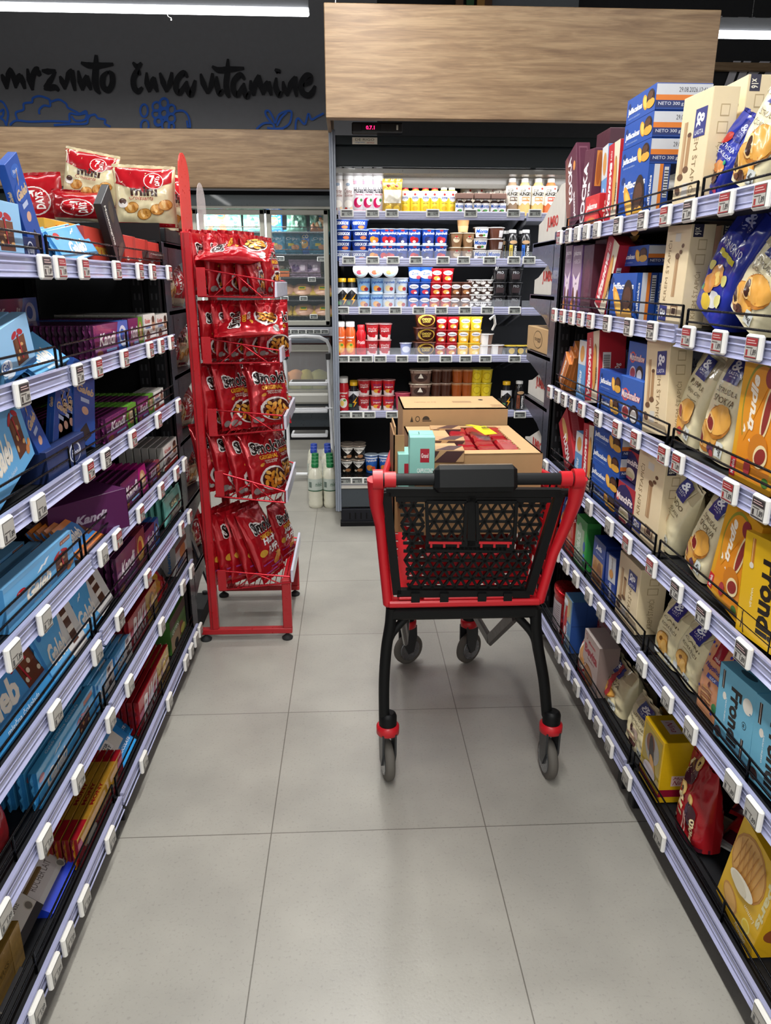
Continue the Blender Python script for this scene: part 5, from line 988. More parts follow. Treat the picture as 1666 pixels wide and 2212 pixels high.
mb.bar((q.x, q.y, 1.02), (m_.x, m_.y, 1.028), .022, .0015, ('e3d21c', 'plastic')); mb.bar((m_.x, m_.y, 1.028), (r.x, r.y-.01, 1.016), .045, .0015, ('e3d21c', 'plastic'))
art(mb, shade([T('GRAND', 0, 0, 1, 1, '1a1a14', -90)], 'plastic'), lambda u, v, l: (m_.x+.005+u*.025, m_.y-.03+v*.03, 1.0275+l)); o = mb.obj('hang_tag'); tag(o, 'bent yellow and black paper tag lying on the red packets', 'tag')
mb = MB(); a = onY(850, 1040, 2.1); b = onY(874, 940, 2.1); mb.box(a.x, 2.1, .74, b.x, 2.104, b.z, ('a27c52', 'matt')); mb.box(a.x, 2.1, .74, a.x+.004, 2.3, b.z+.0, ('8f6b44', 'matt')); mb.box(a.x+.004, 2.12, .74, a.x+.008, 2.28, b.z+.02, ('a98458', 'matt')); o = mb.obj('cardboard_sheet'); tag(o, 'folded cardboard sheet standing at the left inside the trolley', 'cardboard')
# ================================================================ packs on the aisle shelves
KD = {}
def kbox(k, w, h, d, base, front=(), side=(), top=(), **kw): KD[k] = (pack_box(w, h, d, base, front, side, top=top, **kw).mesh('pack'), w, h, d)
def kbag(k, w, h, d, base, front=(), **kw): KD[k] = (pack_bag(w, h, d, base, front, **kw).mesh('pack'), w, h, d)
def put(side, lvl, kind, tl, tr, desc, cat, name, bl=None, h=None, n=1, lean=0, inset=.03, dz=0, d=None, gap=.0015, turn=0, roll=None, step=0):
    s = 1 if side == 'L' else -1; Z = (ZL if side == 'L' else ZR)[lvl]; nm = 'on '+(NL if side == 'L' else NR)[lvl]
    me, kw, kh, kd = KD[kind]; zb = Z-.011+dz
    for i in range(n):
        dd = d or kd; X = (XL if side == 'L' else XR)-s*inset
        a, b = onX(*tl, X), onX(*tr, X); w = abs(a.y-b.y); hh = h or max(a.z, b.z)-zb; y = (a.y+b.y)/2; ro = 0
        if bl:
            c = onX(*bl, X); dy = (a.y-c.y)*(1 if side == 'L' else -1); ro = math.atan2(dy, hh); w *= cos(ro); hh = hh/cos(ro)-w*abs(sin(ro))*.5 if not h else h; y = c.y+s*w/2*cos(ro)
        if roll is not None: ro = R(roll)
        X -= s*(dd+gap)*i
        o = link(name, me, None, (X, y+step*i, zb+abs(sin(ro))*w/2+dd*sin(R(max(0, -lean)))), (R(-lean), ro, (pi/2 if side == 'L' else -pi/2)+R(turn)), (w/kw, dd/kd, hh/kh))
        auto(o, desc, cat, nm, far=-(y), row=i, up=dz)
NAVY, CRM = '27307a', 'dfd0a6'
def strud(cx, cy, s, fill, c1='dca24a', c2='b8762c'):
    r = []
    for dx, dy, k in ((-.06, -.12, 1), (.05, .04, 1)): r += [E(cx+dx*s*2, cy+dy*s, .30*s, .15*s, c2, 12), E(cx+dx*s*2+.02*s, cy+(dy+.02)*s, .28*s, .13*s, c1, 12), E(cx+(dx*2-.17)*s, cy+(dy-.03)*s, .085*s, .10*s, 'ecc27c', 35), E(cx+(dx*2-.17)*s, cy+(dy-.03)*s, .055*s, .08*s, fill, 35)]
    return r
def amp(x, y, w, h, c='eef0f6'): return [T('&', x-w/2, y-h*.05, x+w/2, y+h/2, c, st='b'), T('LASTA', x-w*.5, y-h*.28, x+w*.5, y-h*.12, c, st=''), T('since 1991', x-w*.3, y-h*.42, x+w*.3, y-h*.33, c, st='i')]
def lasta(l1, l2, pic, base='eadfb8'):
    f = [Q(.02, .80, .98, .98, 'c3b692')]+[PO([(.05+.13*i, .80), (.08+.13*i, .80), (.2+.13*i, .97), (.17+.13*i, .97)], 'cfc4a2') for i in range(6)]+[Q(.28, .74, .72, .97, NAVY)]+amp(.5, .86, .3, .17)
    if l2: f += [T(l1, .2, .63, .8, .69, '5a4c34', st=''), T(l2, .2, .54, .8, .60, '5a4c34', st='')]
    f += [Q(.3, .495, .7, .502, '8a7c5c')]+pic+[Q(.64, .06, .84, .2, 'd3d8d4'), T('42g', .67, .08, .81, .17, '4a4c4c')]
    return f
def ring_(cx, cy, s): return [E(cx, cy, .2*s, .13*s, 'b07c36'), E(cx, cy, .18*s, .115*s, 'd8a656'), E(cx-.03*s, cy+.02*s, .05*s, .035*s, '7a4c1c'), E(cx+.1*s, cy-.04*s, .13*s, .1*s, 'c8923f'), E(cx+.1*s, cy-.04*s, .11*s, .085*s, 'dcae60')]
kbag('l_smok', .19, .29, .10, 'eadfb8', front=lasta('ŠTRUDLA', 'SMOKVA', strud(.45, .33, 1.1, '7c2a2c')+[E(.5, .1, .1, .06, '5a3450'), E(.55, .06, .07, .035, 'b84a4c')]), seed=1)
kbag('l_cok', .19, .30, .10, 'eadfb8', front=lasta('ŠTRUDLA', 'ČOKOLADA', strud(.5, .36, 1.2, '3a2018')+[E(.42, .1, .13, .05, '4a2c24'), E(.3, .07, .08, .03, '6a4434')]), seed=2)
kbag('l_vis', .19, .29, .10, 'eadfb8', front=lasta('ĐURĐLA', 'VIŠNJA I CIMET', strud(.4, .3, 1.0, '8c2a30')+[E(.45, .09, .08, .05, 'b02834')]), seed=3)
kbag('l_lin', .17, .27, .09, 'eadfb8', front=lasta('LINDO', 'ČOKOLADA', [E(.45, .34, .11, .10, '4a2c20'), E(.5, .31, .08, .08, 'd29a52'), E(.5, .40, .05, .08, 'b8803c', 20), E(.3, .1, .14, .06, '4a2c24')]), seed=4)
kbag('l_kol', .20, .28, .11, 'e6dab0', front=lasta('ČAJNI', 'KOLUTIĆI', ring_(.42, .3, 1.2)+[E(.25, .08, .12, .05, 'dde0e0')]), seed=5)
kbag('l_nap', .19, .27, .10, 'e6dab0', front=lasta('NAPOLITANKE', 'ČOKOLADA', [PO([(.25, .3), (.6, .3), (.55, .44), (.3, .44)], 'c8b0a0'), E(.3, .4, .06, .09, '4a241c'), Q(.2, .22, .6, .25, '9a7a64'), E(.4, .14, .16, .06, '4a2c28')]), seed=6, crink=.006)
kbag('l_str', .19, .27, .11, 'e6dab0', front=lasta('ŠTRUDLA', 'SMOKVA', strud(.35, .3, 1.0, '7c2a2c')+[PO([(.55, .98), (.66, .98), (.62, .2), (.52, .2)], 'a82a30')]), seed=7, crink=.009)
kbag('l_blue', .19, .30, .10, '24339c', front=[Q(.3, .76, .7, .98, '1d2a80')]+amp(.5, .87, .3, .15, 'b8c0ea')+[T('RONDINO', .2, .62, .8, .69, 'e6eaf6', st=''), Q(.22, .54, .72, .59, 'd2c83c'), E(.45, .38, .2, .1, 'd99a50', 20), E(.5, .37, .1, .06, 'f0cc70'), E(.35, .28, .2, .09, 'cf8c44', 20), E(.7, .4, .08, .05, 'd8d07a', 40), E(.22, .42, .08, .04, 'd8d07a', 60), E(.62, .2, .12, .08, 'e6e6e4'), E(.45, .13, .16, .07, 'd9b83c'), E(.2, .2, .06, .03, '3a8a5c', 30), E(.75, .22, .1, .06, 'e0d88a')], seed=8, crink=.006)
kbag('l_blue2', .19, .30, .10, '24339c', front=[Q(.4, .74, .85, .96, '1d2a80')]+amp(.62, .85, .3, .15, 'b8c0ea')+[T('ŠTRUDLA', .25, .62, .85, .68, 'e6eaf6', st=''), T('ČOKOLADA', .2, .54, .85, .6, 'e6eaf6', st=''), E(.3, .72, .14, .06, 'b8342c', 40), E(.6, .4, .22, .1, 'd89050', 15), E(.35, .3, .18, .06, 'c87a40', 10), E(.35, .3, .14, .04, '3a1c18', 10), E(.6, .28, .14, .07, '4a2420'), T('42%', .1, .18, .4, .24, 'eef0f8', st=''), T('PUNJENJE', .1, .12, .45, .16, 'eef0f8', st=''), E(.75, .15, .06, .04, 'd0406c'), E(.2, .5, .06, .03, 'd0406c'), E(.75, .5, .05, .03, '2f9a6c')], seed=9, crink=.006)
KREM = [T('KREM ŠTAPIĆI', .56, .12, .74, .76, '8a7350', -90, ''), Q(.5, .62, .88, .86, NAVY), T('&', .56, .70, .82, .83, 'eef0f6', -90), T('LASTA', .55, .64, .83, .68, 'eef0f6', st=''), Q(.14, .3, .26, .78, 'b08d66'), Q(.17, .3, .20, .78, 'c9aa82'), Q(.3, .36, .42, .66, 'a8845c'), E(.2, .3, .1, .03, '6a4c34'), E(.36, .36, .1, .03, '6a4c34'), E(.36, .66, .07, .02, '5a3c28'), E(.15, .18, .09, .05, '5a4030', 30), Q(.32, .12, .52, .24, 'd3cfc4')]
KS = [T('KREM ŠTAPIĆI', .35, .1, .6, .55, 'a08a64', 90, ''), Q(.3, .62, .7, .72, 'b8a27a'), Q(.33, .63, .67, .71, 'e3d0aa'), Q(.35, .76, .7, .86, 'b8a27a'), Q(.38, .77, .67, .85, 'e3d0aa')]
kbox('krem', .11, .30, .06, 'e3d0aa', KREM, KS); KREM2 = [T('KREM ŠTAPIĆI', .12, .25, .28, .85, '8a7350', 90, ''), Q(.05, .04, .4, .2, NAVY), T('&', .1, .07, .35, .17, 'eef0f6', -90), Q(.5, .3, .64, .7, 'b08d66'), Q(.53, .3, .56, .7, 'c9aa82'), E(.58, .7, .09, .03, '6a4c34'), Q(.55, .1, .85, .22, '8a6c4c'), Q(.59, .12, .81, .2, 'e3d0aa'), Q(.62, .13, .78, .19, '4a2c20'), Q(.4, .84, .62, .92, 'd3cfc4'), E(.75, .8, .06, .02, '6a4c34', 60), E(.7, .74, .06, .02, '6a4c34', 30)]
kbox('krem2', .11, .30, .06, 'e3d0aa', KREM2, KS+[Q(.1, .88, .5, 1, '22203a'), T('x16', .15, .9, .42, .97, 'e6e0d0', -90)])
def cake(x, y, s): return [E(x-.07*s, y, .05*s, .22*s, 'e8a02c', 25), E(x-.065*s, y, .035*s, .17*s, 'f3c35c', 25), E(x+.05*s, y+.04*s, .085*s, .22*s, '2c1812'), E(x+.06*s, y-.1*s, .09*s, .12*s, 'd9a43c'), E(x+.05*s, y+.1*s, .06*s, .1*s, '54321f')]
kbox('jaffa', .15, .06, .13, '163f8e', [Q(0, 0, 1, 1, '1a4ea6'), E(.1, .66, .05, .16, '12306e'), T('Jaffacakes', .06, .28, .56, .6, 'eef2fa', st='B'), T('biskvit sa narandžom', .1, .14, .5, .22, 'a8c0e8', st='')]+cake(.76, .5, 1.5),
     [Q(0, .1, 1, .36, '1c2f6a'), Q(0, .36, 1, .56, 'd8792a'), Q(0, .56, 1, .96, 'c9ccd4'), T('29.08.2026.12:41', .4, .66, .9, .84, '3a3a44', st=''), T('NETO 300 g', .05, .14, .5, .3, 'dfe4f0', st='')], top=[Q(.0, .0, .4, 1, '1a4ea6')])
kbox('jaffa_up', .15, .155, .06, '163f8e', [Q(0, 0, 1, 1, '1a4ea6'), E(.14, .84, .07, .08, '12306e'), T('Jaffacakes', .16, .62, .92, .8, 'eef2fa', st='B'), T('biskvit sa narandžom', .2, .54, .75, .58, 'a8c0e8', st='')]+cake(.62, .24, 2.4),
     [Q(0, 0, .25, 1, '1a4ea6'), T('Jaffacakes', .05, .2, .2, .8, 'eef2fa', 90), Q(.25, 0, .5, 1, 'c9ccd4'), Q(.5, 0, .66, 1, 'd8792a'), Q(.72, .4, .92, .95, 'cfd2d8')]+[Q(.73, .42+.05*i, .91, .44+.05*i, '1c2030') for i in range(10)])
kbox('kocka', .12, .30, .05, '5d2c40', [E(.2, .5, .22, .5, '7a4a44'), T('plazma', .62, .1, .82, .42, 'ece6ea', 90, 'B'), T('KOCKA', .28, .35, .6, .92, 'ece6ea', 90, 'B'), E(.15, .12, .1, .1, 'c8743c'), E(.8, .75, .1, .06, 'd08a4c')], [Q(.2, .3, .8, .95, '7a4a5c'), Q(.25, .32, .75, .93, '5a2a3e')])
kbox('kocka2', .10, .30, .06, '5d2c40', [T('KOCKA', .05, .05, .5, .85, 'ece6ea', 90, 'B'), T('plazma', .6, .1, .9, .6, 'ece6ea', 90, 'B')], [Q(.15, .55, .5, .97, 'd98a3c'), E(.33, .76, .14, .2, 'b8642a'), T('KOCKA', .6, .65, .85, .95, 'ece6ea', 90, 'B')])
kbox('vita', .10, .28, .05, 'b8202e', [Q(.5, .0, 1, 1, 'd9cfb8'), PO([(.0, 0), (.52, 0), (.62, .5), (.5, 1), (0, 1)], 'b8202e'), T('Vitanova', .12, .12, .42, .78, 'f3e9e6', 90, 'Bi'), T('keks', .2, .8, .36, .92, 'f3e9e6', 90, 'i'), E(.72, .5, .16, .33, 'a87434'), E(.72, .5, .13, .30, 'd0964c'), T('POSNO', .84, .28, .94, .5, '3a2a1c', 90), Q(0, 0, 1, .03, 'e8e2d8')], [Q(.15, .45, .45, .7, 'e8e2dc')]+[Q(.18, .46+.024*i, .42, .47+.024*i, '2a2020') for i in range(9)]+[T('150g', .6, .4, .85, .55, 'f3e9e6', 90)])
kbox('plred', .10, .30, .06, 'a8202a', [E(.55, .7, .18, .26, 'c89a5c', 6), T('PLAZMA', .28, .1, .62, .62, 'ece4e2', -90, 'B')], [Q(.15, .35, .6, .95, 'c8646a')]+[Q(.2, .37+.03*i, .55, .38+.03*i, 'a8202a') for i in range(19)])
kbox('maroon', .10, .27, .06, '4a2030', [E(.5, .5, .3, .3, '5c2a3c')]); kbox('dred', .12, .26, .06, '7a1820', [E(.5, .6, .25, .3, 'a8643c'), Q(.2, .1, .8, .2, 'c8c0b8')])
kbox('sreca', .10, .25, .05, '7c5a94', [Q(0, .55, 1, 1, '8a7288'), T('plazma', .15, .84, .88, .93, 'e9e2ea'), T('+SREĆA', .2, .74, .85, .82, 'd8ccda', st='i'), PO([(.15, .6), (.5, .5), (.9, .62), (.8, .3), (.5, .2), (.25, .3)], 'dfcfda'), T('Jula', .4, .42, .62, .47, '5a3c5c', st='i'), E(.3, .2, .12, .2, '6a3a2c'), E(.75, .18, .12, .18, '6a3a2c'), E(.2, .1, .12, .1, 'd98a3c')], [Q(.1, .1, .9, .9, '4a2238')])
kbox('smallred', .10, .10, .04, 'c8242c', [E(.5, .5, .42, .4, 'd63a3c'), T('plazma', .12, .55, .88, .78, 'f6e0dc', st='Bi'), E(.5, .25, .3, .12, 'c8783c')], [T('keks', .3, .1, .7, .8, 'f0e0d0', 90)])
kbox('porange', .10, .22, .02, 'c87a3c', [T('plazma', .3, .1, .6, .9, 'e8dcd8', 90, 'B'), Q(0, 0, .2, 1, '4a2838'), Q(.7, 0, .85, 1, 'a05a34')])
kbox('bluew', .09, .26, .05, '5f93c8', [Q(0, .6, 1, 1, 'c9cdd0'), E(.5, .78, .3, .14, 'c8904c'), T('Jellies', .2, .1, .7, .5, 'e6eef6', 90, 'bi')], [Q(.1, .1, .9, .9, '4a7fb8')])
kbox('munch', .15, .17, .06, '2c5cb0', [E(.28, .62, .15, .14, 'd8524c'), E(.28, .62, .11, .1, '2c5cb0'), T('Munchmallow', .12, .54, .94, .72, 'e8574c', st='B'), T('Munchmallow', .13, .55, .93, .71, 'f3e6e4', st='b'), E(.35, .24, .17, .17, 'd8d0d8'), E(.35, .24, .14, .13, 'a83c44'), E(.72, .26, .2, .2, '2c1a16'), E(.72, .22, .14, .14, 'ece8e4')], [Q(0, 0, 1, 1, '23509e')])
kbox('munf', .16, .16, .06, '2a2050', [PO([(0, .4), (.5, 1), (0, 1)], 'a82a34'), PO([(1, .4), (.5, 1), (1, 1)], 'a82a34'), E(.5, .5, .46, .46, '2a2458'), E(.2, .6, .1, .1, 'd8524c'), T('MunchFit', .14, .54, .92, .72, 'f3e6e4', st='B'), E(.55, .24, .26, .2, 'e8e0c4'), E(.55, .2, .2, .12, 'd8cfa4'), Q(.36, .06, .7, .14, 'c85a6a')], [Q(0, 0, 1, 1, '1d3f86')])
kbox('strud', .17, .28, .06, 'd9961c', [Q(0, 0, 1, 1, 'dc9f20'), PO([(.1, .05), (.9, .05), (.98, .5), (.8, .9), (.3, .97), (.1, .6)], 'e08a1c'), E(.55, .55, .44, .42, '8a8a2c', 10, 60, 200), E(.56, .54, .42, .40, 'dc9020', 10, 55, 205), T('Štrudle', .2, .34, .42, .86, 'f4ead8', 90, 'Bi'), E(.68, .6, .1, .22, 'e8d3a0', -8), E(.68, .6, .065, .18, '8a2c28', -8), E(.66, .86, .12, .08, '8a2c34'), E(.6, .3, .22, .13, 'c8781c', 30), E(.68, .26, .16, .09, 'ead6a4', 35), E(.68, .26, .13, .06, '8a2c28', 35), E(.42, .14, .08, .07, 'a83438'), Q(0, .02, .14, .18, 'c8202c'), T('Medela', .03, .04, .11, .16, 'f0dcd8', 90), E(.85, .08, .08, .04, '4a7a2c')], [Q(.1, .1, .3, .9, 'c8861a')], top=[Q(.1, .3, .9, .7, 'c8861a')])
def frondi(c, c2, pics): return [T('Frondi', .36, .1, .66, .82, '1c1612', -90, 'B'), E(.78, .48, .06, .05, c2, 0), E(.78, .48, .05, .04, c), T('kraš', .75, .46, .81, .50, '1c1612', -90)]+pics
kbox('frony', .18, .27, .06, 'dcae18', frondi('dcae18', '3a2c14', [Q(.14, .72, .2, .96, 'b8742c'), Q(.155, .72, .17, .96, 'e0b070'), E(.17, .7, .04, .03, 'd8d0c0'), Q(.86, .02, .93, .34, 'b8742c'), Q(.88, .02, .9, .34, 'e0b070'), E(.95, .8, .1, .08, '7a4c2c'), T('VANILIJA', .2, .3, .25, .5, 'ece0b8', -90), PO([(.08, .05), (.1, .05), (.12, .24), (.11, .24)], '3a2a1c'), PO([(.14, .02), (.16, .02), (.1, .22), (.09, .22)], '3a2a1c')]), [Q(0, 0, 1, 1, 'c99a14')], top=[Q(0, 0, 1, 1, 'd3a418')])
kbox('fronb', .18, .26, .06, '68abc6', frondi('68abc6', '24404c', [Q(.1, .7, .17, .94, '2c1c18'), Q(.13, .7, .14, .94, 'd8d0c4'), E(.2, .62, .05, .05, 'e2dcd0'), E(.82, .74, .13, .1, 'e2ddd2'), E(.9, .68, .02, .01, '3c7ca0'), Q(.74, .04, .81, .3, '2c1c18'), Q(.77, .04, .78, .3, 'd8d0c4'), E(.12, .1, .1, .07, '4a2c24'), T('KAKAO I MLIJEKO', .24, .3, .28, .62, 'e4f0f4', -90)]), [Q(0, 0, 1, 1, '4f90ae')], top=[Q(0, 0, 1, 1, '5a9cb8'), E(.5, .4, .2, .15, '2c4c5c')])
kbag('napol', .18, .28, .07, 'd09068', front=[Q(.28, .72, .62, .97, '8c1c28'), T('medela', .33, .74, .57, .79, 'ecd8d4', st='i'), T('Napolitanke', .14, .58, .84, .67, '3a2c7c', st='bi'), PO([(.3, .49), (.8, .49), (.78, .55), (.32, .55)], '3a4a9c'), T('NUGAT', .42, .5, .66, .54, 'dfe2f4')]+[Q(.22, .16+.035*i, .6, .185+.035*i, ('8a5634', 'b88858')[i % 2]) for i in range(6)]+[E(.76, .2, .09, .06, '2f7a44'), E(.45, .42, .04, .04, '6a2c24')]+[E((.08, .9, .15, .85, .93, .07, .88, .1, .8, .2, .7)[i], (.9, .9, .75, .75, .6, .5, .42, .3, .9, .88, .1)[i], .03, .02, ('3a3a9c', '2c2c80')[i % 2], 50*i) for i in range(11)], shape='gusset', seed=11, crink=.003, n=7)
kbox('green', .12, .27, .05, '3da04c', [Q(0, .05, .8, .8, 'a8bca0'), E(.4, .5, .28, .4, '9cb89a'), T('NOBLICE', .2, .2, .5, .7, 'dfe8dc', 90, 'B'), E(.85, .5, .1, .1, '2c5aa0'), Q(.8, .2, .95, .35, '3c8ad0')], [Q(.1, .1, .9, .9, '2f8a40')], top=[Q(.1, .1, .9, .9, '4cb85c')])
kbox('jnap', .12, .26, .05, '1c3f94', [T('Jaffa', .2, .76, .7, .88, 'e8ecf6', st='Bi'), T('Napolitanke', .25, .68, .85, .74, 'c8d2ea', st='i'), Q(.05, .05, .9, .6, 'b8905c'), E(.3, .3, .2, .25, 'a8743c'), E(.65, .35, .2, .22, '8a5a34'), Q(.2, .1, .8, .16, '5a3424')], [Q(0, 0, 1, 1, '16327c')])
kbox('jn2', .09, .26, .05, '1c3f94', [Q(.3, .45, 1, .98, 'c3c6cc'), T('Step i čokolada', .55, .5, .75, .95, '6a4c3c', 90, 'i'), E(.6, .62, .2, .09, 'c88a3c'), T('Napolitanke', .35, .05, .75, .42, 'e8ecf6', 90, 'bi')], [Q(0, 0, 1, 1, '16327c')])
kbag('bitts', .13, .2, .06, '24489c', front=[T('BITTS', .3, .7, .9, .85, 'eceef6', st='B'), E(.5, .45, .3, .18, 'c8803c'), E(.4, .25, .2, .12, '8a5a34'), E(.6, .2, .12, .08, 'c89a4c')], seed=12, crink=.008)
kbox('redbar', .10, .24, .03, 'b83430', [E(.5, .4, .3, .35, 'c8643c'), Q(.2, .8, .8, .95, 'd0a898')], fin='gloss', fins=True)
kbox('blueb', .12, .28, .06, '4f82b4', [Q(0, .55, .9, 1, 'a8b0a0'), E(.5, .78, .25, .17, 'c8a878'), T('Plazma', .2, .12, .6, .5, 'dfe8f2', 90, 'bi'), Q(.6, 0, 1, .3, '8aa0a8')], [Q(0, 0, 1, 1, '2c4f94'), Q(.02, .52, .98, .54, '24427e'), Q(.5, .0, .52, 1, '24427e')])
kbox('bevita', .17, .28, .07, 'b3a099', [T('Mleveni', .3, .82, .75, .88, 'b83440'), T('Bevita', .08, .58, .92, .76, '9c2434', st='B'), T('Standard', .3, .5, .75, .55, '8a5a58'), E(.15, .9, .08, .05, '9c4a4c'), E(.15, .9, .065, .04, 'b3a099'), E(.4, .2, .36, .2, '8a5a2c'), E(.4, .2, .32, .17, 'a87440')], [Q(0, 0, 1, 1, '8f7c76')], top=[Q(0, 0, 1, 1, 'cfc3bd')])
kbox('nina', .13, .27, .08, 'd3a916', [Q(.06, .16, .94, .94, 'a89038'), E(.5, .66, .36, .22, '9a938a'), E(.42, .72, .2, .16, '7a4c34'), E(.5, .6, .12, .26, '2c2420', 8), E(.6, .42, .12, .16, 'c8924c', 20), E(.5, .3, .3, .12, 'c2b6b8'), Q(0, .04, 1, .13, '7c1830')], [Q(0, .1, 1, .22, '8c1830'), Q(.35, .28, .85, .45, 'd8b8b0'), T('Moja', .4, .37, .8, .43, '8c2038', st='i'), T('Nina', .4, .3, .8, .37, '8c2038', st='i')], top=[Q(.2, .35, .7, .75, 'e0cdc8'), T('Nina', .27, .45, .63, .65, 'a02038', st='i'), Q(0, .85, 1, .9, 'e9d890')], fin='gloss')
kbag('moto', .22, .26, .08, 'a41820', front=[T('moto', .08, .2, .36, .94, 'ead8a4', 90, 'Bi'), T('Kakao', .38, .72, .48, .9, 'ead8a4', 90, 'b'), E(.33, .80, .16, .16, '4a1424')]+[]+sum([[E(x, y, .085, .10, 'd8b060'), E(x, y, .07, .085, 'e6c47c'), E(x, y, .03, .035, '3a1c14')] for x, y in ((.28, .56), (.58, .5), (.42, .95))], [])+[E(.62, .36, .17, .14, '3a0f20'), Q(.1, .1, .16, .13, 'e8d8b8'), T('moto', .66, .06, .8, .34, 'e0cfa0', 90, 'B'), Q(.4, .04, .44, .3, 'd8a89c'), Q(.5, .04, .53, .3, 'd8a89c'), Q(0, 0, 1, .05, '4a1424')], shape='gusset', seed=13, crink=.006, n=3)
kbag('motob', .2, .22, .05, '9c141c', front=[E(.5, .5, .15, .15, 'd8b060'), E(.5, .5, .05, .05, '3a1c14'), Q(0, 0, 1, .15, '3a1020')], shape='pillow', seed=14, crink=.008)
kbox('paris', .19, .29, .06, 'd8a818', [Q(0, 0, 1, 1, 'dcae1c'), E(.42, .66, .42, .30, 'b8803c'), E(.42, .66, .39, .275, 'cf9c54')]+[PO([(.12+.1*i, .50), (.135+.1*i, .50), (.235+.1*i, .88), (.22+.1*i, .88)], 'a8702c') for i in range(6)]+[PO([(.62-.1*i, .46), (.635-.1*i, .46), (.46-.1*i, .84), (.445-.1*i, .84)], 'a8702c') for i in range(4)]+[E(.45, .47, .3, .08, 'e6dfcc', 10), E(.4, .45, .2, .07, 'd8cfb8'), T('paris', .84, .34, .99, .84, 'd8cf9c', -90, 'B'), T('Lemon', .6, .31, .86, .36, 'efe8c4', 180, 'i'), E(.75, .2, .1, .065, 'ecdc7c'), E(.75, .2, .08, .05, 'e0c03c'), E(.3, .18, .22, .1, 'c08a44', -20), E(.3, .18, .19, .08, 'd8a860', -20), T('Novelino', .55, .04, .85, .1, 'f0e6c0', 20, 'bi')], [Q(.1, .6, .9, .98, 'c08a44'), E(.5, .3, .35, .1, '8a4a24')], top=[Q(0, 0, 1, 1, 'c99a18')])
mb = MB(); mb.lathe([(.048, 0), (.05, .004), (.05, .19), (.0495, .2)], ('b8242c', 'metal'), 28, c=(0, .05, 0)); mb.lathe([(.052, .185), (.053, .19), (.053, .215), (.048, .22), (.001, .222)], ('c81c24', 'metal'), 28, c=(0, .05, 0)); art(mb, shade([Q(.2, .04, .8, .85, 'a89ca0')]+[Q(.25, .08+.06*i, .75, .1+.06*i, '6a5c60') for i in range(12)], 'card'), lambda u, v, l: ((.0506+l)*sin(R(-60+120*u)), .05-(.0506+l)*cos(R(-60+120*u)), .19*v), 8, 2); KD['tin'] = (mb.mesh('pack'), .1, .22, .1)
mb = MB(); mb.lathe([(.042, 0), (.043, .19)], ('c8c0c8', 'metal'), 24, c=(0, .045, 0)); mb.lathe([(.045, .185), (.045, .205), (.04, .208), (.001, .209)], ('b8bcc0', 'plastic'), 24, c=(0, .045, 0)); art(mb, shade([PO([(.2, 0), (.6, 1), (.8, 1), (.5, 0)], 'b8242c'), E(.6, .4, .1, .12, 'a82a34'), E(.6, .4, .07, .09, 'd8d0d4')], 'card'), lambda u, v, l: ((.0436+l)*sin(R(-60+120*u)), .045-(.0436+l)*cos(R(-60+120*u)), .19*v), 8, 2); KD['tin2'] = (mb.mesh('pack'), .09, .21, .09)
kbag('cookie', .17, .17, .03, 'c8b8a8', front=[E(.5, .55, .46, .44, 'b8242c'), E(.5, .55, .4, .38, 'e3d8c8'), E(.5, .55, .3, .28, 'b8834a'), Q(0, 0, 1, .14, 'b8242c')], shape='pillow', seed=15)
B_, T_ = 'biscuit box', 'box'
P = put; R_args = None
# right side, top shelf
P('R', 0, 'kocka', (1221, 336), (1245, 327), 'tall maroon biscuit box lettered upward', 'biscuit box', 'biscuit_box', bl=(1226, 490))
P('R', 0, 'kocka2', (1265, 328), (1286, 320), 'maroon biscuit box with orange biscuit on its side', 'biscuit box', 'biscuit_box', bl=(1250, 486))
P('R', 0, 'maroon', (1290, 292), (1318, 288), 'plain maroon biscuit box standing deeper', 'biscuit box', 'biscuit_box', inset=.16, n=2)
P('R', 0, 'bluew', (1303, 318), (1315, 314), 'narrow blue and cream biscuit box', 'biscuit box', 'biscuit_box', bl=(1296, 478), inset=.05)
P('R', 0, 'vita', (1317, 314), (1341, 307), 'red and cream finger biscuit box', 'biscuit box', 'biscuit_box', bl=(1306, 476))
P('R', 0, 'smallred', (1266, 427), (1296, 422), 'small bright red biscuit packet', 'biscuit packet', 'biscuit_packet', inset=.025)
P('R', 0, 'jaffa_up', (1341, 378), (1402, 366), 'upright blue orange-cake box under the stack', 'biscuit box', 'biscuit_box'); P('R', 0, 'jaffa_up', (1341, 378), (1402, 366), 'second upright blue orange-cake box behind', 'biscuit box', 'biscuit_box', inset=.095)
z0 = max(onX(1341, 378, XR+.03).z, onX(1402, 366, XR+.03).z)-ZR[0]+.011; hj = .064
for i in range(3): P('R', 0, 'jaffa', (1341+i, 378), (1402, 366), 'blue orange-cake box of tall stack', 'biscuit box', 'biscuit_box', h=hj, dz=z0+i*(hj+.001), d=.15)
P('R', 0, 'krem', (1479, 217), (1544, 189), 'tall beige cream-stick box with navy square', 'biscuit box', 'biscuit_box', bl=(1451, 440))
P('R', 0, 'krem2', (1549, 196), (1618, 160), 'beige cream-stick box standing deeper behind', 'biscuit box', 'biscuit_box', inset=.12)
P('R', 0, 'l_blue2', (1560, 262), (1622, 240), 'dark blue strudel bag with berries', 'biscuit bag', 'biscuit_bag', bl=(1502, 430), inset=.05)
P('R', 0, 'l_cok', (1640, 175), (1735, 135), 'tall cream bag of chocolate strudel at frame edge', 'biscuit bag', 'biscuit_bag', bl=(1563, 420), inset=.04)
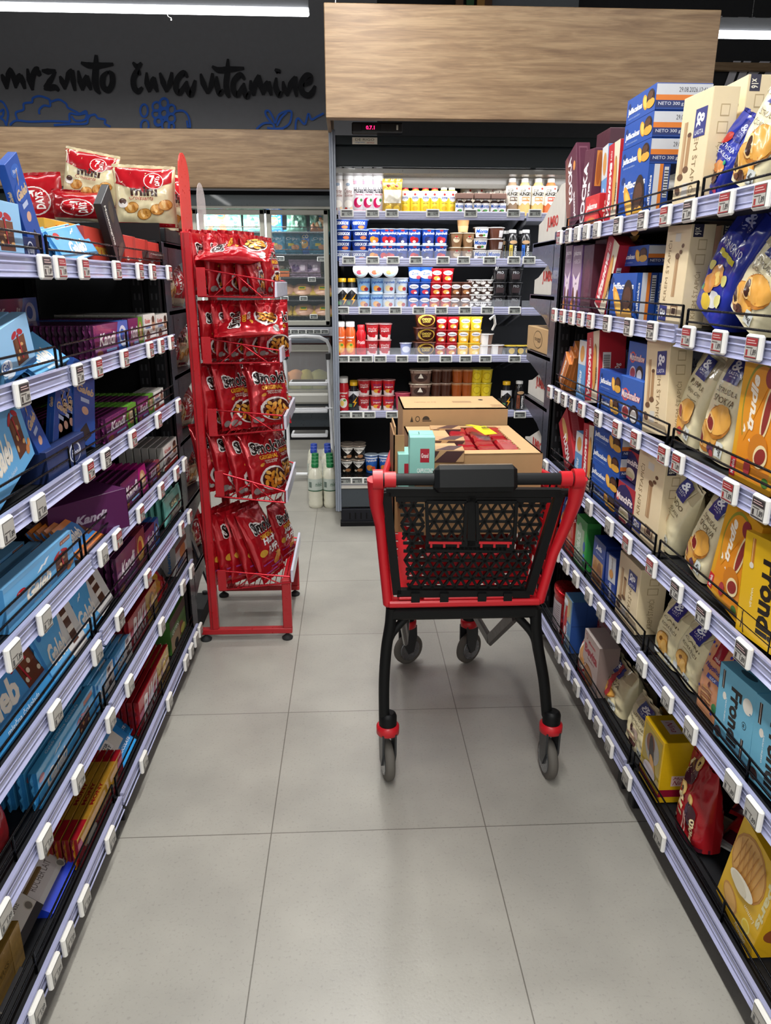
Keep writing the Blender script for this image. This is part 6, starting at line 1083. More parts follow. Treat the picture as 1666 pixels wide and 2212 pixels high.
# second
for i, (a, b) in enumerate(((1224, 1238), (1240, 1260))): P('R', 1, 'sreca', (a, 533), (b, 529), 'purple and lilac biscuit box', 'biscuit box', 'biscuit_box')
P('R', 1, 'maroon', (1263, 533), (1285, 527), 'plain maroon biscuit box beside the lilac boxes', 'biscuit box', 'biscuit_box', n=3); P('R', 1, 'dred', (1287, 520), (1312, 515), 'dark red biscuit box', 'biscuit box', 'biscuit_box', inset=.07, n=2)
P('R', 1, 'vita', (1318, 521), (1347, 514), 'red and cream finger biscuit box', 'biscuit box', 'biscuit_box', bl=(1284, 662)); P('R', 1, 'vita', (1330, 521), (1359, 514), 'second red finger biscuit box behind', 'biscuit box', 'biscuit_box', bl=(1300, 662), inset=.09)
P('R', 1, 'jaffa_up', (1318, 593), (1378, 589), 'upright blue orange-cake box', 'biscuit box', 'biscuit_box', n=2); P('R', 1, 'jaffa', (1340, 548), (1402, 542), 'flat blue orange-cake box on top', 'biscuit box', 'biscuit_box', inset=.06, h=.055, dz=.155)
P('R', 1, 'krem2', (1444, 490), (1496, 484), 'tall beige cream-stick box with navy corner', 'biscuit box', 'biscuit_box', bl=(1422, 662)); P('R', 1, 'krem2', (1500, 490), (1560, 484), 'beige cream-stick box standing deeper behind', 'biscuit box', 'biscuit_box', inset=.15)
P('R', 1, 'l_blue', (1560, 545), (1650, 550), 'dark blue lemon rondino bag', 'biscuit bag', 'biscuit_bag', bl=(1490, 672), inset=.05, h=.25); P('R', 1, 'l_cok', (1640, 520), (1740, 525), 'cream bag of chocolate strudel at frame edge', 'biscuit bag', 'biscuit_bag', bl=(1562, 690), inset=.045)
# third
for i in range(3): P('R', 2, 'porange', (1222+9*i, 790-14*i), (1238+9*i, 780-14*i), 'orange and brown biscuit bar leaning', 'biscuit packet', 'biscuit_packet', bl=(1204+8*i, 840), d=.02, inset=.03+.012*i)
P('R', 2, 'bluew', (1253, 742), (1269, 738), 'pale blue and white biscuit box', 'biscuit box', 'biscuit_box'); P('R', 2, 'vita', (1270, 715), (1296, 719), 'red and cream finger biscuit box', 'biscuit box', 'biscuit_box', bl=(1264, 870), d=.09)
for i in range(2): P('R', 2, 'jaffa', (1294, 838), (1342, 850), 'blue orange-cake box lying flat', 'biscuit box', 'biscuit_box', dz=i*.066, h=.065)
P('R', 2, 'jaffa', (1338, 756), (1356, 756), 'blue orange-cake box standing deeper', 'biscuit box', 'biscuit_box', inset=.16, n=2); P('R', 2, 'munch', (1341, 822), (1391, 826), 'blue marshmallow biscuit box', 'biscuit box', 'biscuit_box', d=.06)
P('R', 2, 'munch', (1360, 742), (1400, 744), 'blue marshmallow biscuit box on top', 'biscuit box', 'biscuit_box', dz=.115, d=.06, inset=.05)
P('R', 2, 'krem', (1399, 727), (1450, 734), 'tall beige cream-stick box with navy square', 'biscuit box', 'biscuit_box', bl=(1388, 917)); P('R', 2, 'l_vis', (1483, 772), (1540, 775), 'cream bag of cherry and cinnamon strudel', 'biscuit bag', 'biscuit_bag', bl=(1444, 930), inset=.06)
P('R', 2, 'l_smok', (1535, 765), (1612, 775), 'cream bag of fig strudel', 'biscuit bag', 'biscuit_bag', bl=(1498, 970), inset=.05); P('R', 2, 'strud', (1613, 770), (1712, 782), 'tall yellow fig strudel box', 'biscuit box', 'biscuit_box', bl=(1577, 1010))
P('R', 2, 'dred', (1690, 780), (1800, 790), 'red biscuit box at the frame edge', 'biscuit box', 'biscuit_box', inset=.045)
# fourth
P('R', 3, 'plred', (1204, 904), (1229, 911), 'tall red biscuit box leaning away', 'biscuit box', 'biscuit_box', bl=(1223, 1005)); P('R', 3, 'dred', (1238, 897), (1262, 902), 'dark red biscuit box behind', 'biscuit box', 'biscuit_box', inset=.11, n=2); P('R', 3, 'dred', (1262, 900), (1290, 905), 'dark red biscuit box behind', 'biscuit box', 'biscuit_box', inset=.12, n=2)
P('R', 3, 'bluew', (1246, 936), (1262, 940), 'pale blue and white biscuit box', 'biscuit box', 'biscuit_box'); P('R', 3, 'vita', (1262, 919), (1285, 924), 'red and cream finger biscuit box', 'biscuit box', 'biscuit_box', bl=(1254, 1055))
for i in range(4): P('R', 3, 'jaffa', (1284, 925), (1346, 952), 'blue orange-cake box in the stack of four', 'biscuit box', 'biscuit_box', dz=i*.0625, h=.0615)
P('R', 3, 'munf', (1346, 973), (1385, 985), 'dark blue MunchFit box on top', 'biscuit box', 'biscuit_box', dz=.125, inset=.05); P('R', 3, 'munf', (1330, 1046), (1374, 1062), 'dark blue MunchFit box below', 'biscuit box', 'biscuit_box')
P('R', 3, 'krem2', (1382, 974), (1440, 1002), 'tall beige cream-stick box with navy corner', 'biscuit box', 'biscuit_box', bl=(1362, 1139), n=1); P('R', 3, 'krem2', (1455, 1006), (1500, 1026), 'beige cream-stick box standing deeper behind', 'biscuit box', 'biscuit_box', inset=.17)
P('R', 3, 'l_lin', (1448, 1040), (1500, 1062), 'cream bag of chocolate lindo biscuits', 'biscuit bag', 'biscuit_bag', bl=(1402, 1168), inset=.05); P('R', 3, 'l_lin', (1490, 1035), (1540, 1055), 'cream biscuit bag standing behind', 'biscuit bag', 'biscuit_bag', inset=.17, h=.22)
P('R', 3, 'l_smok', (1515, 1062), (1572, 1090), 'cream bag of fig strudel with pinched top', 'biscuit bag', 'biscuit_bag', bl=(1466, 1225), inset=.05); P('R', 3, 'strud', (1576, 1092), (1656, 1130), 'tall yellow fig strudel box', 'biscuit box', 'biscuit_box', bl=(1525, 1285), inset=.035)
P('R', 3, 'frony', (1612, 1152), (1740, 1215), 'bright yellow wafer roll box', 'biscuit box', 'biscuit_box', bl=(1593, 1330), inset=.02); P('R', 3, 'frony', (1640, 1100), (1720, 1130), 'bright yellow wafer roll box behind', 'biscuit box', 'biscuit_box', inset=.10)
# fifth
P('R', 4, 'bitts', (1206, 1118), (1236, 1130), 'blue bag of bite-size biscuits', 'biscuit bag', 'biscuit_bag', inset=.05, h=.2); P('R', 4, 'redbar', (1224, 1122), (1240, 1130), 'red wrapped biscuit pack', 'biscuit packet', 'biscuit_packet', n=2); P('R', 4, 'redbar', (1234, 1118), (1250, 1126), 'red wrapped biscuit pack leaning', 'biscuit packet', 'biscuit_packet', inset=.09)
P('R', 4, 'green', (1247, 1114), (1270, 1132), 'bright green biscuit box', 'biscuit box', 'biscuit_box'); P('R', 4, 'jnap', (1284, 1166), (1310, 1182), 'dark blue wafer box with orange print', 'biscuit box', 'biscuit_box', bl=(1274, 1270)); P('R', 4, 'jn2', (1310, 1198), (1332, 1210), 'dark blue and white narrow wafer box', 'biscuit box', 'biscuit_box', bl=(1303, 1312))
P('R', 4, 'krem', (1341, 1192), (1386, 1232), 'tall beige cream-stick box with navy square', 'biscuit box', 'biscuit_box', d=.08); P('R', 4, 'l_kol', (1416, 1288), (1470, 1330), 'cream bag of ring tea biscuits', 'biscuit bag', 'biscuit_bag', inset=.05); P('R', 4, 'l_kol', (1465, 1340), (1520, 1385), 'cream bag of ring tea biscuits', 'biscuit bag', 'biscuit_bag', inset=.05, bl=(1438, 1466))
P('R', 4, 'l_kol', (1500, 1300), (1560, 1340), 'pale bag standing behind the ring biscuit bags', 'biscuit bag', 'biscuit_bag', inset=.2, h=.22)
P('R', 4, 'napol', (1518, 1368), (1574, 1420), 'peach wafer bag with purple script', 'biscuit bag', 'biscuit_bag', bl=(1494, 1540), inset=.045); P('R', 4, 'fronb', (1558, 1430), (1636, 1502), 'light blue wafer roll box', 'biscuit box', 'biscuit_box', bl=(1538, 1602)); P('R', 4, 'fronb', (1634, 1503), (1735, 1590), 'light blue wafer roll box', 'biscuit box', 'biscuit_box', bl=(1612, 1690))
# bottom
P('R', 5, 'tin', (1190, 1256), (1216, 1290), 'red round biscuit tin', 'biscuit tin', 'biscuit_tin', inset=.03); P('R', 5, 'tin', (1190, 1256), (1216, 1290), 'red round biscuit tin standing behind', 'biscuit tin', 'biscuit_tin', inset=.15); P('R', 5, 'tin2', (1213, 1280), (1232, 1306), 'white and red round biscuit tin', 'biscuit tin', 'biscuit_tin', inset=.025)
P('R', 5, 'blueb', (1222, 1281), (1238, 1302), 'blue biscuit box with plain blue side', 'biscuit box', 'biscuit_box', d=.11); P('R', 5, 'cookie', (1243, 1392), (1264, 1424), 'round cookie pack on red and white card', 'cookie pack', 'cookie_pack', lean=12, inset=.02, h=.15)
P('R', 5, 'bevita', (1264, 1368), (1296, 1402), 'pinkish ground biscuit box', 'biscuit box', 'biscuit_box', d=.07); P('R', 5, 'bevita', (1290, 1325), (1320, 1350), 'pinkish ground biscuit box behind', 'biscuit box', 'biscuit_box', d=.07, inset=.13)
P('R', 5, 'l_str', (1288, 1402), (1344, 1472), 'crumpled cream strudel bag with red strip', 'biscuit bag', 'biscuit_bag', inset=.06, d=.12); P('R', 5, 'l_nap', (1335, 1440), (1370, 1486), 'cream bag behind the crumpled strudel bag', 'biscuit bag', 'biscuit_bag', inset=.13); P('R', 5, 'l_nap', (1352, 1490), (1404, 1566), 'cream bag of chocolate wafers', 'biscuit bag', 'biscuit_bag', inset=.05)
P('R', 5, 'nina', (1395, 1546), (1436, 1606), 'yellow cookie box wrapped in clear film', 'cookie box', 'cookie_box', d=.09); P('R', 5, 'nina', (1425, 1530), (1465, 1580), 'yellow cookie box standing behind', 'cookie box', 'cookie_box', d=.09, inset=.15)
P('R', 5, 'moto', (1462, 1620), (1522, 1690), 'red cocoa cookie bag', 'cookie bag', 'cookie_bag', bl=(1446, 1772), inset=.045)
for i in range(3):
    X = XR+.17+.05*i; y = onX(1560, 1800, XR+.1).y+.03*i; o = link('cookie_bag', KD['motob'][0], None, (X, y-.02, ZR[5]+.02+.055*i), (R(-68), R(6*i), R(-60+14*i)), (.9, 1, .8)); auto(o, 'red cookie bag lying flat in the empty bay', 'cookie bag', 'on bottom right shelf', row=i)
mb = MB(); mb.box(-.07, 0, 0, .07, .11, .006, ('d8d8d4', 'card')); mb.box(-.06, .01, .006, .06, .1, .0065, ('b8bcc0', 'card')); o = mb.obj('leaflet', None, loc=(XR+.12, onX(1545, 1868, XR+.12).y, ZR[5]-.008), rot=(0, 0, R(-50))); tag(o, 'white folded leaflet lying on the black bottom right shelf', 'leaflet')
P('R', 5, 'paris', (1607, 1790), (1700, 1900), 'yellow lemon wafer box with ice cream cone print', 'wafer box', 'wafer_box', bl=(1545, 1940), d=.08)
# ---------------------------------------------------------------- left side kinds
LB, DB, KP = '66aadc', '204a9a', '6c2a5e'
def gull(x, y, s, c='e3e8ee'): return [PO([(x-.09*s, y-.05*s), (x-.02*s, y+.06*s), (x+.02*s, y+.05*s), (x-.03*s, y-.03*s)], c), PO([(x, y+.01*s), (x+.05*s, y+.12*s), (x+.1*s, y+.13*s), (x+.03*s, y)], c)]
def choc(x, y, w, h, nuts='c89a64'): return [Q(x-w/2, y-h/2, x+w/2, y+h/2, '5a3424'), Q(x-w*.38, y+h*.1, x+w*.5, y+h*.5, '6e422c')]+[E(x-w*.35+w*.24*i, y-h*.25+h*.22*(i % 3), w*.09, h*.09, nuts, 30*i) for i in range(4)]
def bow(x, y, s): return [E(x-.06*s, y+.03*s, .06*s, .035*s, 'a82a34', 30), E(x+.06*s, y+.03*s, .06*s, .035*s, 'a82a34', -30), E(x, y, .025*s, .02*s, '8c1c28'), PO([(x-.01*s, y), (x+.01*s, y), (x+.03*s, y-.3*s), (x+.01*s, y-.3*s)], 'a82a34')]
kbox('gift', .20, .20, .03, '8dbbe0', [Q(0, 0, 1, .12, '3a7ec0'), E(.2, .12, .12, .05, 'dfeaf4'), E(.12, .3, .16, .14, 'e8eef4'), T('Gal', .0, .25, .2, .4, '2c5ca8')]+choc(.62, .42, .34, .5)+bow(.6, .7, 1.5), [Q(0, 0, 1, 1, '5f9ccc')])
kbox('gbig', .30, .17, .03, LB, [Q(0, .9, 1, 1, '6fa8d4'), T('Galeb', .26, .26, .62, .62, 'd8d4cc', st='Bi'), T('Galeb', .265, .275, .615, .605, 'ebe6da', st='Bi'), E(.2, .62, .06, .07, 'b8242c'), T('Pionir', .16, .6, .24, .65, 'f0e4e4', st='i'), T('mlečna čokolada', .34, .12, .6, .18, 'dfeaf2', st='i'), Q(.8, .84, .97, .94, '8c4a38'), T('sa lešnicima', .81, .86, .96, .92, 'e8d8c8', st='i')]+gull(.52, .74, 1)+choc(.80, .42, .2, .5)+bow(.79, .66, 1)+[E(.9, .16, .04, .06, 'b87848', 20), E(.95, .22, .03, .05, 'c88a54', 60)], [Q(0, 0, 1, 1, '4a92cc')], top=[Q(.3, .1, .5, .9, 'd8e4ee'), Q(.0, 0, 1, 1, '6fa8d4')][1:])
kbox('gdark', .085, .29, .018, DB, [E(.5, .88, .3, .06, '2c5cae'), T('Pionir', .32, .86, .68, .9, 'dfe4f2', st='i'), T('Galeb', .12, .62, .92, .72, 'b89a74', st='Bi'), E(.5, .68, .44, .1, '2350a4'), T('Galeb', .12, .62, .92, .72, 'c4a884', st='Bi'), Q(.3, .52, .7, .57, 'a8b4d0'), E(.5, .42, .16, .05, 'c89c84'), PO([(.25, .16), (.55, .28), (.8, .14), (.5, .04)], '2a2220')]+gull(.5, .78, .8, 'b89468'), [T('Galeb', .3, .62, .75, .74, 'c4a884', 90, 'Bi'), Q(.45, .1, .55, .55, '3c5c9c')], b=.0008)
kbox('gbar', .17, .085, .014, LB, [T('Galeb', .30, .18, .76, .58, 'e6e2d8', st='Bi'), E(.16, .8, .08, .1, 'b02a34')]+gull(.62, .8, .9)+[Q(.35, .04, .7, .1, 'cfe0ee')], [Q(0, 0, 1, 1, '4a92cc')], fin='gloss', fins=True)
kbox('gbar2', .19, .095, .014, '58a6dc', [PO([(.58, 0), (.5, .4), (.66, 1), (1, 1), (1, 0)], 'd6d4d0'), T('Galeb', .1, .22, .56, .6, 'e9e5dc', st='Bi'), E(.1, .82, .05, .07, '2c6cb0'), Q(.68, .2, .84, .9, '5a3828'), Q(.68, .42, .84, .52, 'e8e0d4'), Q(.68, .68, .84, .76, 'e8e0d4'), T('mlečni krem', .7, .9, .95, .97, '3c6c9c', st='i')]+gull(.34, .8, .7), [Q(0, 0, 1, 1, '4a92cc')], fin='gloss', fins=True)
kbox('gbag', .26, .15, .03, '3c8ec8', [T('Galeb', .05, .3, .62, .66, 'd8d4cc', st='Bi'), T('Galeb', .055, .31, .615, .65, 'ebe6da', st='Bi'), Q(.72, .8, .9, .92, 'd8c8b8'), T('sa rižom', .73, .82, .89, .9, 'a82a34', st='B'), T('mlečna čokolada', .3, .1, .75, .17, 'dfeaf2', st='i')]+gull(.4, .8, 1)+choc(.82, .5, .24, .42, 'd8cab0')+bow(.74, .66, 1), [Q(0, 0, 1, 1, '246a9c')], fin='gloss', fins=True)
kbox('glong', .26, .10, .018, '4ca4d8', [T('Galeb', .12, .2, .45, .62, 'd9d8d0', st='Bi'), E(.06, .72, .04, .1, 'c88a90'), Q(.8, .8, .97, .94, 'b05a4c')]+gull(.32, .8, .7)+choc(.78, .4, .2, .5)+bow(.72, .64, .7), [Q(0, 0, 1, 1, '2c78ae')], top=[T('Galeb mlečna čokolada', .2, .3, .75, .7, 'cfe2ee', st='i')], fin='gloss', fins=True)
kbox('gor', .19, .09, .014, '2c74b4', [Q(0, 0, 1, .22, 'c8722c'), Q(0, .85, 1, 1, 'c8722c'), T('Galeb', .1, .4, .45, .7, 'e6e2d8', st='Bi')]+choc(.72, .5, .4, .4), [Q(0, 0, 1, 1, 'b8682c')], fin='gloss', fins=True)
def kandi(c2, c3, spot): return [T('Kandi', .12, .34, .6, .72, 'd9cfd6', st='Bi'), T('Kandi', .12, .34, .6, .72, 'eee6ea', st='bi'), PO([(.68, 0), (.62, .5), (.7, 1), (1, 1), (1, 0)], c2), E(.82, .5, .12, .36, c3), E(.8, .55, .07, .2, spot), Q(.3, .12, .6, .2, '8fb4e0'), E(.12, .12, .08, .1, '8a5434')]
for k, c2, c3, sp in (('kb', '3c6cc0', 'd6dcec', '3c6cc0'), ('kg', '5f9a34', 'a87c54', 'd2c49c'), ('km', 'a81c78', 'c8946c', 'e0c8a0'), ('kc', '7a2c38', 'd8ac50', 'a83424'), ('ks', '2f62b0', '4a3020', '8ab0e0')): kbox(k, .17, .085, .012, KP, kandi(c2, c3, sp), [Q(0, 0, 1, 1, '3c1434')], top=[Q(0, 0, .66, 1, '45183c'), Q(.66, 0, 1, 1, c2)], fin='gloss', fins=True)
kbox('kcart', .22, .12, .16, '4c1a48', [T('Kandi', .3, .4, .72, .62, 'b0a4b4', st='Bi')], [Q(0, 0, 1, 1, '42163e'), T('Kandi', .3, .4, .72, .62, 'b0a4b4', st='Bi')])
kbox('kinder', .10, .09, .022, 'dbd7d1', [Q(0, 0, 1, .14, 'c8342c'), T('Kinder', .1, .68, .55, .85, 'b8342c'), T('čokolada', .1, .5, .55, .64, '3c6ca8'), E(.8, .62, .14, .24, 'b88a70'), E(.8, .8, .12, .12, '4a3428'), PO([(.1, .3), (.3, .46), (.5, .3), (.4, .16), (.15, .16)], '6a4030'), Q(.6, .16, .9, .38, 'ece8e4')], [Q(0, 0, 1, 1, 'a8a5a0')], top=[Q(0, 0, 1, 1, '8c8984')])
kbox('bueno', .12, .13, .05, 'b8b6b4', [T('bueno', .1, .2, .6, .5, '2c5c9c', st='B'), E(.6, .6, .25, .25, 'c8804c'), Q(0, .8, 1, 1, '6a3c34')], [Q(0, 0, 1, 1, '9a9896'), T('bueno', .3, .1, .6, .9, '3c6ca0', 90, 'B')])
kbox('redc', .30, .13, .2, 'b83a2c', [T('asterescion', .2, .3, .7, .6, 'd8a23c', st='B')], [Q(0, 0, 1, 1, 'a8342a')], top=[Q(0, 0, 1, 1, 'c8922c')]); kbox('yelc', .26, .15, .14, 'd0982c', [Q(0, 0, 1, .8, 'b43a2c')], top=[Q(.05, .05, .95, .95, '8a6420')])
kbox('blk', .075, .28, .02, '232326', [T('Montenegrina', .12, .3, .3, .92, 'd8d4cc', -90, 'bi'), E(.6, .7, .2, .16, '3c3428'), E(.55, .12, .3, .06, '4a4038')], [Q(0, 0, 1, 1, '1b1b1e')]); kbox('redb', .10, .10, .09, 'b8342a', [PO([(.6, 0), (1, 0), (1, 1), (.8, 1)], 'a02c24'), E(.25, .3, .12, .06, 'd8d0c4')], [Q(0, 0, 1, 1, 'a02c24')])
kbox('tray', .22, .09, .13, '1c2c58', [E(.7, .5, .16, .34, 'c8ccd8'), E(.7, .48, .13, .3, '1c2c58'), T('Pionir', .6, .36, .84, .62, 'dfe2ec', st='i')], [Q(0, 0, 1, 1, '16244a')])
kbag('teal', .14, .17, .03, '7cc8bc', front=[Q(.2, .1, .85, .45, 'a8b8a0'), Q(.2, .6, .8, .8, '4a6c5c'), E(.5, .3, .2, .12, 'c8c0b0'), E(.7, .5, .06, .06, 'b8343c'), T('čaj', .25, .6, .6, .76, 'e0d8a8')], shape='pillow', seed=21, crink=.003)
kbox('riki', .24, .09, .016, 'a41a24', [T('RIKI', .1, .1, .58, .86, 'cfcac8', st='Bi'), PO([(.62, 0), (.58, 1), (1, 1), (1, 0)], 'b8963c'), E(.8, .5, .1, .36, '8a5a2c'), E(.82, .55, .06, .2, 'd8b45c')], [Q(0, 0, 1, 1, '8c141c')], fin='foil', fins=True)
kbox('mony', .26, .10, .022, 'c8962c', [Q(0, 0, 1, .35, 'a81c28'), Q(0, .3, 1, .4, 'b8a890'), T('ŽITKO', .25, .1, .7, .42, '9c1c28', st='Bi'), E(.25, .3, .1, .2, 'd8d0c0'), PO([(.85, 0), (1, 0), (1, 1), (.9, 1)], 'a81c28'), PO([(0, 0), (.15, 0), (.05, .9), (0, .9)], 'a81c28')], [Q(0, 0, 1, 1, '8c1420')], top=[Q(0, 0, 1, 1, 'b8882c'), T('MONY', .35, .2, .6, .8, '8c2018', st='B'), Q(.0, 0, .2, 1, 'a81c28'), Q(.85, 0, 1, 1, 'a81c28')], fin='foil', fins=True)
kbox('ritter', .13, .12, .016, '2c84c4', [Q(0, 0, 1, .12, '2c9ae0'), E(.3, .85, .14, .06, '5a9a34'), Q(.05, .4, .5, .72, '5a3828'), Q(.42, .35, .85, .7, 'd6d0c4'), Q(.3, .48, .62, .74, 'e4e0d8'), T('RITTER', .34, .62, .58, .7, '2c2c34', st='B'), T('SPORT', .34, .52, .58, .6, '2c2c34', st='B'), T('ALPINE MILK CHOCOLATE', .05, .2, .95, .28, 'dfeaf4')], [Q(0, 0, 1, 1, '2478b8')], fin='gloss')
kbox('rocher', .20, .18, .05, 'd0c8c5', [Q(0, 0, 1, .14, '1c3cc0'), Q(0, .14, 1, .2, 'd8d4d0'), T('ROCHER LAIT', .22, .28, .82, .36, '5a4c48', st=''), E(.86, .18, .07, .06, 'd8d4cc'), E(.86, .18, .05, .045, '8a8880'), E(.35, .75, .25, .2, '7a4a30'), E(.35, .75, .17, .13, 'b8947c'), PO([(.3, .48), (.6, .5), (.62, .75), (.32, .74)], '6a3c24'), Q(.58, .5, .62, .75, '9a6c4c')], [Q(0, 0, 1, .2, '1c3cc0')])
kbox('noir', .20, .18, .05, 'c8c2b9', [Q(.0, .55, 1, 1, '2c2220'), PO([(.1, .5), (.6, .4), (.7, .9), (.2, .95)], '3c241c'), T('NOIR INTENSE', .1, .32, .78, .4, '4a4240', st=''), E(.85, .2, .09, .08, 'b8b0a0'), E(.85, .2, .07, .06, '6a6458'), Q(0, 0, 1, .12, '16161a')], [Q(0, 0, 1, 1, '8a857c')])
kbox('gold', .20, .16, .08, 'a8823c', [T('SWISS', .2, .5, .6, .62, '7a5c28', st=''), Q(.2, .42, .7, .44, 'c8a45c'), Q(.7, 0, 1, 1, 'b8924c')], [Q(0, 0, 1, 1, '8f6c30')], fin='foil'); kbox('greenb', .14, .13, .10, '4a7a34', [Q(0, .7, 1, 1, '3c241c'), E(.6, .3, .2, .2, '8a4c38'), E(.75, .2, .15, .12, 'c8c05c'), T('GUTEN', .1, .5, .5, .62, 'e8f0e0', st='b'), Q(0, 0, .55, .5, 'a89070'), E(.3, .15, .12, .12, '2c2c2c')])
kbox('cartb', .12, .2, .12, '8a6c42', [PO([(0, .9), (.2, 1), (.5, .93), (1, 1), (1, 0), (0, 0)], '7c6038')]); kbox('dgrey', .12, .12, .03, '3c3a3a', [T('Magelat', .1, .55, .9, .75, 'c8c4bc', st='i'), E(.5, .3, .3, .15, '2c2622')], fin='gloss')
kbag('yelr', .15, .14, .05, 'b81c24', front=[E(.4, .6, .4, .34, 'd8a428'), E(.45, .65, .1, .12, '3a241c'), PO([(.6, 0), (1, 0), (1, .5)], '8c141c')], fin='foil', shape='pillow', seed=22, crink=.009); kbag('redn', .2, .13, .05, 'a8161e', front=[T('Lica', .2, .4, .7, .65, 'd8b86c', st='i')], shape='pillow', seed=23, crink=.004, fin='gloss')
C_ = 'chocolate box'; BAR = 'chocolate bar'
P('L', 0, 'gift', (-60, 432), (39, 441), 'light blue chocolate box with chocolate tower print', C_, 'chocolate_box')
for i in range(3): P('L', 0, 'gdark', (5, 348), (43, 351), 'tall dark blue chocolate box leaning', C_, 'chocolate_box', bl=(76, 551), inset=.04+.022*i)
P('L', 0, 'tray', (30, 505), (76, 513), 'dark navy torn display tray', 'tray', 'display_tray', inset=.035, h=.05)
P('L', 0, 'gbar', (138, 492), (209, 503), 'light blue chocolate bar', BAR, 'chocolate_bar', n=4, gap=.014, lean=28, roll=-8)
P('L', 0, 'yelc', (95, 470), (205, 495), 'yellow-edged red display carton', 'carton', 'display_carton', inset=.12); P('L', 0, 'redc', (180, 492), (256, 503), 'red display carton with yellow lettering', 'carton', 'display_carton', inset=.05, d=.16)
P('L', 0, 'blk', (212, 424), (243, 429), 'tall black chocolate box leaning', C_, 'chocolate_box', bl=(256, 566), inset=.02)
for i, (a, b, y) in enumerate(((266, 291, 510), (291, 318, 517), (319, 342, 524))): P('L', 0, 'redb', (a, y), (b, y+2), 'small red carton', 'carton', 'small_carton', inset=.04)
P('L', 0, 'dgrey', (320, 541), (355, 541), 'small black chocolate bar lying on the red cartons', BAR, 'chocolate_bar', inset=.02, h=.02, dz=.035)
# second
P('L', 1, 'kb', (-30, 625), (75, 622), 'dark purple chocolate bar standing on the deep row', BAR, 'chocolate_bar', inset=.28, dz=.06, h=.09, n=2); P('L', 1, 'gift', (-20, 702), (61, 704), 'light blue chocolate box with red bow print', C_, 'chocolate_box', bl=(10, 808), n=3, gap=.004)
P('L', 1, 'gbar', (72, 722), (145, 724), 'light blue chocolate bar lying tilted', BAR, 'chocolate_bar', lean=50, inset=.03, h=.1, n=3, gap=.004, roll=-6)
P('L', 1, 'kb', (200, 704), (274, 691), 'purple chocolate bar with blue pattern', BAR, 'chocolate_bar', n=26, gap=.003, d=.0125); P('L', 1, 'kg', (276, 694), (306, 684), 'purple chocolate bar with green nut print', BAR, 'chocolate_bar', n=24, gap=.003, d=.0125)
for a, b in ((309, 334), (336, 360)): P('L', 1, 'kinder', (a, 682), (b, 676), 'white and red milk chocolate box', C_, 'chocolate_box', n=12)
# third
for i in range(4): P('L', 2, 'gdark', (130+12*i, 845-5*i), (158+12*i, 835-5*i), 'dark blue chocolate box standing in the tray', C_, 'chocolate_box', bl=(107+13*i, 950), inset=.05, h=.2)
P('L', 2, 'gdark', (168, 836), (213, 832), 'dark blue chocolate box leaning the other way', C_, 'chocolate_box', bl=(160, 945), inset=.045, h=.21)
P('L', 2, 'tray', (96, 962), (181, 935), 'dark navy torn display tray', 'tray', 'display_tray', inset=.022, d=.16, h=.07)
P('L', 2, 'gdark', (18, 888), (50, 878), 'dark blue chocolate box slumped across the tray', C_, 'chocolate_box', bl=(105, 985), inset=.035, h=.23); P('L', 2, 'gbig', (-70, 990), (55, 952), 'light blue boxed chocolate with hazelnut print', C_, 'chocolate_box', bl=(-10, 1110), n=4, gap=.006, h=.17)
P('L', 2, 'kg', (227, 905), (293, 870), 'purple chocolate bar with green nut print', BAR, 'chocolate_bar', n=14, gap=.006, d=.0135); P('L', 2, 'kg', (296, 868), (330, 850), 'purple chocolate bar with green nut print', BAR, 'chocolate_bar', n=12, gap=.006, d=.0135)
P('L', 2, 'kinder', (300, 822), (332, 812), 'white milk chocolate box in the deep row', C_, 'chocolate_box', inset=.16, dz=.03, n=7, h=.1); P('L', 2, 'kinder', (332, 848), (352, 838), 'white and red milk chocolate box at the end', C_, 'chocolate_box', n=3)
# fourth
P('L', 3, 'gbig', (5, 1276), (154, 1160), 'large light blue chocolate box with nut tower print', C_, 'chocolate_box', n=1, inset=.025); P('L', 3, 'gbig', (-8, 1290), (130, 1180), 'large light blue chocolate box behind the front one', C_, 'chocolate_box', n=4, gap=.012, inset=.075)
P('L', 3, 'gor', (165, 1135), (232, 1098), 'orange and blue chocolate bar lying tilted', BAR, 'chocolate_bar', n=4, gap=.004, lean=40, inset=.03, h=.095); P('L', 3, 'kcart', (150, 1077), (222, 1052), 'deep purple display carton', 'carton', 'display_carton', inset=.05, turn=-35, h=.11)
P('L', 3, 'km', (264, 1046), (317, 1010), 'purple chocolate bar with magenta nut print', BAR, 'chocolate_bar', n=11, gap=.009, d=.0145, lean=4); P('L', 3, 'kc', (322, 1020), (345, 1003), 'purple and pink chocolate bar', BAR, 'chocolate_bar', n=3, gap=.004, h=.06); P('L', 3, 'kinder', (352, 968), (381, 948), 'white and red milk chocolate box', C_, 'chocolate_box', n=6, gap=.005)
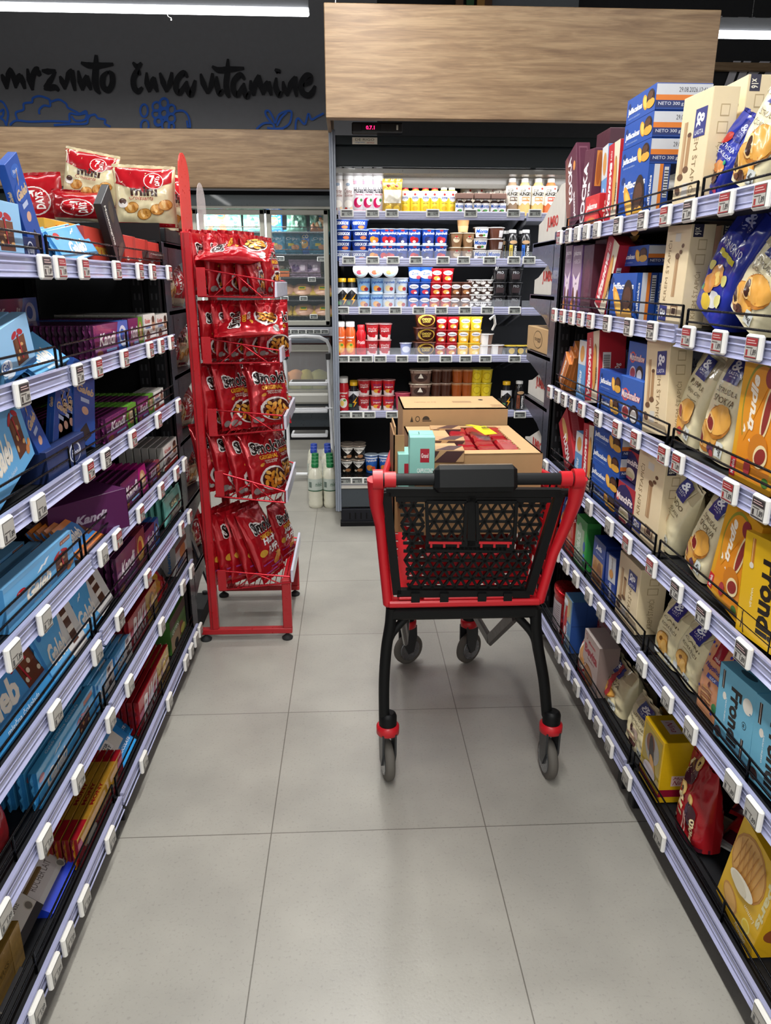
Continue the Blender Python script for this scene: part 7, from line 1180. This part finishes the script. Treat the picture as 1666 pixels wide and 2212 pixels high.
# fifth
P('L', 4, 'gbag', (-60, 1470), (112, 1372), 'large blue rice chocolate bar', BAR, 'chocolate_bar', n=2, gap=.006, lean=25, h=.15, inset=.03); P('L', 4, 'gbar2', (104, 1362), (180, 1306), 'blue and white cream chocolate bar', BAR, 'chocolate_bar', n=4, gap=.006, lean=18); P('L', 4, 'gbar2', (172, 1302), (240, 1242), 'blue and white cream chocolate bar leaning', BAR, 'chocolate_bar', n=4, gap=.007, lean=20, roll=-4)
P('L', 4, 'kc', (249, 1208), (312, 1160), 'purple chocolate bar with peanut print', BAR, 'chocolate_bar', n=6, gap=.006, d=.014); P('L', 4, 'ks', (312, 1152), (342, 1130), 'purple chocolate bar with blue swirl print', BAR, 'chocolate_bar', n=6, gap=.006, d=.014); P('L', 4, 'teal', (358, 1085), (392, 1050), 'teal green sweets bag', 'sweets bag', 'sweets_bag', n=5, gap=.002, d=.022)
# sixth
P('L', 5, 'redn', (-70, 1790), (28, 1728), 'red gift chocolate bag', 'sweets bag', 'sweets_bag', n=3, inset=.04, lean=10); P('L', 5, 'glong', (78, 1672), (202, 1498), 'long light blue chocolate bar', BAR, 'chocolate_bar', n=4, gap=.008); P('L', 5, 'gbar2', (205, 1482), (243, 1428), 'blue and white cream chocolate bar', BAR, 'chocolate_bar', n=5, gap=.006); P('L', 5, 'gbar2', (247, 1420), (282, 1372), 'blue and white cream chocolate bar', BAR, 'chocolate_bar', n=4, gap=.006)
P('L', 5, 'riki', (276, 1345), (337, 1262), 'shiny red wafer bar', BAR, 'chocolate_bar', n=5, gap=.004); P('L', 5, 'yelr', (332, 1252), (370, 1225), 'red and yellow foil candy bag', 'sweets bag', 'sweets_bag', inset=.03, lean=35, h=.12); P('L', 5, 'dgrey', (345, 1225), (375, 1200), 'dark grey chocolate pouch', 'sweets bag', 'sweets_bag', inset=.07, lean=25, n=2); P('L', 5, 'bueno', (378, 1185), (402, 1162), 'white and blue wafer multipack box', 'box', 'wafer_box', n=3)
# bottom
P('L', 6, 'gold', (-16, 2215), (58, 2090), 'gold chocolate box', C_, 'chocolate_box', inset=.06, d=.16, h=.10, n=1); P('L', 6, 'gold', (-90, 2330), (-22, 2230), 'gold chocolate box', C_, 'chocolate_box', inset=.05, h=.08)
P('L', 6, 'noir', (-2, 2140), (48, 2062), 'white and black dark chocolate box', C_, 'chocolate_box', inset=.05, lean=55, h=.15, d=.03); P('L', 6, 'cartb', (30, 2068), (104, 1962), 'torn brown display carton', 'carton', 'display_carton', inset=.10, h=.05, d=.18); P('L', 6, 'noir', (40, 2052), (98, 1975), 'white and black dark chocolate box', C_, 'chocolate_box', inset=.06, lean=50, h=.15, d=.03, dz=.03)
P('L', 6, 'rocher', (112, 1958), (170, 1878), 'white and bright blue praline box', C_, 'chocolate_box', inset=.04, lean=60, h=.2, d=.04, dz=.01); P('L', 6, 'mony', (166, 1815), (262, 1625), 'yellow and red foil biscuit bar', BAR, 'chocolate_bar', n=5, gap=.004, d=.016)
for i in range(3): P('L', 6, 'ritter', (235-6*i, 1610+4*i), (290-6*i, 1545+4*i), 'square blue alpine milk chocolate bar', BAR, 'chocolate_bar', inset=.035+.02*i, lean=45, h=.12, dz=.004+.018*i)
P('L', 6, 'riki', (300, 1530), (362, 1392), 'shiny red wafer bar', BAR, 'chocolate_bar', n=5, gap=.004, d=.016); P('L', 6, 'greenb', (366, 1345), (398, 1290), 'green and white nut chocolate carton', 'carton', 'display_carton', inset=.05, d=.1); P('L', 6, 'cartb', (370, 1275), (402, 1235), 'plain brown torn carton', 'carton', 'display_carton', inset=.12, n=1)
# ================================================================ end caps
def endcap(x0, x1, y0, side, ZS, label):
    t = empty('end_shelving', ((x0+x1)/2, y0+.25, 0), label, 'shelving'); ox, oy = t.location.x, t.location.y
    GR = ('3f424d', 'paint'); E1 = x0 if side == 'R' else x1; sg = 1 if side == 'R' else -1
    mb = MB(); mb.box(x0-ox, y0-oy, 0, x1-ox, y0+.015-oy, 1.66, ('0f1012', 'black')); 
    mb.obj('back_panel', t)
    for k in (.03, .09): mb = MB(); e = E1+sg*k; mb.box(e-.02-ox, y0-.03-oy, .1, e+.02-ox, y0-.001-oy, 1.60, ('141518', 'black'), .002); slots(mb, e-ox, y0-.0305-oy, .15, 1.6, 'y', 1, ('3a3b3e', 'black')); mb.obj('slotted_upright', t)
    mb = MB(); mb.box(E1-ox, y0-oy, .06, E1+sg*.02-ox, y0+.11-oy, 1.65 if side == 'R' else 1.60, GR, .003); mb.obj('side_post', t)
    for z in ZS:
        mb = MB(); mb.box(x0-ox, y0+.05-oy, z-.02, x1-ox, y0+.45-oy, z, ('2a2c32', 'paint'), .003); sh = mb.obj('shelf', t)
        mb = MB(); mb.prism([(y0+.1, z-.13), (y0+.1, z), (y0+.46, z), (y0+.46, z-.045), (y0+.38, z-.055), (y0+.2, z-.09)], E1-ox, E1+sg*.006-ox, GR, lambda a, b, d: (d, a-oy, b)); mb.obj('bracket', sh)
    mb = MB(); mb.box(x0-ox, y0+.02-oy, .0, x1-ox, y0+.43-oy, .06, ('1c1d20', 'black'), .003); mb.obj('plinth', t)
    mb = MB(); mb.bar((E1-ox+sg*.01, y0+.09-oy, .5), (E1-ox+sg*.01, y0+.42-oy, .12), .01, .03, GR); mb.obj('brace', t)
    for yy in (y0+.06, y0+.42): mb = MB(); mb.lathe([(.022, 0), (.022, .02), (.012, .03), (.012, .07)], ('232426', 'rubber'), 14, c=(E1+sg*.03-ox, yy-oy, 0)); mb.obj('foot', t)
    return t
REC = [1.622, 1.412, 1.175, .97, .70]
endcap(XR+.02, 2.0, YRE+.035, 'R', REC, 'dark end-of-aisle shelving with display boxes behind the right gondola')
endcap(-1.75, XL-.035, YLE+.035, 'L', [1.60, 1.36, 1.12, .86, .6, .3], 'dark end-of-aisle shelving behind the left gondola and red rack')
def jumbo(z, h, y0, label, col='c6c2ba'):
    x = XR+.045; t = empty('display_box', (x+.15, y0+.2, z+.001), label, 'display box'); M_ = (col, 'matt')
    pr = [(-.2, 0), (-.2, h), (-.12, h*1.0), (.13, h*.45), (.2, h*.38), (.2, 0)]
    for s in (-1, 1):
        mb = MB(); mb.prism(pr, s*.15-.002, s*.15+.002, M_, lambda a, b, d: (d, a, b)); sd = mb.obj('side', t)
        if s < 0:
            mb = MB(); art(mb, shade([T('JUMBO', 0, 0, 1, 1, 'b83a34', st='B')], 'matt'), lambda u, v, l: (-.1525-l, .06-u*.17+.0, .04+v*.055)); mb.obj('lettering', sd)
    for nm, B in (('back', (-.148, -.2, 0, .148, -.196, h)), ('front', (-.148, .196, 0, .148, .2, h*.38)), ('bottom', (-.148, -.196, 0, .148, .196, .004))): mb = MB(); mb.box(*B, M_); mb.obj(nm, t)
    if h > .18: mb = MB(); mb.box(-.12, -.2012, .06, -.04, -.2005, .13, ('a39a8a', 'gloss')); mb.obj('tape', t)
    return t
EY = YRE+.10
jumbo(REC[0], .20, EY+.2-.2, 'white display box lettered JUMBO on the highest end shelf'); jumbo(REC[1]+.0, .155, EY+.02, 'white display box lettered JUMBO on the second end shelf'); jumbo(REC[3]+.0, .155, EY+.02, 'white display box lettered JUMBO with a pink bag in it'); jumbo(REC[4]+.0, .17, EY+.02, 'white display box holding an orange bag, lowest on the end shelf')
mb = MB(); mb.box(-.15, -.19, 0, .15, .2, .10, ('b59468', 'matt'), .002); art(mb, shade([E(.5, .5, .2, .38, '6a5434'), E(.5, .5, .18, .34, 'b59468'), T('noggi', .36, .38, .64, .62, '5a4428')], 'matt'), lambda u, v, l: (-.15-l, .2-u*.39, v*.10)); o = mb.obj('kraft_box', None, loc=(XR+.18, EY+.24, REC[2]+.001)); tag(o, 'kraft cardboard box lettered noggi on the end shelf', 'box')
for k, (z, c, fin, nm, hh, y) in enumerate(((REC[2]+.105, '9a9c9c', 'foil', 'silver foil coffee pouch standing on the kraft box', .10, .28), (REC[1]+.04, 'a8202c', 'gloss', 'red pouch sticking out of the second white display box', .15, .32), (REC[3]+.05, 'b07c88', 'foil', 'pink foil pouch sticking out of a white display box', .17, .36), (REC[4]+.06, 'd0641c', 'gloss', 'orange pouch sticking out of the lowest white display box', .17, .34), (REC[0]+.05, 'c8b83c', 'gloss', 'yellow and green pouch in the highest white display box', .15, .16))):
    for i in range(2): o = pack_bag(.16, hh, .07, c, [E(.5, .5, .25, .2, ('5f9a4c' if k == 4 else 'c8c0c0'))] if k != 2 else [], fin, 'gusset', 30+k, .008).obj('pouch', None, loc=(XR+.12+.12*i, EY+y-.1, z+.004), rot=(0, R(2), R(-75+10*i))); auto(o, nm, 'pouch', 'by the dairy cooler', row=i)
# croissant bags on the left end shelving
def days(seed, style=0):
    f = [PO([(0, .72), (.5, .55), (1, .78), (1, 1), (0, 1)], 'a0141e') if style == 0 else Q(0, 0, 1, 1, 'a0141e'), Q(0, 0, 1, .06, 'a0141e')]
    def seven(x, y, s): return [E(x, y, .19*s, .17*s, 'e8dcd8'), E(x, y, .175*s, .155*s, 'b01822'), T('7', x-.08*s, y-.06*s, x+.03*s, y+.12*s, 'f4efec', st='B'), T('DAYS', x+.02*s, y-.1*s, x+.12*s, y+.1*s, 'f4efec', 90, 'B')]
    if style == 0:
        f += [T('mini', .28, .50, .72, .66, '3a2018', st='B'), T('Croissants', .25, .43, .65, .5, 'a83430', st='i')]+seven(.66, .76, .85)
        for x, y in ((.28, .3), (.48, .2), (.7, .28), (.84, .36)): f += [E(x, y, .12, .09, 'a86c2c', 15), E(x, y, .11, .08, 'd39a4c', 15), E(x-.03, y+.01, .03, .07, 'e6bc78', 15), E(x+.04, y, .02, .06, 'b87c38', 15)]
        f += [E(.14, .36, .08, .07, 'e6e0dc'), E(.14, .4, .06, .05, '4a2c24')]
    else: f += seven(.5, .5, 1.6)+[Q(0, 0, 1, .16, 'd8cfae')]
    return pack_bag(.26, .235, .10, 'd6cba4' if style == 0 else 'a0141e', f, 'gloss', 'pillow', seed, .009, n=3).mesh('croissant_bag')
D0, D1, D2 = days(41), days(42), days(43, 1); ET = 1.60+.004
def cbag(m, x, y, z, rot, lab, sc=1): o = link('croissant_bag', m, None, (x, y, z), rot, (sc,)*3 if not isinstance(sc, tuple) else sc); tag(o, lab, 'croissant bag'); return o
mb = MB(); mb.box(-.115, 0, 0, .13, .32, .05, ('1c1d20', 'plastic'), .004); o = mb.obj('black_crate', None, loc=(-.80, 2.90, 1.601)); tag(o, 'black plastic riser crate under the croissant bags', 'crate')
cbag(D2, -.985, 2.92, 1.665, (R(4), R(2), R(3)), 'red croissant bag lying at the bottom of the pile with a round emblem', (.80, 1.4, .46))
cbag(D0, -.965, 2.97, 1.745, (R(-6), R(10), R(4)), 'cream and red mini croissant bag tilted on top of the pile', .74)
cbag(D1, -.745, 2.93, 1.660, (R(-4), R(1), R(8)), 'cream and red mini croissant bag standing on the black riser crate', .86)
cbag(D1, -.655, 3.06, 1.65, (R(-2), R(2), R(60)), 'cream croissant bag seen edge-on beside the red rack', .85)
cbag(D2, -1.16, 3.0, 1.655, (R(-4), R(-4), R(12)), 'red croissant bag behind the leaning dark blue boxes', .8)
for i, z in enumerate((1.37, 1.13, .87, .61, .31)):
    for j in range(3): cbag(D2 if (i+j) % 2 == 0 else D0, -.715+.012*j, 2.925+.11*j, z, (R(-4), R(3), R(84-4*j)), ('red' if (i+j) % 2 else 'cream')+' croissant bag '+('nearest', 'in the middle', 'farthest')[j]+' on the '+ordn(i+2)+' shelf behind the red rack', .78)
name_all()
